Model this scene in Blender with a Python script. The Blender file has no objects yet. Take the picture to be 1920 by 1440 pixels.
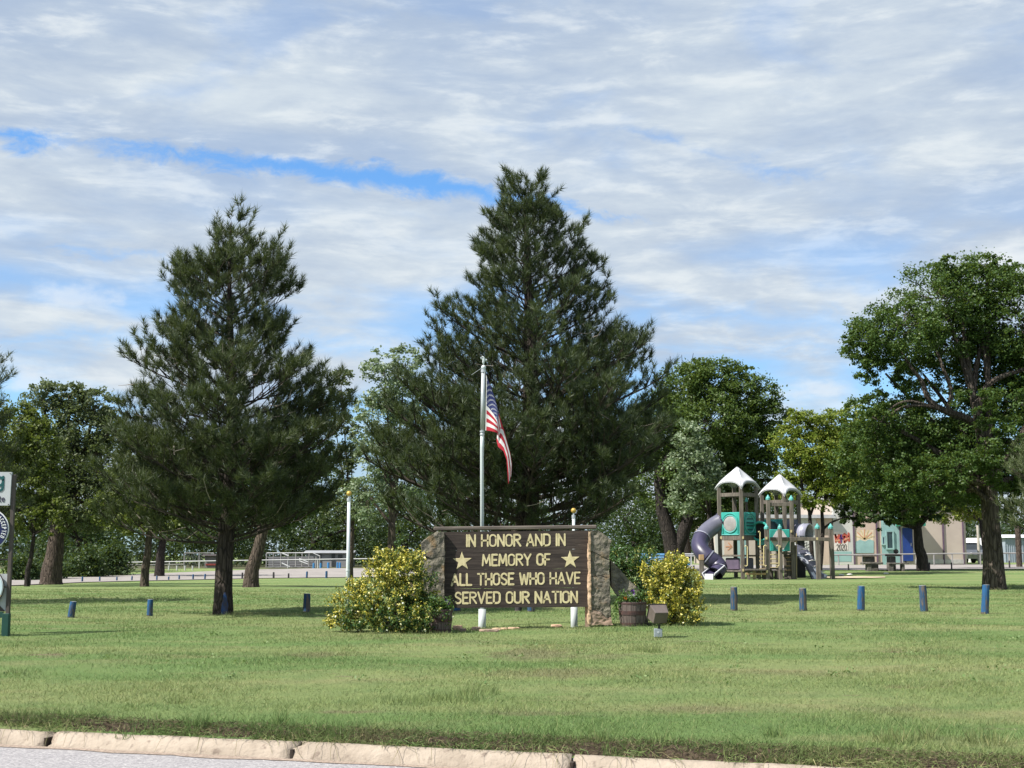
import bpy, bmesh, math, random
import numpy as np
from mathutils import Vector, Matrix, noise as mnoise

rng = np.random.default_rng(7)
random.seed(7)
S = bpy.context.scene
C = S.collection
PI = math.pi

# ------------------------------------------------------------------ camera
F = 2500.0
CAMZ = 1.5
PITCH = math.atan(320.0 / F)
cd = bpy.data.cameras.new("camera")
cam = bpy.data.objects.new("camera", cd)
C.objects.link(cam)
cam.location = (0, 0, CAMZ)
cam.rotation_euler = (PI / 2 + PITCH, 0, 0)
cd.sensor_width = 36.0
cd.lens = 36.0 * F / 1920.0
cd.clip_start = 0.1
cd.clip_end = 3000
S.camera = cam

# ------------------------------------------------------------------ light
TO_SUN = Vector((-0.58, -0.28, 0.77)).normalized()
sd = bpy.data.lights.new("sun", 'SUN')
sd.energy = 4.3
sd.angle = math.radians(0.55)
sd.color = (1.0, 0.955, 0.88)
so = bpy.data.objects.new("sun", sd)
C.objects.link(so)
so.rotation_euler = TO_SUN.to_track_quat('Z', 'Y').to_euler()

S.view_settings.view_transform = 'Standard'
S.view_settings.look = 'None'
S.view_settings.gamma = 1.0
S.view_settings.use_curve_mapping = False
S.view_settings.exposure = 0.95

W = bpy.data.worlds.new("World")
S.world = W
W.use_nodes = True
nt = W.node_tree
nt.nodes.clear()


class NB:
    """tiny node-building helper"""
    def __init__(self, tree):
        self.t = tree

    def n(self, typ, **kw):
        x = self.t.nodes.new(typ)
        for k, v in kw.items():
            setattr(x, k, v)
        return x

    def l(self, a, b):
        self.t.links.new(a, b)

    def setin(self, sock, v):
        if hasattr(v, 'is_linked') or isinstance(v, bpy.types.NodeSocket):
            self.l(v, sock)
        else:
            sock.default_value = v

    def math(self, op, a, b=None, c=None, clamp=False):
        x = self.n('ShaderNodeMath', operation=op)
        x.use_clamp = clamp
        self.setin(x.inputs[0], a)
        if b is not None:
            self.setin(x.inputs[1], b)
        if c is not None:
            self.setin(x.inputs[2], c)
        return x.outputs[0]

    def smooth(self, v, a, b, lo=0.0, hi=1.0):
        x = self.n('ShaderNodeMapRange', interpolation_type='SMOOTHSTEP')
        self.setin(x.inputs[0], v)
        x.inputs[1].default_value = a
        x.inputs[2].default_value = b
        x.inputs[3].default_value = lo
        x.inputs[4].default_value = hi
        return x.outputs[0]

    def mix(self, f, a, b):
        x = self.n('ShaderNodeMix', data_type='RGBA')
        self.setin(x.inputs[0], f)
        self.setin(x.inputs[6], a if not isinstance(a, tuple) else (*a[:3], 1))
        self.setin(x.inputs[7], b if not isinstance(b, tuple) else (*b[:3], 1))
        return x.outputs[2]

    def noise(self, vec, scale, detail=4.0, rough=0.5, dist=0.0):
        x = self.n('ShaderNodeTexNoise')
        if vec is not None:
            self.l(vec, x.inputs['Vector'])
        x.inputs['Scale'].default_value = scale
        x.inputs['Detail'].default_value = detail
        x.inputs['Roughness'].default_value = rough
        x.inputs['Distortion'].default_value = dist
        return x.outputs[0]

    def mapping(self, vec, scale=(1, 1, 1), loc=(0, 0, 0), rot=(0, 0, 0)):
        x = self.n('ShaderNodeMapping')
        self.l(vec, x.inputs[0])
        x.inputs['Location'].default_value = loc
        x.inputs['Rotation'].default_value = rot
        x.inputs['Scale'].default_value = scale
        return x.outputs[0]

    def curve(self, v, pts, vmin, vmax, omin, omax):
        """piecewise curve of v in [vmin,vmax] to [omin,omax]"""
        m = self.n('ShaderNodeMapRange')
        self.setin(m.inputs[0], v)
        m.inputs[1].default_value = vmin
        m.inputs[2].default_value = vmax
        fc = self.n('ShaderNodeFloatCurve')
        cu = fc.mapping.curves[0]
        P = [((a - vmin) / (vmax - vmin), (o - omin) / (omax - omin)) for a, o in pts]
        cu.points[0].location = P[0]
        cu.points[1].location = P[-1]
        for p in P[1:-1]:
            cu.points.new(*p)
        fc.mapping.update()
        self.l(m.outputs[0], fc.inputs['Value'])
        o = self.n('ShaderNodeMapRange')
        o.clamp = False
        self.l(fc.outputs[0], o.inputs[0])
        o.inputs[3].default_value = omin
        o.inputs[4].default_value = omax
        return o.outputs[0]


def ray(px, py):
    dx = (px - 960.0) / F
    dy = (720.0 - py) / F
    c, s = math.cos(PITCH), math.sin(PITCH)
    return Vector((dx, c - dy * s, s + dy * c))


def azel(px, py):
    d = ray(px, py).normalized()
    return math.atan2(d.x, d.y), math.asin(d.z)


def build_sky():
    b = NB(nt)
    SKY_STRENGTH = 0.1
    tc = b.n('ShaderNodeTexCoord')
    sky = b.n('ShaderNodeTexSky', sky_type='NISHITA')
    sky.sun_disc = False
    sky.sun_elevation = math.asin(TO_SUN.z)
    sky.sun_rotation = math.atan2(TO_SUN.x, TO_SUN.y)
    sky.air_density = 1.0
    sky.dust_density = 0.6
    sky.ozone_density = 2.2
    sep = b.n('ShaderNodeSeparateXYZ')
    b.l(tc.outputs['Generated'], sep.inputs[0])
    x, y, z = sep.outputs
    az = b.math('ARCTAN2', x, y)
    el = b.math('ARCSINE', z)
    # sky coordinates: azimuth and stretched elevation, slightly tilted like the cloud streets
    ca = b.n('ShaderNodeCombineXYZ')
    b.l(az, ca.inputs[0]); b.l(el, ca.inputs[1])
    ae = ca.outputs[0]
    # blue slot in the cloud deck and other thin places, as features of this sky
    wob = b.math('MULTIPLY', b.math('SUBTRACT', b.noise(b.mapping(ae, (1, 1.8, 1), (2.2, .4, 0)), 22, 10, 0.66, .4), 0.5), 0.040)
    elw = b.math('ADD', el, wob)
    def slot(pts, soft):
        A = [(azel(px, py)[0], azel(px, py)[1], w / F) for px, py, w in pts]
        a0, a1 = A[0][0], A[-1][0]
        cen = b.curve(az, [(a, e) for a, e, w in A], a0, a1, min(e for a, e, w in A) - .002, max(e for a, e, w in A) + .002)
        wid = b.curve(az, [(a, w) for a, e, w in A], a0, a1, -0.012, 0.06)
        d = b.math('ABSOLUTE', b.math('SUBTRACT', elw, cen))
        return b.smooth(b.math('SUBTRACT', d, wid), -soft, soft, 1, 0)
    s1 = slot([(-300, 200, -16), (-60, 240, -8), (40, 262, 13), (130, 272, -2), (250, 284, 6), (420, 302, 11), (600, 322, 18), (780, 340, 22), (930, 368, 12), (1090, 396, 3), (1250, 420, -14)], .0065)
    s2 = slot([(900, 232, -22), (1100, 240, -14), (1220, 252, 2), (1300, 276, 6), (1400, 306, 8), (1490, 326, 0), (1600, 336, -14), (1900, 345, -24)], .010)
    s3 = slot([(-300, 450, -24), (40, 470, -12), (130, 472, 2), (250, 480, 0), (380, 490, -8), (600, 500, -20)], .008)
    s4 = slot([(-500, 640, 4), (0, 640, 6), (200, 634, 8), (420, 640, 4), (700, 650, 8), (900, 660, 0)], .011)
    s5 = slot([(900, 560, -10), (1150, 560, 4), (1350, 590, 12), (1560, 610, 14), (1800, 640, 8), (2300, 650, 8)], .012)
    def aen(scale, det, rough, loc, st=(1, 2.4, 1), rot=0.10, dist=0.2):
        return b.noise(b.mapping(ae, st, loc, (0, 0, rot)), scale, det, rough, dist)
    n_hi = aen(5.5, 9, .55, (3.1, 1.7, 0))
    n_fine = aen(24, 9, .62, (7.3, 2.2, 0), (1, 3.8, 1))
    n_big = aen(3.2, 4, .5, (1.3, 9.1, 0), (1, 3.4, 1), .06)
    n_puff = aen(10, 10, .58, (5.5, 4.2, 0), (1, 4.0, 1), .10, .4)
    # lower sky has more gaps than the deck overhead
    elmask = b.curve(el, [(-.1, .60), (0.06, .72), (0.12, .80), (0.17, .70), (0.22, .42), (0.27, .14), (0.45, 0.05), (1.57, 0.05)], -.1, 1.57, 0, 1)
    lowthin = b.smooth(b.math('ADD', b.math('MULTIPLY', n_hi, 0.5), b.math('MULTIPLY', n_big, 0.6)), 0.46, 0.60, 1, 0)
    gap = b.math('MULTIPLY', elmask, lowthin)
    gap = b.math('MAXIMUM', gap, b.math('MULTIPLY', s1, 1.0))
    gap = b.math('MAXIMUM', gap, b.math('MULTIPLY', b.math('MULTIPLY', s2, b.smooth(n_puff, .42, .60, 1, .1)), 0.75))
    gap = b.math('MAXIMUM', gap, b.math('MULTIPLY', s3, 0.70))
    gap = b.math('MAXIMUM', gap, b.math('MULTIPLY', s4, 0.60))
    gap = b.math('MAXIMUM', gap, b.math('MULTIPLY', s5, 0.50))
    gap = b.math('MAXIMUM', gap, b.smooth(n_hi, 0.32, 0.47, 0.30, 0.0))
    # the deck itself: white puffs over soft lavender grey
    shade = b.math('ADD', b.math('MULTIPLY', n_big, 0.55), b.math('ADD', b.math('MULTIPLY', n_puff, 0.40), b.math('MULTIPLY', n_fine, .20)))
    t = b.smooth(shade, 0.44, 0.72)
    cloud = b.mix(t, (2.38, 2.90, 3.68), (3.60, 4.02, 4.38))
    puff = b.smooth(b.math('ADD', b.math('MULTIPLY', n_puff, .8), b.math('MULTIPLY', n_fine, 0.35)), 0.57, 0.76)
    cloud = b.mix(b.math('MULTIPLY', puff, 0.70), cloud, (4.3, 4.58, 4.75))
    # small low cumulus
    def cumulus(px, py, rx, ry):
        a0, e0 = azel(px, py)
        dx = b.math('DIVIDE', b.math('SUBTRACT', az, a0), rx / F)
        dy = b.math('DIVIDE', b.math('SUBTRACT', el, e0), ry / F)
        fl = b.math('MULTIPLY', b.math('MINIMUM', dy, 0.0), 1.6)
        dd = b.math('ADD', b.math('MULTIPLY', dx, dx), b.math('ADD', b.math('MULTIPLY', dy, dy), b.math('MULTIPLY', fl, fl)))
        cn = b.n('ShaderNodeCombineXYZ')
        b.l(az, cn.inputs[0]); b.l(el, cn.inputs[1])
        nz = b.noise(b.mapping(cn.outputs[0], (1, 1.5, 1)), 42, 7, 0.55)
        v = b.math('ADD', b.math('SQRT', dd), b.math('MULTIPLY', b.math('SUBTRACT', nz, 0.5), 1.9))
        return b.smooth(v, 0.25, 1.05, 1, 0)
    cm = None
    for q in ((1525, 735, 85, 30), (150, 560, 95, 34), (1870, 500, 100, 55), (-120, 690, 120, 60), (60, 720, 60, 36), (2200, 640, 200, 60)):
        k = cumulus(*q)
        cm = k if cm is None else b.math('MAXIMUM', cm, k)
    tint = b.n('ShaderNodeMix', data_type='RGBA', blend_type='MULTIPLY')
    tint.inputs[0].default_value = 1
    b.l(sky.outputs[0], tint.inputs[6])
    tint.inputs[7].default_value = (.55, .84, 1.08, 1)
    blue = tint.outputs[2]
    # a little whitening of the blue towards the horizon is in the sky model itself
    col = b.mix(gap, cloud, blue)
    col = b.mix(b.math('MULTIPLY', cm, 0.55), col, (4.5, 4.75, 4.95))
    bg = b.n('ShaderNodeBackground')
    b.l(col, bg.inputs[0])
    bg.inputs[1].default_value = SKY_STRENGTH
    out = b.n('ShaderNodeOutputWorld')
    b.l(bg.outputs[0], out.inputs[0])


build_sky()

# ------------------------------------------------------------------ ground shape and pixel helpers
NEAR = ([9.0, 9.58, 9.68, 9.82, 10.6, 13, 17, 21.7, 26], [.10, .12, .15, .186, .214, .264, .32, .37, .41])
LEFTP = ([26, 36, 50, 75, 90, 105, 115, 140, 400, 3000], [.41, .40, .30, .06, .20, .41, .40, .40, .3, 0])
RIGHTP = ([26, 40, 54, 62, 66, 88, 110, 140, 400, 3000], [.41, .49, .53, .73, .77, .88, .9, .9, .7, 0])


def ground_np(x, y):
    x = np.asarray(x, float)
    y = np.asarray(y, float)
    ye = y + 0.05 + 0.31 * np.clip(x, -30, 30) * np.clip((20 - y) / 10, 0, 1)
    zn = np.interp(ye, *NEAR)
    q = np.clip((x / np.maximum(y, 1) + 0.104) / 0.22, 0, 1)
    q = q * q * (3 - 2 * q)
    zf = np.interp(y, *LEFTP) * (1 - q) + np.interp(y, *RIGHTP) * q
    w = np.clip((ye - 24) / 4, 0, 1)
    bump = 0.018 * np.sin(x * 1.3 + 0.7 * y) * np.sin(y * 0.9 - 0.4 * x) * np.clip((ye - 10) / 3, 0, 1)
    dip = -.11 * np.exp(-(((x + .5) / 1.0) ** 2 + ((y - 22.3) / 1.2) ** 2)) - .065 * np.exp(-(((x - 1.05) / .5) ** 2 + ((y - 22.5) / .9) ** 2))
    return zn * (1 - w) + zf * w + bump * np.clip((60 - y) / 20, 0, 1) + dip


def gz(x, y):
    return float(ground_np(x, y))


def at(px, py, Y):
    d = ray(px, py)
    t = Y / d.y
    return Vector((d.x * t, Y, CAMZ + d.z * t))


def hit(px, py, y0=9.5, y1=200):
    """where the view ray of that pixel meets the ground"""
    prev = y0
    Y = y0
    while Y < y1:
        p = at(px, py, Y)
        if p.z <= gz(p.x, p.y):
            a, c = prev, Y
            for _ in range(30):
                m = (a + c) / 2
                p = at(px, py, m)
                if p.z <= gz(p.x, p.y):
                    c = m
                else:
                    a = m
            p = at(px, py, c)
            p.z = gz(p.x, p.y)
            return p
        prev = Y
        Y += 0.25
    p = at(px, py, y1)
    return p


def foot(px, Y):
    """ground point under a pixel column at depth Y"""
    x = (px - 960.0) / F * Y * 1.004
    return Vector((x, Y, gz(x, Y)))


def mpp(Y):
    return Y / F


# ------------------------------------------------------------------ mesh helpers
def link(name, me, mat=None, parent=None, loc=None, kind=None, smooth=False):
    o = bpy.data.objects.new(name, me)
    C.objects.link(o)
    if mat is not None:
        if isinstance(mat, (list, tuple)):
            if len(me.materials) == 0:
                for m in mat:
                    me.materials.append(m)
        elif len(me.materials) == 0:
            me.materials.append(mat)
    if parent is not None:
        o.parent = parent
    if loc is not None:
        o.location = loc
    if kind:
        o['kind'] = kind
    if smooth:
        me.polygons.foreach_set('use_smooth', [True] * len(me.polygons))
    return o


def tag(o, label, cat, group=None, kind=None):
    o['label'] = label
    o['category'] = cat
    if group:
        o['group'] = group
    if kind:
        o['kind'] = kind
    return o


def thing(name, label, cat, loc=(0, 0, 0), group=None, rotz=0.0):
    o = bpy.data.objects.new(name, None)
    o.empty_display_size = 0.2
    C.objects.link(o)
    o.location = loc
    o.rotation_euler = (0, 0, rotz)
    return tag(o, label, cat, group)


class MB:
    def __init__(self, off=(0, 0, 0)):
        self.v = []
        self.f = []
        self.m = []
        self.off = Vector(off)

    def add(self, vs, fs, mi=0):
        b = len(self.v)
        o = self.off
        self.v += [(p[0] - o.x, p[1] - o.y, p[2] - o.z) for p in vs]
        self.f += [tuple(i + b for i in f) for f in fs]
        self.m += [mi] * len(fs)
        return self

    def box(self, c, sx, sy, sz, ax=None, ay=None, az=None, mi=0, bev=0.0):
        c = Vector(c)
        ax = Vector(ax or (1, 0, 0)); ay = Vector(ay or (0, 1, 0)); az = Vector(az or (0, 0, 1))
        if bev <= 0:
            P = []
            for k in (-1, 1):
                for i, j in ((-1, -1), (1, -1), (1, 1), (-1, 1)):
                    P.append(c + ax * (i * sx / 2) + ay * (j * sy / 2) + az * (k * sz / 2))
            return self.add(P, [(3, 2, 1, 0), (4, 5, 6, 7), (0, 1, 5, 4), (1, 2, 6, 5), (2, 3, 7, 6), (3, 0, 4, 7)], mi)
        # chamfered box
        hx, hy, hz = sx / 2, sy / 2, sz / 2
        b = min(bev, hx * .9, hy * .9, hz * .9)
        P, idx = [], {}
        def vid(p):
            key = tuple(round(q, 6) for q in p)
            if key not in idx:
                idx[key] = len(P)
                P.append(c + ax * p[0] + ay * p[1] + az * p[2])
            return idx[key]
        Fs = []
        H = (hx, hy, hz)
        for a in range(3):
            u, w = (a + 1) % 3, (a + 2) % 3
            for s in (-1, 1):
                q = []
                for su, sw in ((-1, -1), (1, -1), (1, 1), (-1, 1)):
                    p = [0, 0, 0]
                    p[a] = s * H[a]; p[u] = su * (H[u] - b); p[w] = sw * (H[w] - b)
                    q.append(vid(p))
                Fs.append(tuple(q if s > 0 else q[::-1]))
        for a in range(3):
            u, w = (a + 1) % 3, (a + 2) % 3
            for su in (-1, 1):
                for sw in (-1, 1):
                    q = []
                    for sa, which in ((-1, 0), (1, 0), (1, 1), (-1, 1)):
                        p = [0, 0, 0]
                        p[a] = sa * (H[a] - b)
                        if which == 0:
                            p[u] = su * H[u]; p[w] = sw * (H[w] - b)
                        else:
                            p[u] = su * (H[u] - b); p[w] = sw * H[w]
                        q.append(vid(p))
                    Fs.append(tuple(q if su * sw > 0 else q[::-1]))
        for i in (-1, 1):
            for j in (-1, 1):
                for k in (-1, 1):
                    t = [vid((i * hx, j * (hy - b), k * (hz - b))), vid((i * (hx - b), j * hy, k * (hz - b))), vid((i * (hx - b), j * (hy - b), k * hz))]
                    Fs.append(tuple(t if i * j * k > 0 else t[::-1]))
        return self.add(P, Fs, mi)

    def bar(self, a, b, w, h=None, mi=0, bev=0.0):
        """rectangular bar from a to b"""
        a = Vector(a); b = Vector(b)
        d = b - a
        L = d.length
        d.normalize()
        up = Vector((0, 0, 1)) if abs(d.z) < .95 else Vector((0, 1, 0))
        s = d.cross(up).normalized()
        u = s.cross(d).normalized()
        return self.box((a + b) / 2, L, w, h or w, d, s, u, mi, bev)

    def tube(self, pts, rad, n=8, cap=True, mi=0, flat=None, wob=0.0):
        pts = [Vector(p) for p in pts]
        if not hasattr(rad, '__len__'):
            rad = [rad] * len(pts)
        vs, fs = [], []
        prevu = None
        for i, p in enumerate(pts):
            d = (pts[min(i + 1, len(pts) - 1)] - pts[max(i - 1, 0)])
            if d.length < 1e-9:
                d = Vector((0, 0, 1))
            d.normalize()
            if prevu is None:
                ref = Vector((0, 1, 0)) if abs(d.y) < .9 else Vector((1, 0, 0))
                u = (ref - d * ref.dot(d)).normalized()
            else:
                u = (prevu - d * prevu.dot(d))
                u = u.normalized() if u.length > 1e-6 else prevu
            prevu = u
            w = d.cross(u)
            for k in range(n):
                a = 2 * PI * k / n
                r = rad[i] * (1 + (random.uniform(-wob, wob) if wob else 0))
                q = u * (math.cos(a) * r) + w * (math.sin(a) * r)
                vs.append(p + q)
        for i in range(len(pts) - 1):
            for k in range(n):
                k2 = (k + 1) % n
                fs.append((i * n + k, i * n + k2, (i + 1) * n + k2, (i + 1) * n + k))
        if cap:
            fs.append(tuple(range(n - 1, -1, -1)))
            fs.append(tuple((len(pts) - 1) * n + k for k in range(n)))
        return self.add(vs, fs, mi)

    def lathe(self, c, prof, n=16, mi=0, ax=None):
        """prof: list of (r,z) from bottom to top, about the vertical through c"""
        c = Vector(c)
        pts = [c + Vector((0, 0, z)) for r, z in prof]
        vs, fs = [], []
        M = Matrix.Identity(3)
        if ax is not None:
            M = Vector(ax).to_track_quat('Z', 'Y').to_matrix()
        for r, z in prof:
            for k in range(n):
                a = 2 * PI * k / n
                vs.append(c + M @ Vector((r * math.cos(a), r * math.sin(a), z)))
        for i in range(len(prof) - 1):
            for k in range(n):
                k2 = (k + 1) % n
                fs.append((i * n + k, i * n + k2, (i + 1) * n + k2, (i + 1) * n + k))
        fs.append(tuple(range(n - 1, -1, -1)))
        fs.append(tuple((len(prof) - 1) * n + k for k in range(n)))
        return self.add(vs, fs, mi)

    def ball(self, c, r, n=12, m=8, sc=(1, 1, 1), mi=0):
        c = Vector(c)
        vs, fs = [], []
        for i in range(1, m):
            t = PI * i / m
            for k in range(n):
                a = 2 * PI * k / n
                vs.append(c + Vector((r * sc[0] * math.sin(t) * math.cos(a), r * sc[1] * math.sin(t) * math.sin(a), -r * sc[2] * math.cos(t))))
        b0 = len(vs); vs.append(c - Vector((0, 0, r * sc[2])))
        b1 = len(vs); vs.append(c + Vector((0, 0, r * sc[2])))
        for i in range(m - 2):
            for k in range(n):
                k2 = (k + 1) % n
                fs.append((i * n + k, i * n + k2, (i + 1) * n + k2, (i + 1) * n + k))
        for k in range(n):
            k2 = (k + 1) % n
            fs.append((b0, k2, k))
            fs.append((b1, (m - 2) * n + k, (m - 2) * n + k2))
        return self.add(vs, fs, mi)

    def prism(self, poly, y0, y1, mi=0):
        """poly in (x,z), extruded from y0 (front) to y1 (back)"""
        n = len(poly)
        area = sum(poly[i][0] * poly[(i + 1) % n][1] - poly[(i + 1) % n][0] * poly[i][1] for i in range(n))
        if area < 0:
            poly = poly[::-1]
        vs = [(x, y0, z) for x, z in poly] + [(x, y1, z) for x, z in poly]
        fs = [tuple(range(n)), tuple(range(2 * n - 1, n - 1, -1))]
        for i in range(n):
            j = (i + 1) % n
            fs.append((i, i + n, j + n, j))
        return self.add(vs, fs, mi)

    def mesh(self, name):
        me = bpy.data.meshes.new(name)
        me.from_pydata(self.v, [], self.f)
        if any(self.m):
            me.polygons.foreach_set('material_index', self.m)
        me.update()
        return me

    def build(self, name, mat, parent=None, smooth=False, kind=None, loc=None):
        return link(name, self.mesh(name), mat, parent, loc, kind, smooth)


def np_mesh(name, verts, nper, nfaces):
    """verts (N*nper,3): separate nper-gons"""
    me = bpy.data.meshes.new(name)
    nv = len(verts)
    me.vertices.add(nv)
    me.vertices.foreach_set('co', verts.astype(np.float32).ravel())
    me.loops.add(nv)
    me.loops.foreach_set('vertex_index', np.arange(nv, dtype=np.int32))
    me.polygons.add(nfaces)
    me.polygons.foreach_set('loop_start', np.arange(0, nv, nper, dtype=np.int32))
    me.polygons.foreach_set('loop_total', np.full(nfaces, nper, dtype=np.int32))
    me.update(calc_edges=True)
    return me


def unit(v):
    return v / np.maximum(np.linalg.norm(v, axis=-1, keepdims=True), 1e-9)


def leaves_np(P, L, Wd, upbias=0.35, out=None, outw=0.0):
    """rhombic folded leaves at points P (n,3)"""
    n = len(P)
    nrm = rng.normal(size=(n, 3))
    nrm[:, 2] = np.abs(nrm[:, 2]) + upbias
    if out is not None:
        nrm += out * outw
    nrm = unit(nrm)
    a = unit(np.cross(nrm, rng.normal(size=(n, 3))))
    a[:, 2] -= 0.25
    a = unit(a)
    b = unit(np.cross(nrm, a))
    L = (L * rng.uniform(.7, 1.25, n))[:, None]
    Wd = (Wd * rng.uniform(.7, 1.25, n))[:, None]
    V = np.empty((n, 4, 3))
    V[:, 0] = P - a * L * .5
    V[:, 1] = P + b * Wd * .5 + nrm * Wd * .18 + a * L * .06
    V[:, 2] = P + a * L * .5 - nrm * L * .06
    V[:, 3] = P - b * Wd * .5 + nrm * Wd * .18 + a * L * .06
    return V.reshape(-1, 3)


def needles_np(P, D, L, w):
    """thin triangles rooted at P along D"""
    n = len(P)
    s = unit(np.cross(D, rng.normal(size=(n, 3))))
    V = np.empty((n, 3, 3))
    w = w if np.ndim(w) == 0 else w[:, None]
    L = L if np.ndim(L) == 0 else L[:, None]
    V[:, 0] = P - s * w * .5
    V[:, 1] = P + s * w * .5
    V[:, 2] = P + D * L
    return V.reshape(-1, 3)


# ------------------------------------------------------------------ materials
MATS = {}


def pmat(name, c1, c2=None, scale=4.0, rough=0.8, bump=0.0, bscale=None, stretch=(1, 1, 1), metal=0.0, spec=0.3,
         detail=5.0, lo=0.35, hi=0.65, c3=None, s3=20.0, coord='Object', t3=(0.6, 0.72)):
    if name in MATS:
        return MATS[name]
    m = bpy.data.materials.new(name)
    m.use_nodes = True
    t = m.node_tree
    t.nodes.clear()
    b = NB(t)
    tc = b.n('ShaderNodeTexCoord')
    vec = b.mapping(tc.outputs[coord], stretch)
    p = b.n('ShaderNodeBsdfPrincipled')
    nz = b.noise(vec, scale, detail, 0.58)
    c2 = c2 or tuple(q * .75 for q in c1)
    col = b.mix(b.smooth(nz, lo, hi), c1, c2)
    if c3:
        col = b.mix(b.smooth(b.noise(vec, s3, 6, .6), t3[0], t3[1]), col, c3)
    b.l(col, p.inputs['Base Color'])
    p.inputs['Roughness'].default_value = rough
    p.inputs['Metallic'].default_value = metal
    p.inputs['Specular IOR Level'].default_value = spec
    if bump > 0:
        bn = b.n('ShaderNodeBump')
        bn.inputs['Strength'].default_value = 1.0
        bn.inputs['Distance'].default_value = bump
        b.l(b.noise(vec, bscale or scale * 3, 6, .6), bn.inputs['Height'])
        b.l(bn.outputs[0], p.inputs['Normal'])
    o = b.n('ShaderNodeOutputMaterial')
    b.l(p.outputs[0], o.inputs[0])
    MATS[name] = m
    return m


def leafmat(name, cols, trans=0.35, rough=0.5, patch=None, pscale=1.2, spec=0.25):
    """leaf material: colour varies per leaf (mesh island), optional second palette in patches"""
    if name in MATS:
        return MATS[name]
    m = bpy.data.materials.new(name)
    m.use_nodes = True
    t = m.node_tree
    t.nodes.clear()
    b = NB(t)
    g = b.n('ShaderNodeNewGeometry')
    r = b.n('ShaderNodeValToRGB')
    while len(r.color_ramp.elements) < len(cols):
        r.color_ramp.elements.new(0.5)
    for i, c in enumerate(cols):
        e = r.color_ramp.elements[i]
        e.position = i / max(1, len(cols) - 1)
        e.color = (*c, 1)
    b.l(g.outputs['Random Per Island'], r.inputs[0])
    col = r.outputs[0]
    if patch:
        tc = b.n('ShaderNodeTexCoord')
        nz = b.noise(tc.outputs['Object'], pscale, 3, .5)
        f = b.smooth(nz, 0.44, 0.62)
        f2 = b.math('GREATER_THAN', b.math('ADD', f, b.math('MULTIPLY', g.outputs['Random Per Island'], 0.0)), -1.0)
        col = b.mix(f, col, patch)
    p = b.n('ShaderNodeBsdfPrincipled')
    b.l(col, p.inputs['Base Color'])
    p.inputs['Roughness'].default_value = rough
    p.inputs['Specular IOR Level'].default_value = spec
    o = b.n('ShaderNodeOutputMaterial')
    if trans > 0:
        tr = b.n('ShaderNodeBsdfTranslucent')
        b.l(b.mix(0.35, col, (0.25, 0.32, 0.02)), tr.inputs[0])
        mx = b.n('ShaderNodeMixShader')
        mx.inputs[0].default_value = trans
        b.l(p.outputs[0], mx.inputs[1])
        b.l(tr.outputs[0], mx.inputs[2])
        b.l(mx.outputs[0], o.inputs[0])
    else:
        b.l(p.outputs[0], o.inputs[0])
    MATS[name] = m
    return m

# ------------------------------------------------------------------ ground, road, curb
def fbm(x, y, sc, seed=0.0, oct=3):
    """cheap smooth value field for placing things (sums of sines)"""
    v = np.zeros_like(x, dtype=float)
    a = 1.0
    r = np.random.default_rng(int(seed * 97) + 5)
    for o in range(oct):
        for k in range(4):
            th = r.uniform(0, 2 * PI)
            ph = r.uniform(0, 2 * PI)
            f = sc * (2 ** o) * r.uniform(.7, 1.3)
            v += a * np.sin((x * math.cos(th) + y * math.sin(th)) * f + ph)
        a *= .55
    return v / 4.0


def grass_colour(b, pos):
    """albedo of the turf at a world position: lush, yellowed and thin dry places"""
    far = b.mapping(pos, (0.10, 0.55, 0))
    n1 = b.noise(far, 1.0, 4, .55, 0.3)
    n2 = b.noise(b.mapping(pos, (0.35, 1.2, 0), (4.2, 1.1, 0)), 1.0, 5, .6, .3)
    n3 = b.noise(b.mapping(pos, (1, 1, 0)), 2.6, 5, .62)
    n4 = b.noise(b.mapping(pos, (0.5, 1.1, 0), (9, 3, 0)), 0.9, 6, .66)
    col = b.mix(b.smooth(n1, .38, .62), GR_LUSH, GR_YEL)
    col = b.mix(b.math('MULTIPLY', b.smooth(n2, .48, .68), .50), col, GR_DRY)
    col = b.mix(b.math('MULTIPLY', b.smooth(n3, .40, .70), .35), col, GR_DEEP)
    col = b.mix(b.math('MULTIPLY', b.smooth(n4, .615, .69), .80), col, GR_BROWN)
    # worn thin places in the turf
    sx = b.n('ShaderNodeSeparateXYZ')
    b.l(pos, sx.inputs[0])
    wn = b.math('MULTIPLY', b.math('SUBTRACT', b.noise(b.mapping(pos, (1, 1, 0)), 3.2, 6, .7), .5), 2.6)
    acc = None
    for px, py, rx, ry, s in ((1000, 1226, .75, .9, 1), (1052, 1262, .8, .7, .8), (590, 1229, .45, .5, .8), (1135, 1232, .4, .5, .6), (1300, 1330, .6, .25, .7), (650, 1335, .35, .12, 1), (1000, 1338, .5, .2, .8), (1480, 1262, .9, .4, .6), (885, 1203, .5, .4, .6), (1690, 1330, .5, .3, .6)):
        c = hit(px, py)
        dx = b.math('DIVIDE', b.math('SUBTRACT', sx.outputs[0], c.x), rx)
        dy = b.math('DIVIDE', b.math('SUBTRACT', sx.outputs[1], c.y), ry)
        d = b.math('SQRT', b.math('ADD', b.math('MULTIPLY', dx, dx), b.math('MULTIPLY', dy, dy)))
        f = b.math('MULTIPLY', b.smooth(b.math('ADD', d, wn), .3, 1.1, 1, 0), s)
        acc = f if acc is None else b.math('MAXIMUM', acc, f)
    col = b.mix(b.math('MULTIPLY', acc, .6), col, (.175, .150, .095))
    return col


GR_LUSH = (0.142, 0.216, 0.076)
GR_YEL = (0.215, 0.258, 0.106)
GR_DRY = (0.265, 0.250, 0.130)
GR_DEEP = (0.098, 0.162, 0.064)
GR_BROWN = (0.200, 0.165, 0.110)


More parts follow.
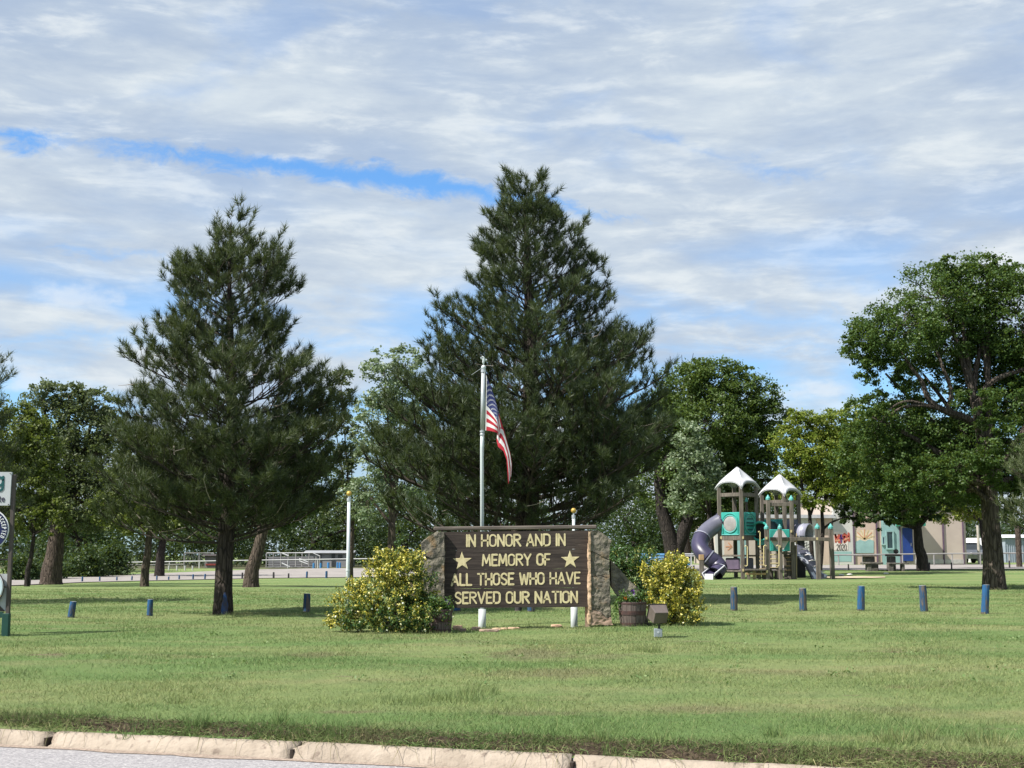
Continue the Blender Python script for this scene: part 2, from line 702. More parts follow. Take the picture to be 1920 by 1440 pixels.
def lawn_mat(blades):
    nm = "turf_blade" if blades else "turf_ground"
    m = bpy.data.materials.new(nm)
    m.use_nodes = True
    t = m.node_tree
    t.nodes.clear()
    b = NB(t)
    g = b.n('ShaderNodeNewGeometry')
    pos = g.outputs['Position']
    col = grass_colour(b, pos)
    p = b.n('ShaderNodeBsdfPrincipled')
    o = b.n('ShaderNodeOutputMaterial')
    if blades:
        r = b.n('ShaderNodeValToRGB')
        r.color_ramp.elements[0].color = (.58, .63, .56, 1)
        r.color_ramp.elements[1].color = (1.52, 1.44, 1.34, 1)
        b.l(g.outputs['Random Per Island'], r.inputs[0])
        mm = b.n('ShaderNodeMix', data_type='RGBA', blend_type='MULTIPLY')
        mm.inputs[0].default_value = 1
        b.l(col, mm.inputs[6]); b.l(r.outputs[0], mm.inputs[7])
        col = b.mix(b.math('MULTIPLY', b.math('GREATER_THAN', g.outputs['Random Per Island'], .93), .6), mm.outputs[2], (.40, .34, .18))
        b.l(col, p.inputs['Base Color'])
        p.inputs['Roughness'].default_value = .55
        p.inputs['Specular IOR Level'].default_value = .25
        tr = b.n('ShaderNodeBsdfTranslucent')
        b.l(col, tr.inputs[0])
        mx = b.n('ShaderNodeMixShader')
        mx.inputs[0].default_value = .35
        b.l(p.outputs[0], mx.inputs[1]); b.l(tr.outputs[0], mx.inputs[2])
        b.l(mx.outputs[0], o.inputs[0])
    else:
        # small-scale relief: matted turf with soil between the blades
        fine = b.noise(b.mapping(pos, (1, 1, 1)), 22, 6, .7)
        fine2 = b.noise(b.mapping(pos, (1, .6, 1)), 7, 6, .7)
        col = b.mix(b.math('MULTIPLY', b.smooth(fine, .52, .7), .35), col, (.13, .115, .06))
        b.l(col, p.inputs['Base Color'])
        p.inputs['Roughness'].default_value = .95
        p.inputs['Specular IOR Level'].default_value = .05
        bn = b.n('ShaderNodeBump')
        bn.inputs['Distance'].default_value = .05
        b.l(b.math('ADD', fine, b.math('MULTIPLY', fine2, .8)), bn.inputs['Height'])
        b.l(bn.outputs[0], p.inputs['Normal'])
        b.l(p.outputs[0], o.inputs[0])
    return m


CURB_A, CURB_B = 9.35, -0.31     # curb face line  y = A + B x


def curb_y(x):
    return CURB_A + CURB_B * x


def build_lawn():
    xs = np.unique(np.concatenate([np.linspace(-700, -60, 17), np.linspace(-60, -20, 41), np.linspace(-20, 20, 201), np.linspace(20, 60, 81), np.linspace(60, 700, 17)]))
    ds = np.unique(np.concatenate([np.linspace(.16, 3, 30), np.linspace(3, 20, 70), np.linspace(20, 125, 150), np.geomspace(125, 1500, 20)]))
    X, D = np.meshgrid(xs, ds)
    Y = CURB_A + CURB_B * X + D
    Z = ground_np(X, Y)
    V = np.stack([X, Y, Z], -1).reshape(-1, 3)
    nx, nd = len(xs), len(ds)
    i = np.arange(nx - 1)[None, :] + np.arange(nd - 1)[:, None] * nx
    Fc = np.stack([i, i + 1, i + 1 + nx, i + nx], -1).reshape(-1, 4)
    me = bpy.data.meshes.new("lawn")
    me.from_pydata(V.tolist(), [], Fc.tolist())
    me.update()
    o = link("lawn", me, lawn_mat(False), kind='structure', smooth=True)
    o['label'] = "mown park lawn rising gently from the curb towards the trees"
    return o


def build_street():
    m = pmat("chip_seal", (.37, .355, .36), (.22, .21, .22), scale=48, rough=.9, bump=.006, bscale=160, c3=(.55, .53, .52), s3=40, t3=(.58, .68), spec=.15)
    mb = MB()
    xs = np.linspace(-60, 60, 61)
    vs, fs = [], []
    for x in xs:
        vs.append((x, curb_y(x) + .02, 0.032)); vs.append((x, curb_y(x) - 26, 0.05))
    for i in range(60):
        fs.append((2 * i, 2 * i + 1, 2 * i + 3, 2 * i + 2))
    mb.add(vs, fs)
    o = mb.build("street", m, kind='structure')
    o['label'] = "pale grey chip sealed street along the curb"
    # sandy gutter line where dust collects against the curb: a low wedge of grit
    mb = MB()
    xs = np.linspace(-14, 12, 261)
    vs, fs = [], []
    for i, x in enumerate(xs):
        w = .05 + .03 * math.sin(x * 5.1) * math.sin(x * 2.3) + random.uniform(-.02, .02)
        vs += [(x, curb_y(x) + .014, .044), (x, curb_y(x) - max(.02, w), .0365)]
    for i in range(len(xs) - 1):
        fs.append((2 * i, 2 * i + 1, 2 * i + 3, 2 * i + 2))
    mb.add(vs, fs)
    mb.build("gutter_grit", pmat("grit", (.34, .27, .22), (.22, .175, .145), scale=45, rough=.95, bump=.004, spec=.1), kind='stuff')


def build_curb():
    root = bpy.data.objects.new("curb", None)
    C.objects.link(root)
    root['kind'] = 'structure'
    root['label'] = "worn tan concrete curb in segments along the street edge"
    m = pmat("curb_concrete", (.375, .315, .255), (.30, .25, .20), scale=5, rough=.95, bump=.014, bscale=26, c3=(.20, .16, .13), s3=11, t3=(.56, .70), spec=.1)
    t = Vector((1, CURB_B, 0)).normalized()
    nrm = Vector((-CURB_B, 1, 0)).normalized()     # away from the street
    prof = [(0, -.08), (0.0, .004), (.018, .045), (.036, .080), (.058, .108), (.085, .126), (.12, .137), (.17, .141), (.185, .13), (.19, -.08)]
    joints = [-3.59 + 1.99 * k for k in range(-5, 8)]
    for ji in range(len(joints) - 1):
        x0, x1 = joints[ji], joints[ji + 1]
        p0 = Vector((x0, curb_y(x0), 0)); p1 = Vector((x1, curb_y(x1), 0))
        L = (p1 - p0).length
        g0, g1 = .011, .011
        n = 22
        dz = random.uniform(-.006, .006)
        do = random.uniform(-.008, .008)
        vs, fs = [], []
        for i in range(n + 1):
            s = g0 + (L - g0 - g1) * i / n
            q = p0 + t * s
            end = min(s, L - s)
            for k, (d, z) in enumerate(prof):
                j = 0.0
                wear = mnoise.noise(Vector((q.x * 2.1, k * .4, 1.7))) * .008 + mnoise.noise(Vector((q.x * 9, k * .9, 4))) * .0045
                chip = .022 * math.exp(-(end / .05) ** 2) * (1 + math.sin(ji * 2.3 + k)) if 1 < k < 7 else 0
                sk = (math.sin(ji * 1.7) * .03) * (z / .14) if i in (0, n) else 0
                pt = q + nrm * (d + do + (wear if z > 0 else 0) + chip * .6) + t * sk
                vs.append((pt.x, pt.y, z + (dz + wear * .8 - chip * .7 if z > 0.05 else 0)))
        # dark dirt packed in the joint
        jm = MB()
        jc = p0 + nrm * .105
        jm.box((jc.x, jc.y, .03), .022, .15, .15, (t.x, t.y, 0), (nrm.x, nrm.y, 0))
        jm.build("joint_dirt", pmat("joint_dirt", (.05, .038, .028), (.03, .024, .02), scale=20, rough=1), root)
        K = len(prof)
        for i in range(n):
            for k in range(K - 1):
                a = i * K + k
                fs.append((a, a + K, a + K + 1, a + 1))
        fs.append(tuple(range(K)))
        fs.append(tuple(n * K + k for k in range(K - 1, -1, -1)))
        MB().add(vs, fs).build("curb_segment", m, root, smooth=True)
    return root


def build_grass():
    blade = lawn_mat(True)
    # mown turf: blades everywhere in front and as far as they can be told apart
    N = 600000
    a, p = -0.8, 0.2
    u = rng.uniform(0, 1, N)
    y0, y1 = 8.0, 46.0
    Y = (y0 ** p + u * (y1 ** p - y0 ** p)) ** (1 / p)
    X = rng.uniform(-.57, .57, N) * (Y + .6)
    d = Y - (CURB_A + CURB_B * X)
    edge = .39 + .09 * np.sin(X * 2.3 + 1) + .07 * np.sin(X * 7.3) + .05 * np.sin(X * 17.1 + 2)
    keep = (d > edge) | ((d > .24) & (rng.uniform(0, 1, N) < .13))
    dens = fbm(X, Y * 1.6, 1.5, 3.0)
    keep &= rng.uniform(0, 1, N) < np.clip(1.0 + dens * .7, .28, 1)
    X, Y, d = X[keep], Y[keep], d[keep]
    n = len(X)
    tall = np.clip(1 + .55 * fbm(X, Y, 2.2, 8.0), .5, 1.9)
    tall *= 1 + .55 * np.exp(-((d - .55) / .30) ** 2)
    H = rng.uniform(.022, .050, n) * tall
    Wd = .0042 * (Y / 10) ** .85 * rng.uniform(.7, 1.4, n)
    D = rng.normal(size=(n, 3)) * .75
    D[:, 2] = 1
    D[:, 0] += .15
    D = unit(D)
    P = np.stack([X, Y, ground_np(X, Y) - .004], -1)
    me = np_mesh("grass", needles_np(P, D, H, Wd), 3, n)
    link("grass", me, blade, kind='stuff')['label'] = "short mown grass of the park lawn"

    # rank edge: long unmown grass, dead thatch and runners hanging over the curb
    M = 30000
    X = rng.uniform(-7.0, 7.0, M)
    clump = np.clip(.62 + .9 * fbm(X, X * 0 + 3, 5.0, 2.0), 0.10, 1)
    keep = rng.uniform(0, 1, M) < clump
    X = X[keep]
    n = len(X)
    dd = .20 + np.abs(rng.normal(0, .21, n))
    cl2 = fbm(X, X * 0 + 3, 5.0, 2.0) + .5 * fbm(X, X * 0, 13.0, 6.0)
    dd = np.where(cl2 < .25, dd + .10, dd)
    Y = CURB_A + CURB_B * X + dd
    P = np.stack([X, Y, ground_np(X, Y) + .005], -1)
    L = rng.uniform(.03, .085, n) * (1 + .5 * np.clip(fbm(X, Y, 3.1, 5.0), -1, 1))
    D = rng.normal(size=(n, 3)) * .55
    D[:, 1] -= .55
    D[:, 2] = np.abs(D[:, 2]) * .6 + .45
    D = unit(D)
    me = np_mesh("edge_grass", needles_np(P, D, L, rng.uniform(.004, .0075, n)), 3, n)
    link("edge_grass", me, blade, kind='stuff')['label'] = "rank unmown grass along the back of the curb"
    # clumps that lean out over the curb
    Ps, Ds, Ls = [], [], []
    x = -5.4
    while x < 6.5:
        k = int(rng.integers(40, 120))
        wdt = rng.uniform(.05, .22)
        xx = x + rng.normal(0, wdt, k)
        yy = CURB_A + CURB_B * xx + rng.uniform(.13, .30, k)
        Ps.append(np.stack([xx, yy, np.maximum(ground_np(xx, yy), .142) + rng.uniform(0, .03, k)], -1))
        d = rng.normal(size=(k, 3)) * .45
        d[:, 1] -= .9
        d[:, 2] += .05
        Ds.append(unit(d))
        Ls.append(rng.uniform(.04, .12, k))
        x += rng.uniform(.12, .75)
    P = np.concatenate(Ps); D = np.concatenate(Ds); L = np.concatenate(Ls)
    P[:, 2] += .012
    link("overhanging_grass", np_mesh("overhanging_grass", needles_np(P, D, L, rng.uniform(.004, .008, len(P))), 3, len(P)), blade, kind='stuff')['label'] = "grass clumps leaning out over the curb"
    # matted dead stems on the soil bank
    M = 26000
    X = rng.uniform(-7.2, 7.2, M)
    dd = .19 + rng.uniform(0, 1, M) ** .8 * .34
    Y = CURB_A + CURB_B * X + dd
    P = np.stack([X, Y, ground_np(X, Y) + rng.uniform(.0, .035, M)], -1)
    D = rng.normal(size=(M, 3))
    D[:, 2] *= .45
    D[:, 1] -= .4
    D = unit(D)
    tm = leafmat("dead_thatch", [(.030, .024, .018), (.075, .058, .038), (.14, .11, .068), (.09, .105, .04), (.20, .165, .10)], .1, rough=.9)
    link("thatch", np_mesh("thatch", needles_np(P, D, rng.uniform(.02, .075, M), rng.uniform(.003, .0065, M)), 3, M), tm, kind='stuff')['label'] = "matted dead stems on the bank behind the curb"
    # dead runners
    mb = MB()
    for i in range(300):
        x = random.uniform(-5.5, 4.5)
        if math.sin(x * 3.1) + math.sin(x * 7.7 + 1) + random.uniform(-1.2, 1.2) < -.2:
            continue
        y = curb_y(x) + random.uniform(.12, .30)
        L = random.uniform(.08, .22)
        pts = []
        dx = random.gauss(0, .5)
        z = gz(x, y) + .035
        for k in range(5):
            s = k / 4
            yy = y - L * s
            lim = .150 if yy > curb_y(x) + .05 else (.135 if yy > curb_y(x) + .012 else .05)
            pts.append((x + dx * L * s + random.uniform(-.008, .008), yy, max(z + .03 * math.sin(s * 3) - .16 * s * s, lim + random.uniform(0, .01))))
        mb.tube(pts, [.0022, .002, .0018, .0015, .0008], 3, cap=False)
    mb.build("grass_runners", pmat("thatch", (.24, .20, .11), (.15, .16, .06), scale=8, rough=.9), kind='stuff')
    # bare soil and thatch behind the curb
    xs = np.linspace(-9, 8, 900)
    ds = np.linspace(.178, .66, 22)
    Xg, Dg = np.meshgrid(xs, ds)
    Yg = CURB_A + CURB_B * Xg + Dg
    lump = fbm(Xg, Yg, 9, 1.0, 4) * .014 + rng.normal(0, .006, Xg.shape)
    w = np.clip(1.3 - np.abs(Dg - .33) / (.14 + .05 * fbm(Xg, Xg * 0, 1.6, 9.0)), 0, 1)
    Zg = ground_np(Xg, Yg + .03 * fbm(Xg, Xg * 0, 3.0, 4.0)) + (lump + .012) * w - .03 * (1 - w)
    V = np.stack([Xg, Yg, Zg], -1).reshape(-1, 3)
    nx, nd = len(xs), len(ds)
    ii = np.arange(nx - 1)[None, :] + np.arange(nd - 1)[:, None] * nx
    Fc = np.stack([ii, ii + 1, ii + 1 + nx, ii + nx], -1).reshape(-1, 4)
    me = bpy.data.meshes.new("soil")
    me.from_pydata(V.tolist(), [], Fc.tolist())
    link("soil", me, pmat("soil", (.036, .027, .021), (.082, .062, .043), scale=22, rough=1, bump=.01, spec=.05), kind='stuff')['label'] = "dark bare soil and thatch behind the curb"

    # weeds and taller tufts on the lawn
    Ps, Ds, Ls, Ws = [], [], [], []
    def tuft(px, py, rpx, cnt, hmin, hmax):
        c = hit(px, py)
        r = rpx * mpp(c.y)
        k = cnt
        ang = rng.uniform(0, 2 * PI, k)
        rr = r * np.sqrt(rng.uniform(0, 1, k))
        x = c.x + rr * np.cos(ang)
        y = c.y + rr * np.sin(ang) * 1.2
        Ps.append(np.stack([x, y, ground_np(x, y)], -1))
        d = rng.normal(size=(k, 3)) * .35
        d[:, 0] += (x - c.x) / r * .3
        d[:, 2] = 1
        Ds.append(unit(d))
        Ls.append(rng.uniform(hmin, hmax, k))
        Ws.append(np.full(k, .006))
    for q in ((845, 1312, 60, 240, .06, .12), (900, 1300, 40, 140, .06, .11), (760, 1318, 36, 100, .05, .09), (370, 1362, 20, 140, .08, .16), (525, 1360, 12, 60, .10, .18),
              (1230, 1222, 24, 110, .06, .13), (1200, 1220, 16, 60, .05, .1), (35, 1262, 40, 120, .04, .08), (330, 1318, 16, 60, .05, .09), (105, 1345, 30, 90, .05, .1),
              (1128, 1392, 26, 130, .06, .13), (1240, 1395, 30, 130, .06, .12), (1450, 1380, 22, 80, .06, .12), (1680, 1390, 40, 150, .06, .14), (1740, 1385, 16, 60, .08, .16),
              (1850, 1415, 40, 150, .06, .14), (131, 1158, 9, 40, .04, .10), (280, 1155, 9, 40, .04, .10), (574, 1148, 9, 40, .04, .10), (1376, 1145, 9, 44, .04, .11), (1506, 1145, 9, 44, .04, .10), (1614, 1145, 9, 44, .04, .11), (1733, 1147, 10, 44, .04, .11), (1846, 1151, 10, 50, .04, .11), (435, 1153, 24, 110, .04, .10), (1128, 1173, 26, 130, .04, .12), (1186, 1175, 30, 120, .03, .10), (830, 1190, 22, 90, .03, .09), (885, 1184, 30, 60, .02, .05), (970, 1182, 30, 60, .02, .05), (740, 1194, 90, 300, .03, .10), (1270, 1177, 50, 200, .03, .10), (1234, 1199, 10, 50, .03, .09), (1076, 1170, 10, 50, .03, .09), (1850, 1106, 30, 140, .04, .12), (10, 1187, 10, 60, .04, .12), (630, 1385, 24, 90, .05, .1), (250, 1375, 34, 110, .05, .1)):
        tuft(*q)
    P = np.concatenate(Ps); D = np.concatenate(Ds); L = np.concatenate(Ls); Wd = np.concatenate(Ws)
    link("tall_grass", np_mesh("tall_grass", needles_np(P, D, L, Wd), 3, len(P)), blade, kind='stuff')['label'] = "taller tufts of grass scattered over the lawn"
    # broad-leaved weeds in the mid lawn
    Q = []
    for i in range(150):
        px = random.choice([random.uniform(50, 480), random.uniform(60, 640)])
        py = 1124 + random.gauss(0, 6) - (px - 250) * .008
        Q.append((px, py))
    for i in range(60):
        Q.append((random.uniform(0, 1920), random.uniform(1160, 1290)))
    pts = []
    for px, py in Q:
        c = hit(px, py)
        k = random.randint(5, 14)
        for j in range(k):
            pts.append((c.x + random.gauss(0, .05), c.y + random.gauss(0, .05), c.z + random.uniform(.015, .06)))
    P = np.array(pts)
    wm = leafmat("weed_leaf", [(.10, .18, .06), (.15, .23, .08), (.24, .31, .14)], .3)
    link("weeds", np_mesh("weeds", leaves_np(P, .038, .024, .5), 4, len(P)), wm, kind='stuff')['label'] = "low broad leaved weeds in the lawn"


def drape(name, near, far, mat, dz, label, rows=14):
    """sheet on the ground between two pixel polylines"""
    A = [hit(*p) for p in near]
    B = [hit(*p) for p in far]
    n = 60
    def samp(Ps, t):
        t = t * (len(Ps) - 1)
        i = min(int(t), len(Ps) - 2)
        return Ps[i].lerp(Ps[i + 1], t - i)
    vs, fs = [], []
    for r in range(rows + 1):
        for i in range(n + 1):
            p = samp(A, i / n).lerp(samp(B, i / n), r / rows)
            vs.append((p.x, p.y, gz(p.x, p.y) + dz))
    for r in range(rows):
        for i in range(n):
            a = r * (n + 1) + i
            fs.append((a, a + 1, a + n + 2, a + n + 1))
    o = MB().add(vs, fs).build(name, mat, kind='structure', smooth=True)
    o['label'] = label
    return o


build_street()
build_curb()
build_lawn()
build_grass()
lot_mat = pmat("lot_gravel", (.30, .275, .26), (.24, .22, .208), scale=.8, rough=.95, bump=.01, bscale=14, spec=.1)
drape("parking_lot", [(-120, 1103), (20, 1099), (160, 1092.5), (300, 1089), (480, 1085), (612, 1083.5), (760, 1082), (900, 1081)],
      [(-120, 1095), (20, 1088), (160, 1081), (240, 1078), (350, 1073.5), (480, 1068.5), (640, 1066), (900, 1066)], lot_mat, .035,
      "pale gravel parking lot beyond the lawn at left")
drape("gravel_road", [(1180, 1071), (1400, 1070.5), (1600, 1069.5), (1800, 1068), (2150, 1067)],
      [(1180, 1060), (1400, 1060), (1600, 1060), (1800, 1059.5), (2150, 1059)], lot_mat, .03,
      "pale gravel road in front of the painted building")
field_shade_m = pmat("field_turf_tree_shade", (.105, .105, .060), (.065, .070, .040), scale=.35, rough=1, c3=(.16, .13, .09), s3=.9, t3=(.55, .7), spec=.05)  # dark olive colour stands in for tree shade on the far ground
def shade_toned_field():
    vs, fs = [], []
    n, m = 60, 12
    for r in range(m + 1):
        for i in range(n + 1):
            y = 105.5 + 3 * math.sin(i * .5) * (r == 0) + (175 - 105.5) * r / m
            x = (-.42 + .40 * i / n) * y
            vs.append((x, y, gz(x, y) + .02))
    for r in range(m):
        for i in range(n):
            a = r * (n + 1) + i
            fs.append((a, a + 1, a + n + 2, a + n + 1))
    MB().add(vs, fs).build("shade_toned_field", field_shade_m, kind='structure', smooth=True)['label'] = "dull ball field turf beyond the parking lot, darkened for tree shade"
shade_toned_field()
sand = pmat("play_sand", (.50, .41, .30), (.42, .34, .25), scale=3, rough=1, bump=.02, spec=.05)
drape("sand_patch", [(1545, 1085), (1600, 1085.5), (1660, 1084)], [(1545, 1081.5), (1600, 1081.5), (1660, 1082.5)], sand, .03, "sandy bare patch beside the play structure", 4)

# ------------------------------------------------------------------ stroke lettering
def arc(cx, cy, rx, ry, a0, a1, n=10):
    return [(cx + rx * math.cos(math.radians(a0 + (a1 - a0) * i / n)), cy + ry * math.sin(math.radians(a0 + (a1 - a0) * i / n))) for i in range(n + 1)]


def glyph(ch):
    """strokes in a box of cap height 1; returns (width, list of polylines)"""
    w = .46
    O = arc(w / 2, .74, w / 2, .26, 0, 180) + arc(w / 2, .26, w / 2, .26, 180, 360)
    O.append(O[0])
    G = {
        'I': (0.0, [[(0, 0), (0, 1)]]),
        'N': (w, [[(0, 0), (0, 1), (w, 0), (w, 1)]]),
        'H': (w, [[(0, 0), (0, 1)], [(w, 0), (w, 1)], [(0, .5), (w, .5)]]),
        'O': (w, [O]),
        '0': (w, [O]),
        'R': (w, [[(0, 0), (0, 1)] + [(w - .2, 1)] + arc(w - .22, .77, .22, .23, 90, -90) + [(0, .54)], [(.16, .54), (w + .02, 0)]]),
        'P': (w, [[(0, 0), (0, 1)] + [(w - .2, 1)] + arc(w - .22, .75, .22, .25, 90, -90) + [(0, .50)]]),
        'A': (.52, [[(0, 0), (.26, 1), (.52, 0)], [(.09, .32), (.43, .32)]]),
        'D': (w, [[(0, 0), (0, 1), (w - .24, 1)] + arc(w - .24, .74, .24, .26, 90, 0, 6) + arc(w - .24, .26, .24, .26, 0, -90, 6) + [(0, 0)]]),
        'M': (.6, [[(0, 0), (.06, 1), (.30, .22), (.54, 1), (.6, 0)]]),
        'E': (.38, [[(.38, 0), (0, 0), (0, 1), (.38, 1)], [(0, .52), (.32, .52)]]),
        'F': (.38, [[(0, 0), (0, 1), (.38, 1)], [(0, .5), (.32, .5)]]),
        'Y': (.5, [[(0, 1), (.25, .48), (.5, 1)], [(.25, .48), (.25, 0)]]),
        'L': (.36, [[(0, 1), (0, 0), (.36, 0)]]),
        'T': (.48, [[(0, 1), (.48, 1)], [(.24, 1), (.24, 0)]]),
        'S': (.42, [arc(.21, .76, .21, .24, 20, 200, 10) + [(.06, .60), (.36, .40)] + arc(.21, .24, .21, .24, 20, -160, 10)]),
        'W': (.66, [[(0, 1), (.15, 0), (.33, .85), (.51, 0), (.66, 1)]]),
        'V': (.5, [[(0, 1), (.25, 0), (.5, 1)]]),
        'U': (w, [[(0, 1), (0, .26)] + arc(w / 2, .25, w / 2, .25, 180, 360) + [(w, 1)]]),
        'C': (w - .03, [arc(w / 2, .74, w / 2, .26, 15, 180) + arc(w / 2, .26, w / 2, .26, 180, 345)]),
        '2': (w, [arc(w / 2, .74, w / 2, .26, 170, -20, 10) + [(0, 0), (w, 0)]]),
        't': (.34, [[(.15, .95), (.15, .15)] + arc(.29, .15, .14, .15, 180, 290, 5), [(0, .66), (.33, .66)]]),
        'e': (.44, [[(.02, .36), (.44, .36)] + arc(.22, .36, .22, .33, 0, 320, 14)]),
        'g': (.5, [arc(.24, .36, .22, .30, 20, 380, 16), [(.46, .70), (.46, -.1)] + arc(.24, -.08, .22, .24, 0, -150, 8)]),
    }
    return G[ch]


def stroke_mesh(name, lines, tf, r, depth, n=6):
    """rounded raised strokes; tf maps (u,v) to a 3D point; depth direction from tf.normal"""
    mb = MB()
    nrm = tf.nrm
    for ln in lines:
        pts = [tf(u, v) for u, v in ln]
        # drop doubled points
        q = [pts[0]]
        for p in pts[1:]:
            if (p - q[-1]).length > 1e-4:
                q.append(p)
        pts = q
        # flattened tube with round ends
        for i in range(len(pts) - 1):
            a, c = pts[i], pts[i + 1]
            d = (c - a).normalized()
            s = d.cross(nrm).normalized()
            ring = []
            K = 5
            out = []
            for k in range(K + 1):
                t = PI / 2 + PI * k / K
                out.append(a + d * (math.cos(t) * r) + s * (math.sin(t) * r))
            for k in range(K + 1):
                t = -PI / 2 + PI * k / K
                out.append(c + d * (math.cos(t) * r) + s * (math.sin(t) * r))
            m = len(out)
            lift = depth + (i % 3) * .0004
            inner = [a + (p - a) * .93 if k <= K else c + (p - c) * .93 for k, p in enumerate(out)]
            vs = out + [p + nrm * lift for p in inner]
            fs = [tuple(range(m, 2 * m))]
            for k in range(m):
                k2 = (k + 1) % m
                fs.append((k, k2, m + k2, m + k))
            mb.add(vs, fs)
    return mb


class Tf:
    def __init__(self, o, eu, ev, nrm):
        self.o = Vector(o); self.eu = Vector(eu); self.ev = Vector(ev); self.nrm = Vector(nrm)

    def __call__(self, u, v):
        return self.o + self.eu * u + self.ev * v


def layout(text, gap=.17, space=.36):
    x = 0
    out = []
    for ch in text:
        if ch == ' ':
            x += space
            continue
        w, st = glyph(ch)
        out.append((ch, x, st))
        x += w + gap
    return out, x - gap


# ------------------------------------------------------------------ memorial sign
SY = 21.7            # depth of the sign face


def sp(px, py, dy=0.0):
    """pixel on the sign plane -> (x,z)"""
    p = at(px, py, SY + dy)
    return p.x, p.z


wood_dark = pmat("dark_stained_plank", (.068, .054, .047), (.036, .029, .027), scale=5, rough=.85, bump=.004, bscale=14, stretch=(.35, 6, 6), c3=(.10, .082, .07), s3=9, t3=(.58, .72), spec=.15)
wood_grey = pmat("weathered_cap_wood", (.17, .145, .125), (.10, .085, .075), scale=6, rough=.9, bump=.006, bscale=16, stretch=(.3, 5, 5), spec=.15)
cream = pmat("cream_paint", (.64, .56, .335), (.50, .43, .25), scale=16, rough=.8, c3=(.25, .2, .12), s3=38, t3=(.63, .72), spec=.2)
stone_m = pmat("flagstone", (.205, .185, .145), (.10, .092, .078), scale=8, rough=.95, bump=.05, bscale=9, c3=(.22, .155, .09), s3=3.2, t3=(.55, .68), spec=.15)
stone_pink = pmat("pink_flagstone", (.36, .255, .195), (.24, .18, .14), scale=5, rough=.95, bump=.02, bscale=9, spec=.15)
stone_peach = pmat("fresh_peach_stone", (.56, .40, .27), (.42, .29, .19), scale=9, rough=.95, bump=.02, bscale=14, spec=.15)


def rough_slab(poly, y0, y1, rough=.018, cuts=3, seed=0):
    """stone slab: outline (x,z) extruded back, broken up and displaced"""
    bm = bmesh.new()
    n = len(poly)
    area = sum(poly[i][0] * poly[(i + 1) % n][1] - poly[(i + 1) % n][0] * poly[i][1] for i in range(n))
    if area < 0:
        poly = poly[::-1]
    fr = [bm.verts.new((x, y0, z)) for x, z in poly]
    bk = [bm.verts.new((x, y1, z)) for x, z in poly]
    bm.faces.new(fr)
    bm.faces.new(bk[::-1])
    for i in range(n):
        j = (i + 1) % n
        bm.faces.new((fr[i], bk[i], bk[j], fr[j]))
    bmesh.ops.triangulate(bm, faces=bm.faces[:])
    for _ in range(cuts):
        ed = [e for e in bm.edges if e.calc_length() > .055]
        if not ed:
            break
        bmesh.ops.subdivide_edges(bm, edges=ed, cuts=1)
        bmesh.ops.triangulate(bm, faces=bm.faces[:])
    bm.normal_update()
    for v in bm.verts:
        p = Vector((v.co.x * 5 + seed * 3.1, v.co.y * 5, v.co.z * 5))
        d = mnoise.noise(p) * rough + (.4 - abs(mnoise.noise(p * 1.9))) * rough * .9 + mnoise.noise(p * 5.0) * rough * .45
        ch = 0
        v.co += v.normal * d
    me = bpy.data.meshes.new("stone")
    bm.to_mesh(me)
    bm.free()
    return me


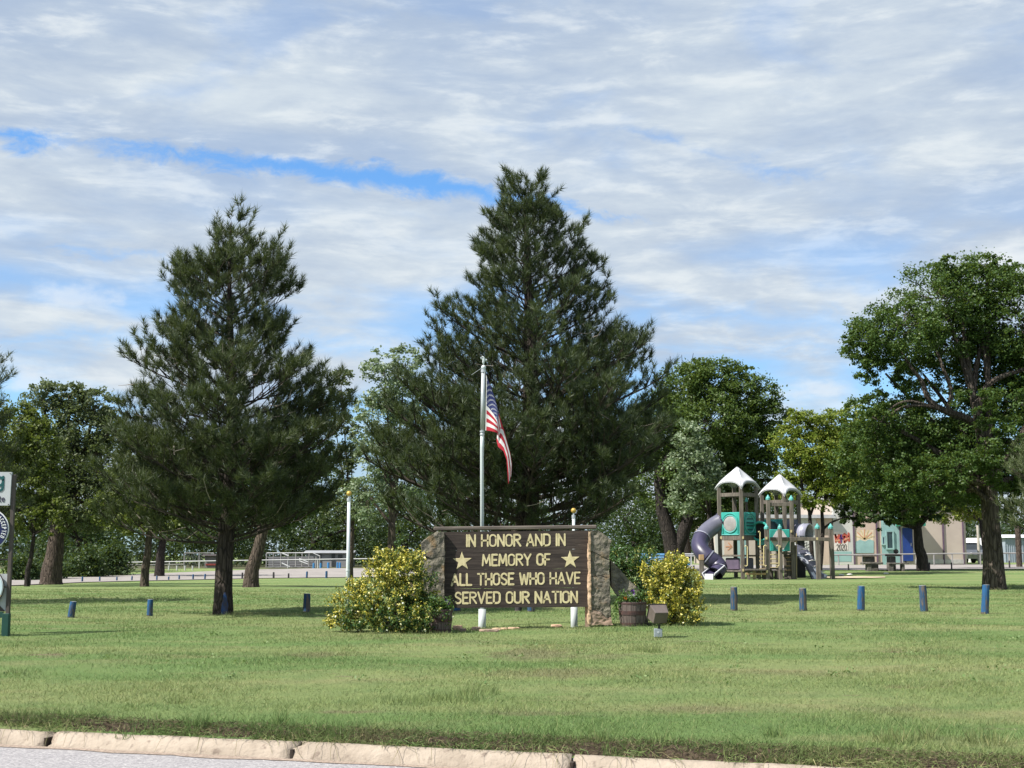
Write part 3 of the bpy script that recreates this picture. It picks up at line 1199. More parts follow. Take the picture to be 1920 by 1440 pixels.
def build_sign():
    c = foot(965, SY)
    root = thing("memorial_sign", "dark plank memorial sign with cream lettering and two stars between rough stone pillars", "sign", (c.x, SY, c.z))
    O = Vector((c.x, SY, c.z))
    face = SY + .10
    rows = [((832, 997.5), (1105, 994.5), (1105, 1029.3), (832, 1032.2)),
            ((832, 1032.3), (1105, 1029.4), (1105, 1066.0), (832, 1068.3)),
            ((832, 1068.4), (1105, 1066.1), (1105, 1101.9), (832, 1104.1)),
            ((832, 1104.2), (1105, 1102.0), (1105, 1138), (832, 1140))]
    texts = ["IN HONOR AND IN", "MEMORY OF", "ALL THOSE WHO HAVE", "SERVED OUR NATION"]
    spans = [((875.5, 1025.5), (1059, 1023.5), 24.5), ((905, 1061.5), (1031, 1060), 23.5), ((847, 1098.5), (1087, 1095), 24), ((854, 1132.5), (1082, 1130.5), 23.5)]
    for i in range(4):
        q = [sp(px, py, .10) for px, py in rows[i]]
        mb = MB(O)
        # plank with slightly uneven long edges
        n = 14
        top, bot = [], []
        for k in range(n + 1):
            t = k / n
            xt = q[0][0] + (q[1][0] - q[0][0]) * t
            top.append((xt, q[0][1] + (q[1][1] - q[0][1]) * t + random.uniform(-.003, .0035)))
            bot.append((xt, q[3][1] + (q[2][1] - q[3][1]) * t + random.uniform(-.0035, .003)))
        y0 = face + random.uniform(-.004, .004)
        vs = [(x, y0, z) for x, z in top] + [(x, y0, z) for x, z in bot] + [(x, y0 + .045, z) for x, z in top] + [(x, y0 + .045, z) for x, z in bot]
        m = n + 1
        fs = []
        for k in range(n):
            fs += [(m + k, m + k + 1, k + 1, k), (2 * m + k, 2 * m + k + 1, 3 * m + k + 1, 3 * m + k), (k, k + 1, 2 * m + k + 1, 2 * m + k), (m + k + 1, m + k, 3 * m + k, 3 * m + k + 1)]
        fs += [(0, 2 * m, 3 * m, m), (m + n, 3 * m + n, 2 * m + n, n)]
        mb.add(vs, fs)
        pl = mb.build("plank", wood_dark, root)
        # letters cut and painted on this plank
        (ax, ay), (bx, by), hpx = spans[i]
        A = Vector((*[sp(ax, ay, .10)[0]], y0, sp(ax, ay, .10)[1]))
        B = Vector((*[sp(bx, by, .10)[0]], y0, sp(bx, by, .10)[1]))
        lay, wid = layout(texts[i])
        H = hpx * mpp(SY) * .93
        # condensed letters: fit width by the horizontal scale
        sx = (B - A).length / wid
        eu = (B - A).normalized()
        r = .0158
        for ch, x, st in lay:
            o = A + eu * (x * sx) + Vector((0, -.001, r * .6)) - O
            tf = Tf(o, eu * sx, Vector((0, 0, H - r * 1.2)), (0, -1, 0))
            stroke_mesh("letter", st, tf, r * random.uniform(.84, 1.06), .0035).build("letter", cream, pl)
    # stars
    for (px, py), R in (((866.5, 1052.5), 18.5), ((1069, 1049.8), 17.8)):
        x, z = sp(px, py, .10)
        R *= mpp(SY)
        poly = []
        for k in range(10):
            a = PI / 2 + k * PI / 5 + .02
            rr = R if k % 2 == 0 else R * .40
            poly.append((x + rr * math.cos(a), z + rr * math.sin(a)))
        mb = MB(O)
        nn = len(poly)
        vs = [(px_, face - .003, pz_) for px_, pz_ in poly] + [(x + (a - x) * .96, face - .009, z + (b - z) * .9) for a, b in poly]
        fs = [tuple(range(2 * nn - 1, nn - 1, -1))] + [(k, (k + 1) % nn, nn + (k + 1) % nn, nn + k) for k in range(nn)]
        mb.add(vs, fs)
        mb.build("star", cream, [o for o in bpy.data.objects if o.name == "plank.001"][0])
    # cap board
    mb = MB(O)
    a = at(812, 991, SY - .03); b = at(1120, 987.5, SY - .03)
    mb.bar(a + Vector((0, .225, 0)), b + Vector((0, .225, 0)), .22, .062, bev=.014)
    mb.build("cap_board", wood_grey, root)
    # back posts the planks are bolted to
    for px in (836, 1101):
        t = at(px, 1000, SY + .20); g = foot(px, SY + .20)
        mb = MB(O)
        mb.box(((t.x), SY + .20, (t.z + g.z - .2) / 2), .09, .09, t.z - g.z + .2)
        mb.build("post", wood_grey if px < 1000 else stone_pink, root)
    # pillars of flagstone
    def pillar(stones, base_px):
        g = foot(base_px, SY)
        pr = thing("stone_pillar", "", "", (0, 0, 0))
        for k in ('label', 'category'):
            del pr[k]
        pr.parent = root
        pr.name = "pillar"
        for i, (poly, m, dy, dep) in enumerate(stones):
            P = [sp(px, py, dy) for px, py in poly]
            me = rough_slab([(x - O.x, z - O.z) for x, z in P], dy, dy + dep, .020, 5, i + base_px)
            link("stone", me, m, pr)
    pillar([([(1107.5, 995), (1122, 994.5), (1146, 1013), (1143, 1032), (1142, 1049), (1124, 1040), (1107.5, 1031)], stone_m, 0, .34),
            ([(1107.5, 1032.5), (1124, 1041.5), (1142, 1050.5), (1143, 1084), (1126, 1079), (1107.5, 1080)], stone_m, .012, .32),
            ([(1107.5, 1081.5), (1126, 1080.5), (1143, 1085.5), (1142.5, 1110), (1145, 1140), (1146, 1156), (1138, 1158), (1125, 1148), (1107.5, 1143)], stone_m, -.006, .34),
            ([(1107, 1144.5), (1125, 1149.5), (1138, 1159.5), (1146, 1157.5), (1150, 1172), (1107, 1172)], stone_pink, -.015, .36),
            ([(1146, 1052), (1160, 1066), (1176, 1085), (1199, 1107), (1216, 1172), (1190, 1172), (1163, 1122), (1146, 1101)], stone_m, .16, .22)] +
           [([(1103.6, y0), (1107.2, y0), (1107.4, y1 - .8), (1103.4, y1 - .8)], stone_peach, -.028, .22) for y0, y1 in ((997, 1020), (1020, 1052), (1052, 1078), (1078, 1110), (1110, 1143), (1143, 1172))], 1125)
    pillar([([(833, 997), (818, 997.5), (789, 1019), (791, 1040), (812, 1046), (833, 1043)], stone_m, 0, .34),
            ([(833, 1044.5), (812, 1047.5), (791, 1041.5), (796, 1066), (800, 1092), (833, 1090)], stone_m, .012, .32),
            ([(833, 1091.5), (800, 1093.5), (796, 1130), (790, 1174), (833, 1174)], stone_m, -.008, .35),
            ([(789, 1060), (770, 1085), (745, 1112), (735, 1174), (788, 1174), (798, 1100)], stone_m, .03, .26)], 812)
    return root


build_sign()


# ------------------------------------------------------------------ flagpoles and flag
white_metal = pmat("white_pole_paint", (.56, .61, .61), (.48, .53, .54), scale=2, rough=.45, stretch=(1, 1, .4), spec=.4)
steel = pmat("pole_steel", (.50, .53, .54), (.40, .43, .45), scale=3, rough=.4, metal=.3)
gold = pmat("gold_paint", (.62, .42, .10), (.45, .29, .07), scale=9, rough=.45, metal=.4)
stone_litter = pmat("sandstone", (.55, .36, .24), (.40, .27, .19), scale=6, rough=.95, bump=.02, bscale=12)


def build_flagpole():
    Y = 22.7
    g = foot(904.5, Y)
    root = thing("flagpole", "tall white metal flagpole with an eagle on top behind the memorial sign", "flagpole", g)
    O = g
    def X(px, py):
        return at(px, py, Y) - O
    k = mpp(Y)
    MB().tube([(0, 0, -.2), X(904.3, 1142)], [.064, .062], 16).build("sleeve", white_metal, root, smooth=True)
    MB().tube([X(904.3, 1142.2), X(903.6, 840), X(904.2, 808)], [.034, .031, .030], 14).build("shaft", white_metal, root, smooth=True)
    MB().tube([X(904.3, 809), X(906.3, 694)], [.036, .034], 14).build("upper_shaft", steel, root, smooth=True)
    for py in (809, 815):
        mb = MB(); p = X(904.3, py)
        mb.tube([p - Vector((0, 0, .012)), p + Vector((0, 0, .012))], .042, 14)
        mb.build("collar", steel, root)
    mb = MB(); p = X(906.4, 696)
    mb.tube([p - Vector((0, 0, .02)), p + Vector((0, 0, .03))], .044, 14)
    mb.build("truck", steel, root)
    MB().ball(X(906.6, 689), .042, 14, 10).build("ball", white_metal, root, smooth=True)
    # eagle with raised wings
    e = X(906.5, 684)
    mb = MB()
    mb.tube([e, e + Vector((0, 0, .05)), e + Vector((.01, 0, .10)), e + Vector((-.005, -.02, .135)), e + Vector((-.03, -.03, .145))], [.010, .022, .026, .014, .004], 8)
    for s in (-1, 1):
        b0 = e + Vector((s * .015, 0, .075))
        tip = e + Vector((-.05 if s < 0 else .065, .02, .215 if s < 0 else .10))
        mid = e + Vector((s * .05, .01, .12 if s < 0 else .07))
        mb.add([b0, b0 + Vector((0, .012, .035)), mid + Vector((0, 0, .03)), tip, mid - Vector((0, 0, .02)), b0 + Vector((0, -.012, .01)), mid + Vector((0, -.012, .01))],
               [(0, 4, 6), (4, 3, 6), (6, 3, 2), (6, 2, 1), (0, 6, 1), (0, 1, 2), (0, 2, 4), (4, 2, 3)])
    mb.build("eagle", white_metal, root, smooth=True)
    MB().tube([X(908.2, 695), X(909.5, 760), X(908, 806), X(906.5, 860), X(906, 1000), X(905.6, 1090)], .004, 5).build("halyard", white_metal, root)
    # short side rod below the ball
    MB().tube([X(903, 690), X(884, 703)], .004, 5).build("rod", steel, root)

    # the flag: hangs from the halyard, limp, its fly falling in folds
    fl = bpy.data.meshes.new("flag")
    NU, NV = 64, 40
    top = [(0, (911.5, 703)), (.10, (917, 716)), (.22, (925, 738)), (.34, (932, 762)), (.46, (938.5, 786)), (.58, (945, 806)), (.7, (951, 828)), (.82, (957, 850)), (.92, (960, 870)), (1, (959, 890))]
    bot = [(0, (910.0, 807)), (.10, (917, 807.5)), (.22, (926, 809.5)), (.32, (933, 812)), (.42, (931, 826)), (.52, (934, 838)), (.64, (944, 846)), (.76, (950, 862)), (.88, (951.5, 884)), (1, (953, 908))]
    def itp(tab, u):
        for i in range(len(tab) - 1):
            if u <= tab[i + 1][0]:
                t = (u - tab[i][0]) / (tab[i + 1][0] - tab[i][0])
                t2 = t
                return tuple(tab[i][1][k] + (tab[i + 1][1][k] - tab[i][1][k]) * t2 for k in (0, 1))
        return tab[-1][1]
    vs, uv = [], []
    for j in range(NV + 1):
        v = j / NV
        for i in range(NU + 1):
            u = i / NU
            a, b = itp(top, u), itp(bot, u)
            # away from the hoist the cloth gathers: three layers lie over each other, the lower stripes in front
            q = min(1, max(0, (u - .34) / .24)); q = q * q * (3 - 2 * q)
            if v < .40:
                zf, lay = v / .40, 1
            elif v < .66:
                zf, lay = 1 - (v - .40) / .26, 0
            else:
                zf, lay = (v - .66) / .34, -1
            vv = v * (1 - q) + zf * q
            px = a[0] + (b[0] - a[0]) * vv
            py = a[1] + (b[1] - a[1]) * vv
            yo = q * (.05 * lay + .03 * math.cos(zf * PI)) + .035 * math.sin(u * 9 + v * 3) * min(1, u * 4) + .02 * math.sin(v * 9 + u * 5) * u
            p = at(px, py, Y - .04 + yo) - O
            vs.append(p + O - at(911.5, 703, Y))
            uv.append((u, 1 - v))
    fs = []
    for j in range(NV):
        for i in range(NU):
            q = j * (NU + 1) + i
            fs.append((q, q + NU + 1, q + NU + 2, q + 1))
    fl.from_pydata(vs, [], fs)
    ul = fl.uv_layers.new(name="UV")
    for lp in fl.loops:
        ul.data[lp.index].uv = uv[lp.vertex_index]
    m = bpy.data.materials.new("flag_cloth")
    m.use_nodes = True
    m.node_tree.nodes.clear()
    b = NB(m.node_tree)
    tc = b.n('ShaderNodeTexCoord')
    s = b.n('ShaderNodeSeparateXYZ')
    b.l(tc.outputs['UV'], s.inputs[0])
    u, v = s.outputs[0], s.outputs[1]
    st = b.math('MODULO', b.math('FLOOR', b.math('MULTIPLY', v, 12.999)), 2.0)      # 0 = red from the bottom
    col = b.mix(st, (.40, .014, .030), (.66, .65, .64))
    can = b.math('MULTIPLY', b.math('LESS_THAN', u, .40), b.math('GREATER_THAN', v, 6 / 13))
    cu = b.math('DIVIDE', u, .40)
    cv = b.math('DIVIDE', b.math('SUBTRACT', v, 6 / 13), 7 / 13)
    def grid(nx, ny, ox, oy):
        gx = b.math('SUBTRACT', b.math('FRACT', b.math('ADD', b.math('MULTIPLY', cu, nx), ox)), .5)
        gy = b.math('SUBTRACT', b.math('FRACT', b.math('ADD', b.math('MULTIPLY', cv, ny), oy)), .5)
        ang = b.math('ARCTAN2', gx, gy)
        rr = b.math('SQRT', b.math('ADD', b.math('MULTIPLY', gx, gx), b.math('MULTIPLY', gy, gy)))
        lim = b.math('ADD', .125, b.math('MULTIPLY', b.math('COSINE', b.math('MULTIPLY', ang, 5.0)), .05))
        return b.math('LESS_THAN', rr, lim)
    g1 = grid(6.0, 5.0, 0.0, 0.0)
    g2 = grid(6.0, 5.0, .5, .5)
    inset = b.math('MULTIPLY', b.math('LESS_THAN', b.math('ABSOLUTE', b.math('SUBTRACT', cu, .5)), .43), b.math('LESS_THAN', b.math('ABSOLUTE', b.math('SUBTRACT', cv, .5)), .42))
    g2 = b.math('MULTIPLY', g2, inset)
    stars = b.math('MAXIMUM', g1, g2)
    cc = b.mix(stars, (.018, .028, .12), (.74, .74, .74))
    col = b.mix(can, col, cc)
    hem = b.math('LESS_THAN', u, .025)
    col = b.mix(hem, col, (.74, .72, .70))
    p = b.n('ShaderNodeBsdfPrincipled')
    b.l(col, p.inputs['Base Color'])
    p.inputs['Roughness'].default_value = .8
    tr = b.n('ShaderNodeBsdfTranslucent')
    b.l(col, tr.inputs[0])
    mx = b.n('ShaderNodeMixShader')
    mx.inputs[0].default_value = .12
    b.l(p.outputs[0], mx.inputs[1]); b.l(tr.outputs[0], mx.inputs[2])
    o_ = b.n('ShaderNodeOutputMaterial')
    b.l(mx.outputs[0], o_.inputs[0])
    fo = link("flag", fl, m, loc=at(911.5, 703, Y), smooth=True)
    tag(fo, "limp stars and stripes flag hanging from the tall white flagpole", "flag")


build_flagpole()


def short_pole(base_px, Y, top_py, label, r, sleeve=0):
    g = foot(base_px, Y)
    root = thing("ball_topped_pole", label, "pole", g, "short white poles with gold balls")
    t = at(base_px + .6, top_py, Y) - g
    H = t.z
    MB().tube([(0, 0, -.2), (0, 0, H - .115)], [r, r * .86], 14).build("shaft", white_metal, root, smooth=True)
    if sleeve:
        MB().tube([(0, 0, -.2), (0, 0, .42)], [sleeve, sleeve * .97], 14).build("sleeve", white_metal, root, smooth=True)
    mb = MB()
    zc = H * .40
    mb.tube([(0, 0, zc - .012), (0, 0, zc + .012)], r * 1.12, 14)
    mb.build("collar", white_metal, root)
    mb = MB()
    mb.tube([(0, 0, H - .155), (0, 0, H - .105)], r * 1.18, 14)
    mb.build("truck", steel, root)
    MB().tube([(0, 0, H - .105), (0, 0, H - .06)], .014, 10).build("spindle", steel, root)
    MB().ball((0, 0, H - .030), .045, 14, 10).build("ball", gold, root, smooth=True)


short_pole(656.5, 22.4, 922, "short white pole with a gold ball standing left of the memorial by the yellow bush", .031)
short_pole(1074.5, 22.7, 954, "short white pole with a gold ball rising behind the right half of the memorial", .028, .060)


# ------------------------------------------------------------------ stones, barrels, floodlight
def stone_obj(px, py, wpx, hpx, dpx, m, label, seed):
    c = hit(px, py + hpx * .4)
    k = mpp(c.y)
    bm = bmesh.new()
    bmesh.ops.create_icosphere(bm, subdivisions=3, radius=1)
    for v in bm.verts:
        n = v.co.normalized()
        d = 1 + .28 * mnoise.noise(n * 1.6 + Vector((seed, 0, 0))) + .12 * mnoise.noise(n * 4.1 + Vector((0, seed, 0)))
        q = n * d
        q = Vector((max(-.8, min(.8, q.x)), max(-.8, min(.8, q.y)), max(-.75, min(.7, q.z))))
        v.co = Vector((q.x * wpx * k / 1.6, q.y * dpx * k / 1.6, q.z * hpx * k / 1.4))
    me = bpy.data.meshes.new("stone")
    bm.to_mesh(me)
    bm.free()
    o = link("stone", me, m, loc=(c.x, c.y, c.z + hpx * k * .28))
    tag(o, label, "stone", "flat stones round the flagpole foot")


for i, (px, py, w, h, d, m, lb) in enumerate((
        (858, 1177, 18, 11, 20, stone_litter, "orange sandstone lump beside the left wooden barrel"),
        (868, 1181, 12, 7, 16, stone_pink, "small dull stone between the orange lump and the flagpole foot"),
        (893, 1179, 16, 9, 20, stone_pink, "pinkish stone against the left side of the flagpole foot"),
        (917, 1182, 36, 6, 22, stone_pink, "long flat stone in front of the flagpole foot"),
        (931, 1180, 16, 6, 22, stone_peach, "short pale stone just right of the long flat stone"),
        (945, 1179, 12, 5, 20, stone_peach, "small peach stone in the middle of the row right of the flagpole"),
        (963, 1178, 22, 5, 24, stone_peach, "peach flat stone ending the row right of the flagpole"),
        (1043, 1173, 20, 4.5, 26, stone_litter, "lone orange flat stone in the grass left of the right white pole"))):
    stone_obj(px, py, w, h, d, m, lb, i * 3.3)
mb_dirt = None


barrel_wood = pmat("barrel_wood", (.145, .115, .105), (.085, .066, .060), scale=6, rough=.9, bump=.006, bscale=14, stretch=(6, 6, .5), spec=.15)
hoop_m = pmat("rusty_hoop", (.085, .045, .040), (.050, .034, .033), scale=9, rough=.85, bump=.002)
potting = pmat("potting_soil", (.05, .037, .028), scale=18, rough=1, bump=.01)


def barrel(px, base_py, top_py, wpx, label):
    c = hit(px, base_py)
    k = mpp(c.y)
    H = (base_py - top_py) * k
    R = wpx * k / 2
    root = thing("barrel_planter", label, "planter", c, "half barrel planters")
    n = 18
    def rad(t):
        return R * (.84 + .16 * t + .035 * math.sin(PI * t))
    for s in range(n):
        a0 = 2 * PI * s / n + .012
        a1 = 2 * PI * (s + 1) / n - .012
        vs = []
        top = H * random.uniform(.985, 1.01)
        for t in (0, .33, .66, 1):
            for a in (a0, a1):
                for rr in (0, -.028):
                    q = rad(t) + rr
                    vs.append((q * math.cos(a), q * math.sin(a), t * top - .02))
        fs = []
        for i in range(3):
            b = i * 4
            fs += [(b, b + 2, b + 6, b + 4), (b + 1, b + 5, b + 7, b + 3), (b, b + 4, b + 5, b + 1), (b + 2, b + 3, b + 7, b + 6)]
        fs += [(0, 1, 3, 2), (12, 14, 15, 13)]
        MB().add(vs, fs).build("stave", barrel_wood, root)
    for t0, t1 in ((.06, .15), (.44, .60), (.86, .92)):
        mb = MB()
        vs, fs = [], []
        m = 36
        for kk in range(m):
            a = 2 * PI * kk / m
            for t, e in ((t0, .005), (t1, .005), (t1, -.002), (t0, -.002)):
                q = rad(t) + e
                vs.append((q * math.cos(a), q * math.sin(a), t * H))
        for kk in range(m):
            b, c2 = kk * 4, ((kk + 1) % m) * 4
            for i in range(4):
                j = (i + 1) % 4
                fs.append((b + i, c2 + i, c2 + j, b + j))
        mb.add(vs, fs)
        mb.build("hoop", hoop_m, root)
    MB().lathe((0, 0, 0), [(rad(.9) - .03, H * .88), (rad(.9) - .03, H * .90), (.01, H * .93)], 18).build("soil", potting, root)
    return c, R, H


bL = barrel(825, 1186, 1141, 46, "half barrel planter in the shade between the left bush and the sign")
bR = barrel(1186, 1174, 1127, 52, "half barrel planter with flowers in front of the right stone pillar")

green_leaf = leafmat("planter_leaf", [(.035, .085, .022), (.07, .14, .035), (.13, .20, .07)], .3)


def planter_plants(b, label, fl, trail):
    c, R, H = b
    root = thing("flowering_plant", label, "plant", (c.x, c.y, c.z + H * .93), "plants in the half barrels")
    P = []
    for i in range(120):
        a, r = random.uniform(0, 2 * PI), R * .9 * math.sqrt(random.random())
        h = random.uniform(.04, .21)
        for j in range(8):
            P.append((r * math.cos(a) + random.gauss(0, .025), r * math.sin(a) + random.gauss(0, .025), h * random.random() + .01))
    for i in range(trail):
        a = PI + random.uniform(-.9, .5)
        L = random.uniform(.15, .42)
        for j in range(16):
            t = j / 15
            P.append(((R + .02 + .06 * t) * math.cos(a) + random.gauss(0, .02), (R + .03) * math.sin(a) + random.gauss(0, .02), .05 - L * t))
    P = np.array(P)
    link("foliage", np_mesh("foliage", leaves_np(P, .04, .026, .5), 4, len(P)), green_leaf, root)
    for (nm, col, pts) in fl:
        m = pmat("petal_" + nm, col, tuple(q * .8 for q in col), scale=20, rough=.7)
        for (x, z) in pts:
            mb = MB()
            y = -R * random.uniform(.2, .7)
            cc = Vector((x * R, y, z))
            for k in range(5):
                a = 2 * PI * k / 5 + random.random()
                d = Vector((math.cos(a), -.45, math.sin(a)))
                s = Vector((-math.sin(a), 0, math.cos(a)))
                mb.add([cc, cc + d * .014 + s * .012, cc + d * .030, cc + d * .014 - s * .012], [(0, 1, 2, 3)])
            mb.build("flower", m, root)


planter_plants(bL, "leafy plant with violet flowers in the shaded left barrel", [("violet", (.10, .03, .22), [(.5, .13), (.7, .1)])], 0)
planter_plants(bR, "low plant with white violet and orange flowers trailing from the right barrel",
               [("violet", (.16, .03, .28), [(-.05, .17), (.05, .15), (.0, .19)]), ("white", (.8, .8, .8), [(.0, .12), (.12, .11), (-.3, .10), (.25, .09)]), ("orange", (.65, .13, .02), [(-.55, .08), (-.5, .06), (.5, .03)])], 14)


def floodlight():
    c = hit(1234, 1196)
    k = mpp(c.y)
    root = thing("floodlight", "brown box floodlight on a grey conduit box in the grass before the right bush", "light", c)
    body = pmat("brown_enamel", (.135, .108, .098), (.10, .08, .072), scale=5, rough=.5, spec=.4)
    dark = pmat("floodlight_rim", (.035, .030, .028), scale=5, rough=.5)
    box = pmat("grey_conduit", (.33, .37, .40), (.26, .30, .33), scale=8, rough=.5, metal=.4)
    mb = MB()
    mb.box((0, 0, 9 * k), 15 * k, 10 * k, 16 * k, bev=.008)
    mb.build("conduit_box", box, root)
    mb = MB(); mb.lathe((0, -5 * k, 10 * k), [(.001, -.004), (.016, 0), (.016, .004), (.001, .006)], 12, ax=(0, -1, 0)); mb.build("cover_plug", steel, root)
    MB().tube([(0, 0, -.15), (0, 0, 2 * k)], .022, 10).build("conduit", box, root)
    MB().tube([(2 * k, 0, 16 * k), (2.5 * k, 0, 25 * k)], .017, 10).build("knuckle", dark, root)
    # housing: a box lamp tilted up towards the sign (away from the street), narrow back facing the street
    hz = 42 * k
    ay = Vector((-.22, .80, .46)).normalized()
    ax = ay.cross(Vector((0, 0, 1))).normalized()
    az = ax.cross(ay).normalized()
    cc = Vector((2 * k, 0, hz))
    w, h, d = 33 * k, 29 * k, 24 * k
    vs = []
    for (t, s) in ((-.5, .80), (.5, 1.0)):
        for i, j in ((-1, -1), (1, -1), (1, 1), (-1, 1)):
            vs.append(cc + ay * (t * d) + ax * (i * w / 2 * s) + az * (j * h / 2 * s))
    mb = MB().add(vs, [(0, 3, 2, 1), (4, 5, 6, 7), (0, 1, 5, 4), (1, 2, 6, 5), (2, 3, 7, 6), (3, 0, 4, 7)])
    me = mb.mesh("housing")
    bm = bmesh.new(); bm.from_mesh(me)
    bmesh.ops.recalc_face_normals(bm, faces=bm.faces[:])
    bmesh.ops.bevel(bm, geom=bm.edges[:], offset=.012, segments=2, affect='EDGES', profile=.6)
    bm.to_mesh(me); bm.free()
    link("housing", me, body, root)
    mb = MB(); mb.box(cc + ay * (d * .53), w * 1.08, d * .10, h * 1.08, ax, ay, az, bev=.006); mb.build("door_frame", dark, root)
    mb = MB(); mb.box(cc + ay * (d * .585), w * .9, d * .02, h * .9, ax, ay, az); mb.build("lens", pmat("lamp_glass", (.35, .37, .38), rough=.15, spec=.6), root)


floodlight()


# ------------------------------------------------------------------ bollards
blue_post = pmat("blue_weathered_post", (.026, .076, .155), (.046, .064, .090), scale=5, rough=.85, bump=.006, bscale=14, stretch=(3, 3, .7), c3=(.12, .10, .088), s3=6, t3=(.48, .57), spec=.2)
blue_bright = pmat("blue_fresh_post", (.018, .090, .215), (.028, .066, .135), scale=4, rough=.75, bump=.004, bscale=14, stretch=(3, 3, .7), c3=(.085, .08, .08), s3=6, t3=(.54, .62), spec=.25)
dark_post = pmat("dark_bare_post", (.055, .050, .052), (.030, .030, .036), scale=5, rough=.9, bump=.006, stretch=(3, 3, .7))
post_top = pmat("sawn_post_top", (.42, .42, .42), (.30, .32, .36), scale=12, rough=.9)
post_under = pmat("post_bare_foot", (.13, .105, .09), (.08, .07, .06), scale=9, rough=.9)


def bollard(px, base_py, top_py, wpx, label, mat, group, lean=0.0, Y=None, seg=14):
    c = hit(px, base_py) if Y is None else foot(px, Y)
    k = mpp(c.y)
    H = (base_py - top_py) * k
    R = wpx * k / 2
    root = thing("bollard", label, "bollard", c, group)
    top = Vector((lean * k, 0, H))
    pts, rad = [], []
    for i in range(7):
        t = i / 6
        pts.append(top * t + Vector((0, 0, -.08 * (1 - t))))
        rad.append(R * (1.03 - .05 * t) * (1 + random.uniform(-.012, .012)))
    rad[-1] *= .95
    MB().tube(pts, rad, seg, cap=True, wob=.02).build("post", mat, root, smooth=False)
    mb = MB()
    mb.tube([top + Vector((0, 0, -.004)), top + Vector((0, 0, .004))], R * .90, seg)
    mb.build("post_top", post_top, root)
    if seg > 10:
        mb = MB()
        mb.tube([Vector((0, 0, -.08)), top * .06], [R * 1.045, R * 1.03], seg)
        mb.build("bare_foot", post_under, root)


G_NEAR = "blue wooden bollards across the lawn"
bollard(131.5, 1158, 1129, 12, "bright blue bollard leaning right, nearest to the club sign at the left edge", blue_bright, G_NEAR, lean=5)
bollard(280.5, 1155, 1125, 10.5, "upright blue bollard between the leaning one and the left pine trunk", blue_bright, G_NEAR, lean=.5)
bollard(574.5, 1148, 1114, 13, "dark blue bollard between the left pine trunk and the left yellow bush", blue_post, G_NEAR, lean=.7)
bollard(857, 1146, 1110, 13, "blue bollard whose foot shows under the left end of the memorial planks", blue_bright, G_NEAR)
bollard(972, 1146, 1110, 13, "dark bollard whose foot shows under the middle of the memorial planks", dark_post, G_NEAR)
bollard(996, 1147, 1111, 14, "blue bollard just right of the dark one under the memorial planks", blue_post, G_NEAR)
bollard(1376.5, 1145, 1102, 13, "blue bollard nearest to the right yellow bush", blue_post, G_NEAR, lean=.3)
bollard(1506, 1145, 1104, 13.5, "short blue bollard second to the right of the yellow bush", blue_post, G_NEAR)
bollard(1614, 1145, 1100, 13.5, "blue bollard leaning slightly, middle of the five right of the yellow bush", blue_bright, G_NEAR, lean=2.2)
bollard(1733, 1147, 1099, 14, "grey and blue bollard with pale top, fourth to the right of the yellow bush", blue_post, G_NEAR, lean=-1.5)
bollard(1846, 1151, 1098, 13.5, "blue bollard leaning right in front of the big elm trunk", blue_bright, G_NEAR, lean=5)

ORD = ["first", "second", "third", "fourth", "fifth", "sixth", "seventh", "eighth", "ninth", "tenth", "eleventh", "twelfth", "thirteenth", "fourteenth", "fifteenth", "sixteenth"]
G_FAR = "short posts along the far parking lot"
far = [(56, 1097.5, 12, 3.2, 1), (154, 1091.5, 10, 3.4, 0), (187, 1090.5, 9, 3, 0), (219, 1089.5, 7.5, 3, 0), (247, 1089, 8.5, 3, 0), (294, 1088.7, 9, 3, 0), (316, 1088.2, 7, 3, 0), (336, 1087.2, 8.5, 3, 0),
       (362, 1087, 10, 3.2, 0), (384, 1086.8, 10.5, 3.2, 0), (406, 1086.2, 9, 3.2, 1), (454, 1085.2, 11.5, 3.4, 1), (513, 1084.5, 11.5, 3.6, 1), (541, 1084.2, 9, 3.2, 1), (575, 1083.8, 12, 3.6, 0), (612, 1084, 13, 4.2, 0)]
for i, (px, by, h, w, dk) in enumerate(far):
    bollard(px, by, by - h, w, f"{ORD[i]} from the left of the short {'dark' if dk else 'blue'} posts along the parking lot" if False else f"short {'dark' if dk else 'blue'} post, {ORD[i]} from the left along the far parking lot", dark_post if dk else blue_bright, G_FAR,
            lean=[0, .3, -.2, 0, .5][i % 5], seg=8)
G_FARR = "short dark posts along the gravel road"
for i, (px, by, h, w, lb) in enumerate([(1301, 1071.5, 11, 3.2, "short dark post left of the tube slide's wooden support"),
                                       (1591, 1069.5, 11.5, 3, "short dark post left of the stone picnic table"), (1743, 1068, 13, 2.8, "short dark post just right of the dark maple trunk"),
                                       (1784.5, 1068, 13, 2.8, "short dark post midway between the maple trunk and the big elm"), (1893, 1066, 14.5, 3.2, "short dark post right of the big elm trunk")]):
    bollard(px, by, by - h, w, lb, dark_post, G_FARR, seg=8)

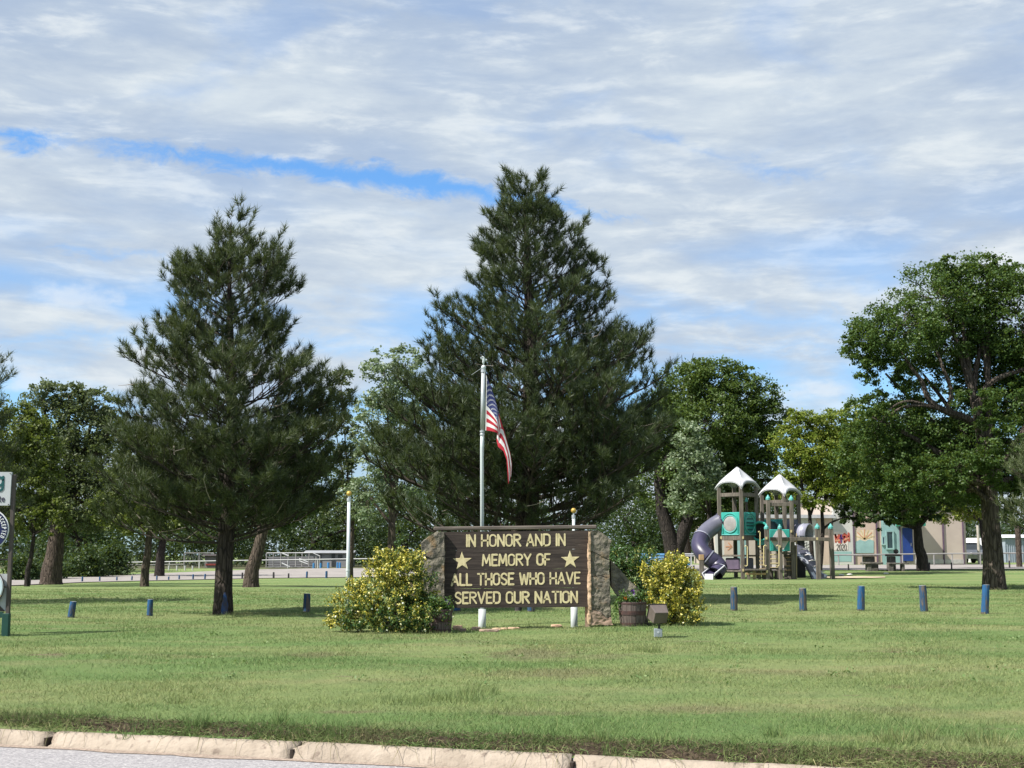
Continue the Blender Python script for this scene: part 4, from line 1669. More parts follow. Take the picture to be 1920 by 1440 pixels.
# ------------------------------------------------------------------ trees
def bark(name, c1, c2, sc=5.0, bump=.03):
    if name in MATS:
        return MATS[name]
    m = bpy.data.materials.new(name)
    m.use_nodes = True
    m.node_tree.nodes.clear()
    b = NB(m.node_tree)
    tc = b.n('ShaderNodeTexCoord')
    vec = b.mapping(tc.outputs['Object'], (1, 1, .22))
    n1 = b.noise(vec, sc * 2.2, 6, .65, .6)
    vo = b.n('ShaderNodeTexVoronoi', feature='DISTANCE_TO_EDGE')
    b.l(vec, vo.inputs['Vector'])
    vo.inputs['Scale'].default_value = sc * 2.4
    cr = b.smooth(vo.outputs['Distance'], .0, .16)
    h = b.math('ADD', b.math('MULTIPLY', cr, .7), b.math('MULTIPLY', n1, .5))
    p = b.n('ShaderNodeBsdfPrincipled')
    col = b.mix(b.smooth(n1, .35, .65), c1, c2)
    b.l(b.mix(b.math('MULTIPLY', b.math('SUBTRACT', 1.0, cr), .5), col, tuple(q * .5 for q in c2)), p.inputs['Base Color'])
    p.inputs['Roughness'].default_value = .95
    p.inputs['Specular IOR Level'].default_value = .1
    bn = b.n('ShaderNodeBump')
    bn.inputs['Distance'].default_value = bump
    b.l(h, bn.inputs['Height'])
    b.l(bn.outputs[0], p.inputs['Normal'])
    o = b.n('ShaderNodeOutputMaterial')
    b.l(p.outputs[0], o.inputs[0])
    MATS[name] = m
    return m


pine_bark = bark("pine_bark", (.085, .068, .058), (.042, .035, .032), 7)
elm_bark = bark("elm_bark", (.135, .112, .092), (.068, .056, .048), 5, .05)
dark_bark = bark("dark_bark", (.060, .050, .045), (.032, .028, .027), 6)
brown_bark = bark("brown_bark", (.125, .098, .078), (.062, .050, .042), 5, .04)
twig_m = pmat("pine_twig", (.060, .048, .038), (.035, .03, .026), scale=6, rough=.95)

pine_needles = leafmat("pine_needles", [(.020, .033, .016), (.036, .054, .022), (.048, .070, .030), (.072, .094, .040)], .18, rough=.5, spec=.35, patch=(.072, .094, .036), pscale=3.2)
pine_needles2 = leafmat("pine_needles_deep", [(.017, .031, .016), (.030, .049, .022), (.041, .063, .029), (.060, .083, .036)], .18, rough=.5, spec=.35, patch=(.062, .084, .032), pscale=2.6)
pine_needles3 = leafmat("pine_needles_pale", [(.06, .085, .04), (.09, .115, .05), (.13, .15, .07)], .2, rough=.5, spec=.35)


def trunk_mesh(pts, rad, n=20, furrow=.07, seg=4, seed=0.0):
    """trunk with rough furrowed cross-section, refined along its length"""
    P, R = [], []
    for i in range(len(pts) - 1):
        for k in range(seg):
            t = k / seg
            P.append(Vector(pts[i]).lerp(Vector(pts[i + 1]), t)); R.append(rad[i] + (rad[i + 1] - rad[i]) * t)
    P.append(Vector(pts[-1])); R.append(rad[-1])
    mb = MB()
    mb.tube(P, R, n)
    for i in range(len(P)):
        for k in range(n):
            v = Vector(mb.v[i * n + k])
            a = 2 * PI * k / n
            d = mnoise.noise(Vector((math.cos(a) * 3.2 + seed, math.sin(a) * 3.2, v.z * .9))) + .6 * mnoise.noise(Vector((math.cos(a) * 8 + seed, math.sin(a) * 8, v.z * 1.6)))
            q = P[i] + (v - P[i]) * (1 + furrow * d)
            mb.v[i * n + k] = tuple(q)
    return mb


def pine(name_label, base_px, Y, apex, left, right, mat, sp_=1.0, nneed=20, seed=1, trunk_r=.17, vis_side=None, needle=.125, whorl=.34, zlow_py=1000,
         base_xy=None, dens=1.0, bare=None, low_branches=True, trunk_pts=None):
    """left/right: list of (py, px) giving the outline on each side"""
    rs = np.random.default_rng(seed)
    rr = random.Random(seed)
    g = foot(base_px, Y)
    k = mpp(Y)
    root = thing("pine_tree", name_label, "tree", g, None)
    ax = at(apex[0], apex[1], Y) - g
    H = ax.z - .10 - needle * 1.4
    ax = ax * (H / ax.z)
    # outline radius as a function of height
    lt = sorted([((at(0, py, Y).z - g.z), (base_px + (apex[0] - base_px) * min(1, max(0, (1040 - py) / (1040 - apex[1]))) - px) * k) for py, px in left])
    rt = sorted([((at(0, py, Y).z - g.z), (px - (base_px + (apex[0] - base_px) * min(1, max(0, (1040 - py) / (1040 - apex[1]))))) * k) for py, px in right])
    lz, lr = [a for a, _ in lt], [max(.02, b) for _, b in lt]
    rz, rrad = [a for a, _ in rt], [max(.02, b) for _, b in rt]
    z0 = at(0, zlow_py, Y).z - g.z
    def trunk_at(z):
        t = z / H
        return Vector((ax.x * t + .06 * math.sin(t * 7 + seed), .05 * math.sin(t * 5 + seed * 2), z))
    tp = [trunk_at(H * t) for t in (0, .06, .14, .25, .4, .55, .7, .85, .95, 1)]
    tp[0].z = -.15
    trr = [trunk_r * q for q in (1.22, 1.0, .93, .86, .72, .56, .40, .22, .11, .05)]
    trunk_mesh(tp, trr, 18, .06, 5, seed).build("trunk", pine_bark, root, smooth=True)
    mb = MB()
    TP, TD, TS = [], [], []     # tufts: position, direction, scale
    z = z0
    while z < H - .12:
        t = (z - z0) / (H - z0)
        if bare and bare[0] < t < bare[1]:
            z += .1
            continue
        nb = rr.choice([4, 5, 5, 6]) if t < .9 else 4
        a0 = rr.uniform(0, 2 * PI)
        for b_ in range(nb):
            a = a0 + 2 * PI * b_ / nb + rr.uniform(-.35, .35)
            ca = math.cos(a)
            rise0 = .10 + .75 * t ** 1.2 + rr.uniform(-.12, .12)      # slope at the base of the branch
            # length so the tip meets the outline at the tip height
            zt = z
            curl = .16 + .22 * rr.random()
            for _ in range(4):
                w = .5 + .5 * ca
                R = np.interp(zt, rz, rrad) * w + np.interp(zt, lz, lr) * (1 - w)
                R = max(.05, R - needle * .8)
                zt = min(z + R * (rise0 * .65 + curl * .8), H - .15)
            L = R * (rr.choice([rr.uniform(.55, .9), rr.uniform(.82, 1.04), rr.uniform(.9, 1.05)]) if t > .45 else rr.choice([rr.uniform(.7, .95), rr.uniform(.92, 1.1), rr.uniform(1.0, 1.12)]))
            if abs(ca) > .8 and t < .8:
                L = max(L, R * rr.uniform(.88, 1.04))
            if L < .10:
                L = .10 + .05 * rr.random()
            if t < .2 and rr.random() > .5 + 2.5 * t + (.5 if low_branches else 0):
                continue
            zz = z + rr.uniform(-.12, .12)
            base = trunk_at(zz)
            d = Vector((ca, math.sin(a), 0))
            side = Vector((-math.sin(a), ca, 0))
            bend = rr.uniform(-.18, .18)
            npt = 7
            pts = []
            for i in range(npt):
                s = i / (npt - 1)
                pts.append(base + d * (L * s) + side * (L * bend * s * s) + Vector((0, 0, L * (rise0 * s * (1 - .35 * s) + curl * s * s * s * .8))))
            r0 = max(.007, .0125 * L + .003) * (trunk_r / .17) ** .4
            mb.tube(pts, [r0 * (1 - .85 * i / (npt - 1)) for i in range(npt)], 5, cap=False)
            def tufts(p, e, dd, n_, u0=.35):
                for h in range(n_):
                    u = u0 + (1 - u0) * (h + 1) / n_
                    TP.append(p.lerp(e, u)); TD.append((dd * .65 + Vector((rr.gauss(0, .3), rr.gauss(0, .3), .55 + rr.gauss(0, .25)))).normalized())
                    TS.append(rr.uniform(.8, 1.15) if u < 1 else 1.15)
            ns = max(3, int(L / (.15 * sp_ / dens)))
            for q in range(ns):
                s = .18 + .80 * (q + rr.random() * .8) / ns
                i = min(int(s * (npt - 1)), npt - 2)
                f = s * (npt - 1) - i
                p = pts[i].lerp(pts[i + 1], f)
                tang = (pts[i + 1] - pts[i]).normalized()
                sg = 1 if q % 2 else -1
                ll = min((L * (1 - s) * .60 + .22) * rr.uniform(.6, 1.2), 1.15 * sp_)
                dd = (tang * .75 + side * (sg * rr.uniform(.35, 1.0)) + Vector((0, 0, rr.uniform(-.10, .60)))).normalized()
                e = p + dd * ll + Vector((0, 0, ll * .28))
                m_ = p.lerp(e, .5) - Vector((0, 0, ll * .06))
                mb.tube([p, m_, e], [r0 * .34 + .002, r0 * .22 + .002, .003], 3, cap=False)
                tufts(m_, e, (e - m_).normalized(), 2, .4)
                n3 = int(ll / (.21 * sp_))
                for h in range(n3):
                    u = .25 + .7 * (h + rr.random()) / n3
                    pp = p.lerp(m_, u * 2) if u < .5 else m_.lerp(e, u * 2 - 1)
                    l3 = rr.uniform(.10, .26) * sp_
                    sd3 = dd.cross(Vector((0, 0, 1)))
                    d3 = (dd * .6 + sd3 * rr.choice([-1, 1]) * rr.uniform(.3, .9) + Vector((0, 0, rr.uniform(.1, .8)))).normalized()
                    tufts(pp, pp + d3 * l3, d3, 2 if l3 > .16 * sp_ else 1, .3)
            tufts(pts[-3], pts[-1], (pts[-1] - pts[-2]).normalized(), 4, .1)
            # blunt tip: several upright shoots crowd the end of the bough
            for h in range(6):
                o_ = Vector((rr.uniform(-.11, .11), rr.uniform(-.11, .11), rr.uniform(-.06, .10))) * sp_
                TP.append(pts[-1].lerp(pts[-2], rr.uniform(0, .9)) + o_)
                TD.append(Vector((rr.gauss(0, .25) + d.x * .3, rr.gauss(0, .25) + d.y * .3, 1)).normalized())
                TS.append(rr.uniform(.85, 1.1))
        z += whorl * rr.uniform(.75, 1.2) * (1 - .35 * t) * (.72 if t < .25 else 1)
    for h in range(5):
        TP.append(trunk_at(H - .16 - .09 * h)); TD.append(Vector((rr.gauss(0, .3), rr.gauss(0, .3), 1)).normalized()); TS.append(1.0)
    mb.build("branches", twig_m, root)
    # a few dead grey twigs among the boughs
    mb = MB()
    for i in range(70):
        z_ = z0 + (H - z0) * rr.uniform(.02, .6)
        a = rr.uniform(0, 2 * PI)
        w = .5 + .5 * math.cos(a)
        R = (np.interp(z_, rz, rrad) * w + np.interp(z_, lz, lr) * (1 - w)) * rr.uniform(.4, .78)
        p = trunk_at(z_) + Vector((R * math.cos(a), R * math.sin(a), 0))
        d = Vector((math.cos(a) + rr.gauss(0, .5), math.sin(a) + rr.gauss(0, .5), rr.gauss(.1, .5))).normalized()
        l = rr.uniform(.25, .6)
        mb.tube([p, p + d * l * .5 + Vector((0, 0, rr.uniform(-.03, .03))), p + d * l + Vector((0, 0, .06))], [.009, .007, .003], 4, cap=False)
    mb.build("dead_twigs", pmat("dead_twig", (.30, .26, .22), (.20, .17, .145), scale=6, rough=.9), root, kind="stuff")
    TP = np.array([tuple(p) for p in TP]); TD = np.array([tuple(p) for p in TD]); TS = np.array(TS)
    n = len(TP)
    P = np.repeat(TP, nneed, 0)
    D0 = np.repeat(TD, nneed, 0)
    s = np.tile(np.linspace(0, 1, nneed), n)
    # needles start along a short shoot and splay out from it
    P = P + D0 * (s[:, None] * .10 - .04) * np.repeat(TS, nneed)[:, None]
    rnd = unit(rs.normal(size=P.shape))
    rnd = unit(rnd - D0 * np.sum(rnd * D0, 1, keepdims=True))
    spread = (.95 - .55 * s)[:, None]
    D = unit(D0 * (1.05 - spread * .45) + rnd * spread)
    Ln = needle * rs.uniform(.7, 1.15, len(P)) * np.repeat(TS, nneed)
    V = needles_np(P, D, Ln, .0105 * (Y / 25) * rs.uniform(.7, 1.3, len(P)))
    link("crown", np_mesh("crown", V, 3, len(P)), mat, root)
    return root, n


P1, n1 = pine("irregular dark pine with an open top standing alone left of the memorial", 433, 25.0, (437, 388),
     [(388, 436), (405, 404), (440, 408), (455, 355), (490, 330), (505, 284), (540, 290), (590, 318), (625, 285), (650, 268), (665, 210), (700, 225), (745, 236), (800, 206), (850, 196), (900, 188), (950, 196), (985, 225), (1012, 280)],
     [(388, 438), (405, 472), (440, 505), (465, 540), (500, 563), (540, 575), (590, 552), (640, 560), (655, 628), (700, 632), (760, 650), (820, 655), (900, 645), (950, 630), (985, 600), (1012, 560)],
     pine_needles, seed=11, trunk_r=.165, zlow_py=1008, whorl=.33, bare=(.885, .925), nneed=30, needle=.14)
P2, n2 = pine("tallest pine, broad and dense, rising directly behind the memorial sign", 992, 31.0, (990, 330),
     [(330, 988), (350, 955), (395, 897), (430, 890), (470, 870), (520, 868), (560, 818), (600, 790), (640, 778), (680, 772), (720, 735), (780, 705), (850, 690), (930, 675), (980, 720), (1010, 780)],
     [(330, 993), (350, 1035), (400, 1078), (450, 1122), (500, 1138), (560, 1150), (600, 1168), (630, 1212), (660, 1250), (720, 1258), (800, 1275), (880, 1285), (950, 1272), (985, 1230), (1010, 1180)],
     pine_needles2, seed=23, trunk_r=.30, zlow_py=1010, dens=1.0, nneed=26, whorl=.37, sp_=1.22, needle=.165)
P3, n3 = pine("pale needled pine reaching into view at the right edge in front of the elm", 2085, 33.0, (2080, 520),
     [(520, 2078), (600, 2010), (700, 1955), (780, 1925), (850, 1890), (900, 1868), (950, 1852), (990, 1850), (1010, 1870), (1025, 1900)],
     [(520, 2082), (700, 2200), (900, 2290), (1025, 2280)],
     pine_needles3, seed=31, trunk_r=.24, zlow_py=1012, nneed=14, sp_=1.5, needle=.17)
P4, n4 = pine("pine whose dark branch tips reach in at the left edge above the club sign", -105, 31.0, (-110, 560),
     [(560, -112), (700, -240), (900, -330), (1010, -300)],
     [(560, -108), (620, -30), (655, 8), (690, 36), (730, 30), (790, 15), (850, 40), (900, 60), (960, 60), (1010, 20)],
     pine_needles, seed=41, trunk_r=.24, zlow_py=1000, nneed=14, sp_=1.5, needle=.16)
print("tufts", n1, n2, n3, n4)

# blue paint smeared on the left pine's trunk foot
def paint_patch():
    g = P1.location
    mb = MB()
    m = 8
    vs, fs = [], []
    outline = [(-.02, .0, .075), (0, .16, .070), (.0, .30, .045), (.0, .40, .02)]
    for i, (c, z, w) in enumerate(outline):
        for j in range(5):
            a = -PI / 2 + (c + w * (j / 2 - 1)) / .17
            r = .205 - z * .085
            vs.append((r * math.cos(a), r * math.sin(a), z))
    for i in range(3):
        for j in range(4):
            q = i * 5 + j
            fs.append((q, q + 1, q + 6, q + 5))
    mb.add(vs, fs)
    o = mb.build("paint_smear", pmat("blue_smear", (.02, .06, .17), (.05, .05, .07), scale=8, rough=.9), P1, smooth=True)


paint_patch()


def limb(mb, pts, r0, r1, n=7):
    """curved tapering limb through points"""
    P = [Vector(p) for p in pts]
    Q, R = [], []
    m = len(P)
    for i in range(m - 1):
        p0 = P[max(i - 1, 0)]; p1 = P[i]; p2 = P[i + 1]; p3 = P[min(i + 2, m - 1)]
        for k in range(4):
            t = k / 4
            q = .5 * ((2 * p1) + (p2 - p0) * t + (2 * p0 - 5 * p1 + 4 * p2 - p3) * t * t + (3 * p1 - p0 - 3 * p2 + p3) * t ** 3)
            s = (i + t) / (m - 1)
            Q.append(q); R.append(r0 + (r1 - r0) * s)
    Q.append(P[-1]); R.append(r1)
    mb.tube(Q, R, n, cap=True, wob=.06)
    return Q


def broadleaf(name, label, base, Y, blobs, mat, bark_m, nleaf, lsize, trunk_w, fork_py, group=None, limbs=None, seed=1, clump=.30, per=46, trunk_top=None, lean=0, furrow=.09, depth=.9,
              twigs=70, trunks=None, gap=.0, upbias=.35, droop=0.0, base_py=None):
    """base: px of trunk foot; blobs: (px,py,rx,ry,dYm) crown lobes in photo pixels at depth Y"""
    rs = np.random.default_rng(seed)
    rr = random.Random(seed)
    g = foot(base, Y)
    k = mpp(Y)
    root = thing(name, label, "tree", g, group)
    tr = trunk_w * k / 2
    fk = at(base + lean, fork_py, Y) - g
    if trunks is None:
        mid = fk * .5 + Vector((rr.uniform(-.3, .3) * tr, 0, 0))
        pts = [Vector((0, 0, -.2)), Vector((0, 0, .12)), Vector((0, 0, .5)) + fk * .06, mid, fk]
        trunk_mesh(pts, [tr * 1.35, tr * 1.12, tr, tr * .88, tr * .72], 22, furrow, 6, seed).build("trunk", bark_m, root, smooth=True)
    else:
        for tpx, rad in trunks:
            pts = [at(px, py, Y) - g for px, py in tpx]
            pts[0].z -= .25
            n = len(pts)
            trunk_mesh(pts, [rad * k * (1 - .5 * i / (n - 1)) * (1.25 if i == 0 else 1) for i in range(n)], 14, furrow, 5, seed + tpx[0][0]).build("trunk", bark_m, root, smooth=True)
        fk = at(trunks[0][0][-1][0], trunks[0][0][-1][1], Y) - g
    # limbs
    mb = MB()
    for L in (limbs or []):
        pts = [at(px, py, Y + dy) - g for px, py, dy in L[0]]
        limb(mb, pts, L[1] * k / 2, L[2] * k / 2)
    cent = []
    tot = sum(b[2] * b[3] * b[2] for b in blobs)
    PP = []
    for (px, py, rx, ry, dy) in blobs:
        c = at(px, py, Y + dy) - g
        if not limbs or rr.random() < .4:
            m_ = fk.lerp(c, .5) + Vector((rr.uniform(-.3, .3), rr.uniform(-.3, .3), rr.uniform(-.1, .3))) * (rx * k * .4)
            limb(mb, [fk - Vector((0, 0, tr * .6)), m_, c], max(.03, tr * .42), max(.012, tr * .10), 6)
        share = rx * ry * rx / tot
        nl = nleaf * share ** .82 if len(blobs) > 1 else nleaf
        nc = max(6, int(nl / per))
        u = unit(rs.normal(size=(nc, 3)))
        rad = rs.uniform(.25, 1, nc) ** .42
        off = u * rad[:, None]
        cc = np.array(tuple(c)) + off * np.array([rx * k, rx * k * depth, ry * k])
        if gap > 0:
            keep = np.array([mnoise.noise(Vector(q) * (1.4 / (rx * k)) * 1.8 + Vector((seed, 0, 0))) > -gap for q in cc])
            cc = cc[keep]
        nc = len(cc)
        # twigs to some clumps
        for q in cc[: max(2, int(twigs * share))]:
            q = Vector(q)
            s0 = c.lerp(q, .15)
            mb.tube([s0, s0.lerp(q, .55) + Vector((0, 0, .1 * rx * k * rr.random())), q], [max(.010, .011 * rx * k), .010, .004], 4, cap=False)
        cr = clump * (rs.uniform(.6, 1.35, nc)) * min(rx, ry) * k
        cnt = per
        P = np.repeat(cc, cnt, 0)
        R = np.repeat(cr, cnt)[:, None]
        d = rs.normal(size=P.shape) * .52
        d[:, 2] *= .62
        d[:, 2] -= droop * np.abs(d[:, 0])
        P = P + d * R
        PP.append(P)
    mb.build("limbs", bark_m, root)
    P = np.concatenate(PP)
    # outward lean of leaf planes makes the sunlit tops read
    link("crown", np_mesh("crown", leaves_np(P, lsize, lsize * .62, upbias), 4, len(P)), mat, root)
    return root


elm_leaf = leafmat("elm_leaf", [(.035, .075, .018), (.055, .105, .026), (.075, .130, .034), (.10, .155, .05)], .33, rough=.45)
maple_leaf = leafmat("maple_leaf", [(.044, .080, .022), (.066, .112, .030), (.095, .148, .040), (.13, .185, .06)], .35, rough=.45)
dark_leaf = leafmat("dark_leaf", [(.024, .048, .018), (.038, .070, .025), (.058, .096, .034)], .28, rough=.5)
yellow_leaf = leafmat("yellowgreen_leaf", [(.085, .135, .020), (.14, .20, .028), (.21, .26, .045), (.30, .32, .07)], .4, rough=.5)
silver_leaf = leafmat("silver_leaf", [(.10, .155, .08), (.16, .22, .12), (.25, .31, .20), (.36, .42, .30)], .3, rough=.5)
grey_leaf = leafmat("greygreen_leaf", [(.060, .085, .045), (.085, .115, .058), (.115, .145, .075), (.15, .17, .10)], .3, rough=.55)
olive_leaf = leafmat("olive_leaf", [(.062, .088, .024), (.10, .132, .034), (.15, .18, .05)], .35, rough=.5)

# the big elm at right
broadleaf("elm_tree", "big spreading elm with bare dark limbs and a thick ridged trunk at the right", 1851, 40.0,
          [(1755, 560, 90, 70, 0), (1830, 545, 95, 70, .5), (1690, 620, 85, 62, -.4), (1640, 640, 66, 52, .3), (1905, 600, 90, 85, 0), (1780, 650, 105, 62, 1.2), (1860, 660, 80, 60, 1.2),
           (1620, 690, 42, 30, 0), (1960, 700, 110, 100, .8), (2040, 640, 100, 90, 0), (1640, 850, 70, 62, .2), (1700, 800, 90, 60, .6), (1770, 850, 100, 66, 1.0), (1720, 900, 84, 52, -.3),
           (1820, 900, 70, 56, .6), (1900, 820, 95, 75, .9), (1960, 880, 90, 70, 1.2), (1630, 925, 54, 40, .4), (1625, 775, 55, 36, -.2), (1690, 745, 60, 30, .4), (1580, 880, 36, 28, .4), (1690, 960, 40, 26, 0), (1800, 750, 70, 46, 2.2), (1870, 740, 60, 46, 2), (1730, 700, 60, 40, 1.6), (1660, 700, 46, 34, .8), (1790, 500, 50, 26, 0), (1850, 500, 46, 24, .3), (1610, 640, 34, 26, 0), (1900, 520, 50, 34, .4), (1920, 740, 60, 60, 1.0), (1830, 840, 70, 44, 1.6), (1880, 930, 60, 40, .8), (1940, 950, 60, 50, 1), (1850, 830, 60, 46, -1.5), (1800, 870, 56, 38, -1.3), (1880, 890, 46, 30, -1.0), (1825, 755, 46, 30, -1.4), (1760, 910, 50, 30, -1.2), (1900, 760, 50, 40, -1.2)],
          elm_leaf, elm_bark, 175000, .092, 38, 900, seed=5, clump=.23, per=44, gap=.06, lean=2, furrow=.12, twigs=500,
          limbs=[([(1852, 925, 0), (1848, 860, 0), (1838, 800, 0), (1824, 740, 0), (1800, 660, .2), (1775, 590, .2)], 30, 6),
                 ([(1838, 800, 0), (1805, 782, -.2), (1770, 770, -.3), (1742, 750, -.4), (1728, 715, -.4), (1705, 684, -.3), (1680, 640, -.2)], 17, 4),
                 ([(1775, 772, -.3), (1784, 735, -.3), (1768, 690, -.2), (1752, 640, 0), (1745, 590, 0)], 10, 3),
                 ([(1770, 770, -.3), (1730, 760, -.5), (1690, 765, -.5), (1660, 785, -.4), (1640, 800, -.3)], 8, 2.5),
                 ([(1735, 758, -.5), (1700, 752, -.6), (1668, 768, -.6), (1640, 812, -.5)], 5, 2),
                 ([(1836, 760, 0), (1850, 725, -.2), (1880, 705, -.3), (1925, 690, -.3), (1975, 660, 0)], 14, 6),
                 ([(1824, 740, 0), (1832, 680, .3), (1850, 620, .4), (1880, 570, .3)], 13, 4),
                 ([(1852, 940, -.1), (1830, 920, -.2), (1806, 905, -.3), (1770, 897, -.3), (1745, 905, -.3)], 11, 3),
                 ([(1852, 900, 0), (1880, 860, .3), (1920, 830, .6)], 14, 5)])

# maple right of the tall pine
broadleaf("maple_tree", "green maple with a forked dark trunk between the tall pine and the play structure", 1264, 64.0,
          [(1290, 735, 62, 56, .6), (1345, 720, 60, 50, 0), (1400, 745, 60, 52, .2), (1430, 745, 34, 34, 0), (1330, 790, 90, 50, -.4), (1310, 700, 40, 26, .2), (1380, 700, 36, 24, .2), (1440, 790, 40, 40, .4), (1420, 830, 50, 46, .5), (1330, 850, 70, 50, .6), (1300, 950, 70, 44, 1), (1380, 940, 60, 40, 1.4), (1440, 900, 36, 40, 1), (1395, 810, 60, 42, .3), (1240, 800, 70, 70, .8), (1400, 870, 46, 40, .6), (1290, 900, 70, 62, .8), (1360, 890, 60, 56, 1.2), (1230, 900, 60, 60, .9)],
          maple_leaf, dark_bark, 70000, .15, 34, 985, seed=15, clump=.25, per=40, gap=.14, twigs=200,
          trunks=[([(1264, 1064), (1262, 1035), (1254, 1000), (1242, 960), (1235, 900)], 18), ([(1268, 1060), (1270, 1030), (1284, 990), (1300, 940), (1310, 880)], 15)])
broadleaf("silver_maple", "pale silvery tree between the tall pine and the play structure", 1330, 63.0,
          [(1290, 820, 36, 34, -3.2), (1300, 870, 44, 46, -3.2), (1330, 900, 36, 40, -3), (1285, 930, 34, 34, -3)],
          silver_leaf, dark_bark, 7000, .17, 12, 960, seed=17, clump=.3, per=34, gap=.1, twigs=60)
# locust behind the play structure
broadleaf("locust_tree", "yellow green locust with slender forked dark stems right of the play structure", 1524, 58.0,
          [(1510, 800, 40, 30, 0), (1560, 800, 46, 34, .4), (1530, 850, 60, 42, 0), (1590, 830, 42, 40, .6), (1600, 780, 30, 22, 0), (1500, 880, 38, 40, .3), (1570, 890, 60, 44, .2), (1535, 930, 48, 26, -.2), (1490, 780, 24, 16, 0), (1480, 830, 36, 36, .3), (1620, 860, 40, 46, .6), (1470, 920, 26, 34, .3), (1590, 920, 40, 30, .3)],
          yellow_leaf, dark_bark, 27000, .13, 10, 960, seed=19, clump=.3, per=40, gap=.22, twigs=150,
          trunks=[([(1526, 1084), (1522, 1040), (1520, 1000), (1518, 960), (1505, 920), (1498, 870)], 4.6), ([(1534, 1084), (1540, 1040), (1543, 990), (1541, 960), (1552, 920), (1560, 860)], 4.4)],
          limbs=[([(1543, 992, 0), (1562, 978, 0), (1590, 968, 0)], 5, 2.5), ([(1520, 965, 0), (1530, 930, 0), (1535, 870, 0)], 5, 2)])
# dark maple under the elm
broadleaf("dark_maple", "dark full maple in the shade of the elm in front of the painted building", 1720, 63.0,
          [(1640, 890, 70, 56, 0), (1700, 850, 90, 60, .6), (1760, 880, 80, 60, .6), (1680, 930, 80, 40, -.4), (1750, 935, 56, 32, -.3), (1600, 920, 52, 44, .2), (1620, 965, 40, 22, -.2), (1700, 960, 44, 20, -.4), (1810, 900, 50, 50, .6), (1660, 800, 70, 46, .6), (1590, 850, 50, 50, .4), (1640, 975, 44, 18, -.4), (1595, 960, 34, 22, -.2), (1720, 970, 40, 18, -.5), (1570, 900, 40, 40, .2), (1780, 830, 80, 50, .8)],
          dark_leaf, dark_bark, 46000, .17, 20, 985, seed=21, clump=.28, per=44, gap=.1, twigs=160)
broadleaf("small_yellow_tree", "small yellow green tree just left of the big elm trunk", 1838, 70.0,
          [(1790, 935, 34, 26, 0), (1770, 955, 40, 26, 0), (1820, 950, 30, 34, .5), (1815, 915, 30, 26, .4), (1770, 925, 26, 22, .2)],
          yellow_leaf, dark_bark, 9000, .16, 7, 975, seed=25, clump=.34, per=36, gap=.1, twigs=60)
# cottonwoods and others behind the pines
broadleaf("cottonwood_tree", "pale green cottonwood showing left of the tall pine's shoulder", 735, 66.0,
          [(720, 690, 44, 38, 0), (760, 680, 36, 34, .3), (740, 740, 60, 48, .5), (700, 780, 44, 50, 0), (770, 760, 50, 60, .6), (720, 850, 60, 60, .4), (690, 930, 44, 56, .2), (760, 900, 60, 70, 1)],
          silver_leaf, brown_bark, 15000, .17, 18, 980, seed=27, clump=.26, per=36, gap=.16, twigs=160)
broadleaf("poplar_tree", "thin pale tree seen through the gap between the two pines", 660, 70.0,
          [(640, 720, 26, 36, 0), (625, 780, 30, 40, .3), (660, 830, 24, 40, 0), (640, 880, 30, 46, .4), (665, 940, 34, 44, 0), (625, 950, 30, 40, .4)],
          grey_leaf, brown_bark, 9000, .16, 12, 990, seed=29, clump=.28, per=30, gap=.2, twigs=140)
broadleaf("honeylocust_tree", "tall grey green tree rising behind the club sign and the left pine", 108, 58.0,
          [(80, 745, 40, 36, 0), (130, 740, 46, 34, .3), (180, 760, 44, 38, 0), (150, 800, 70, 50, .5), (210, 800, 36, 36, 0), (120, 860, 80, 56, .6), (190, 870, 60, 60, .2), (90, 920, 60, 50, .2), (160, 940, 70, 56, .3), (40, 840, 50, 60, .8), (230, 930, 46, 50, .2)],
          grey_leaf, brown_bark, 34000, .15, 36, 985, seed=33, clump=.27, per=42, gap=.14, droop=.25, twigs=240)
broadleaf("ash_tree", "yellowish green leafy tree at the left edge behind the club sign", 64, 52.0,
          [(30, 800, 56, 50, 0), (70, 830, 44, 48, -.2), (20, 880, 60, 56, .3), (80, 900, 46, 46, 0), (45, 960, 60, 44, .2), (100, 960, 34, 30, -.4), (110, 985, 26, 20, -.6), (-30, 850, 60, 90, .4)],
          olive_leaf, dark_bark, 22000, .14, 9, 1000, seed=35, clump=.28, per=42, gap=.12, twigs=160)
broadleaf("oak_tree", "leafy tree with a brown trunk right of the double trunk behind the parking edge", 281, 52.0,
          [(270, 900, 70, 56, 0), (330, 930, 60, 44, .4), (220, 950, 56, 40, .2), (290, 970, 60, 32, -.3), (230, 985, 40, 20, -.5), (350, 880, 60, 50, .6)],
          olive_leaf, brown_bark, 15000, .15, 15, 985, seed=37, clump=.3, per=40, gap=.12, twigs=120)
broadleaf("old_elm", "leafy tree with a leaning brown trunk just right of the left pine's trunk", 478, 50.0,
          [(500, 880, 80, 70, .8), (560, 920, 60, 52, .6), (450, 920, 70, 56, 1), (520, 960, 60, 36, .4), (590, 860, 44, 50, .6), (400, 870, 60, 60, 1)],
          dark_leaf, brown_bark, 18000, .15, 26, 990, seed=39, clump=.28, per=40, gap=.12, lean=16, twigs=120)
broadleaf("shaded_tree", "dark tree with a black looking trunk left of the brown oak trunk beyond the lot", 308, 84.0,
          [(310, 930, 60, 50, 0), (370, 950, 60, 44, .5), (240, 960, 54, 40, .4), (310, 985, 50, 26, -.3)],
          dark_leaf, dark_bark, 9000, .22, 17, 1000, seed=43, clump=.32, per=34, gap=.05, twigs=60)
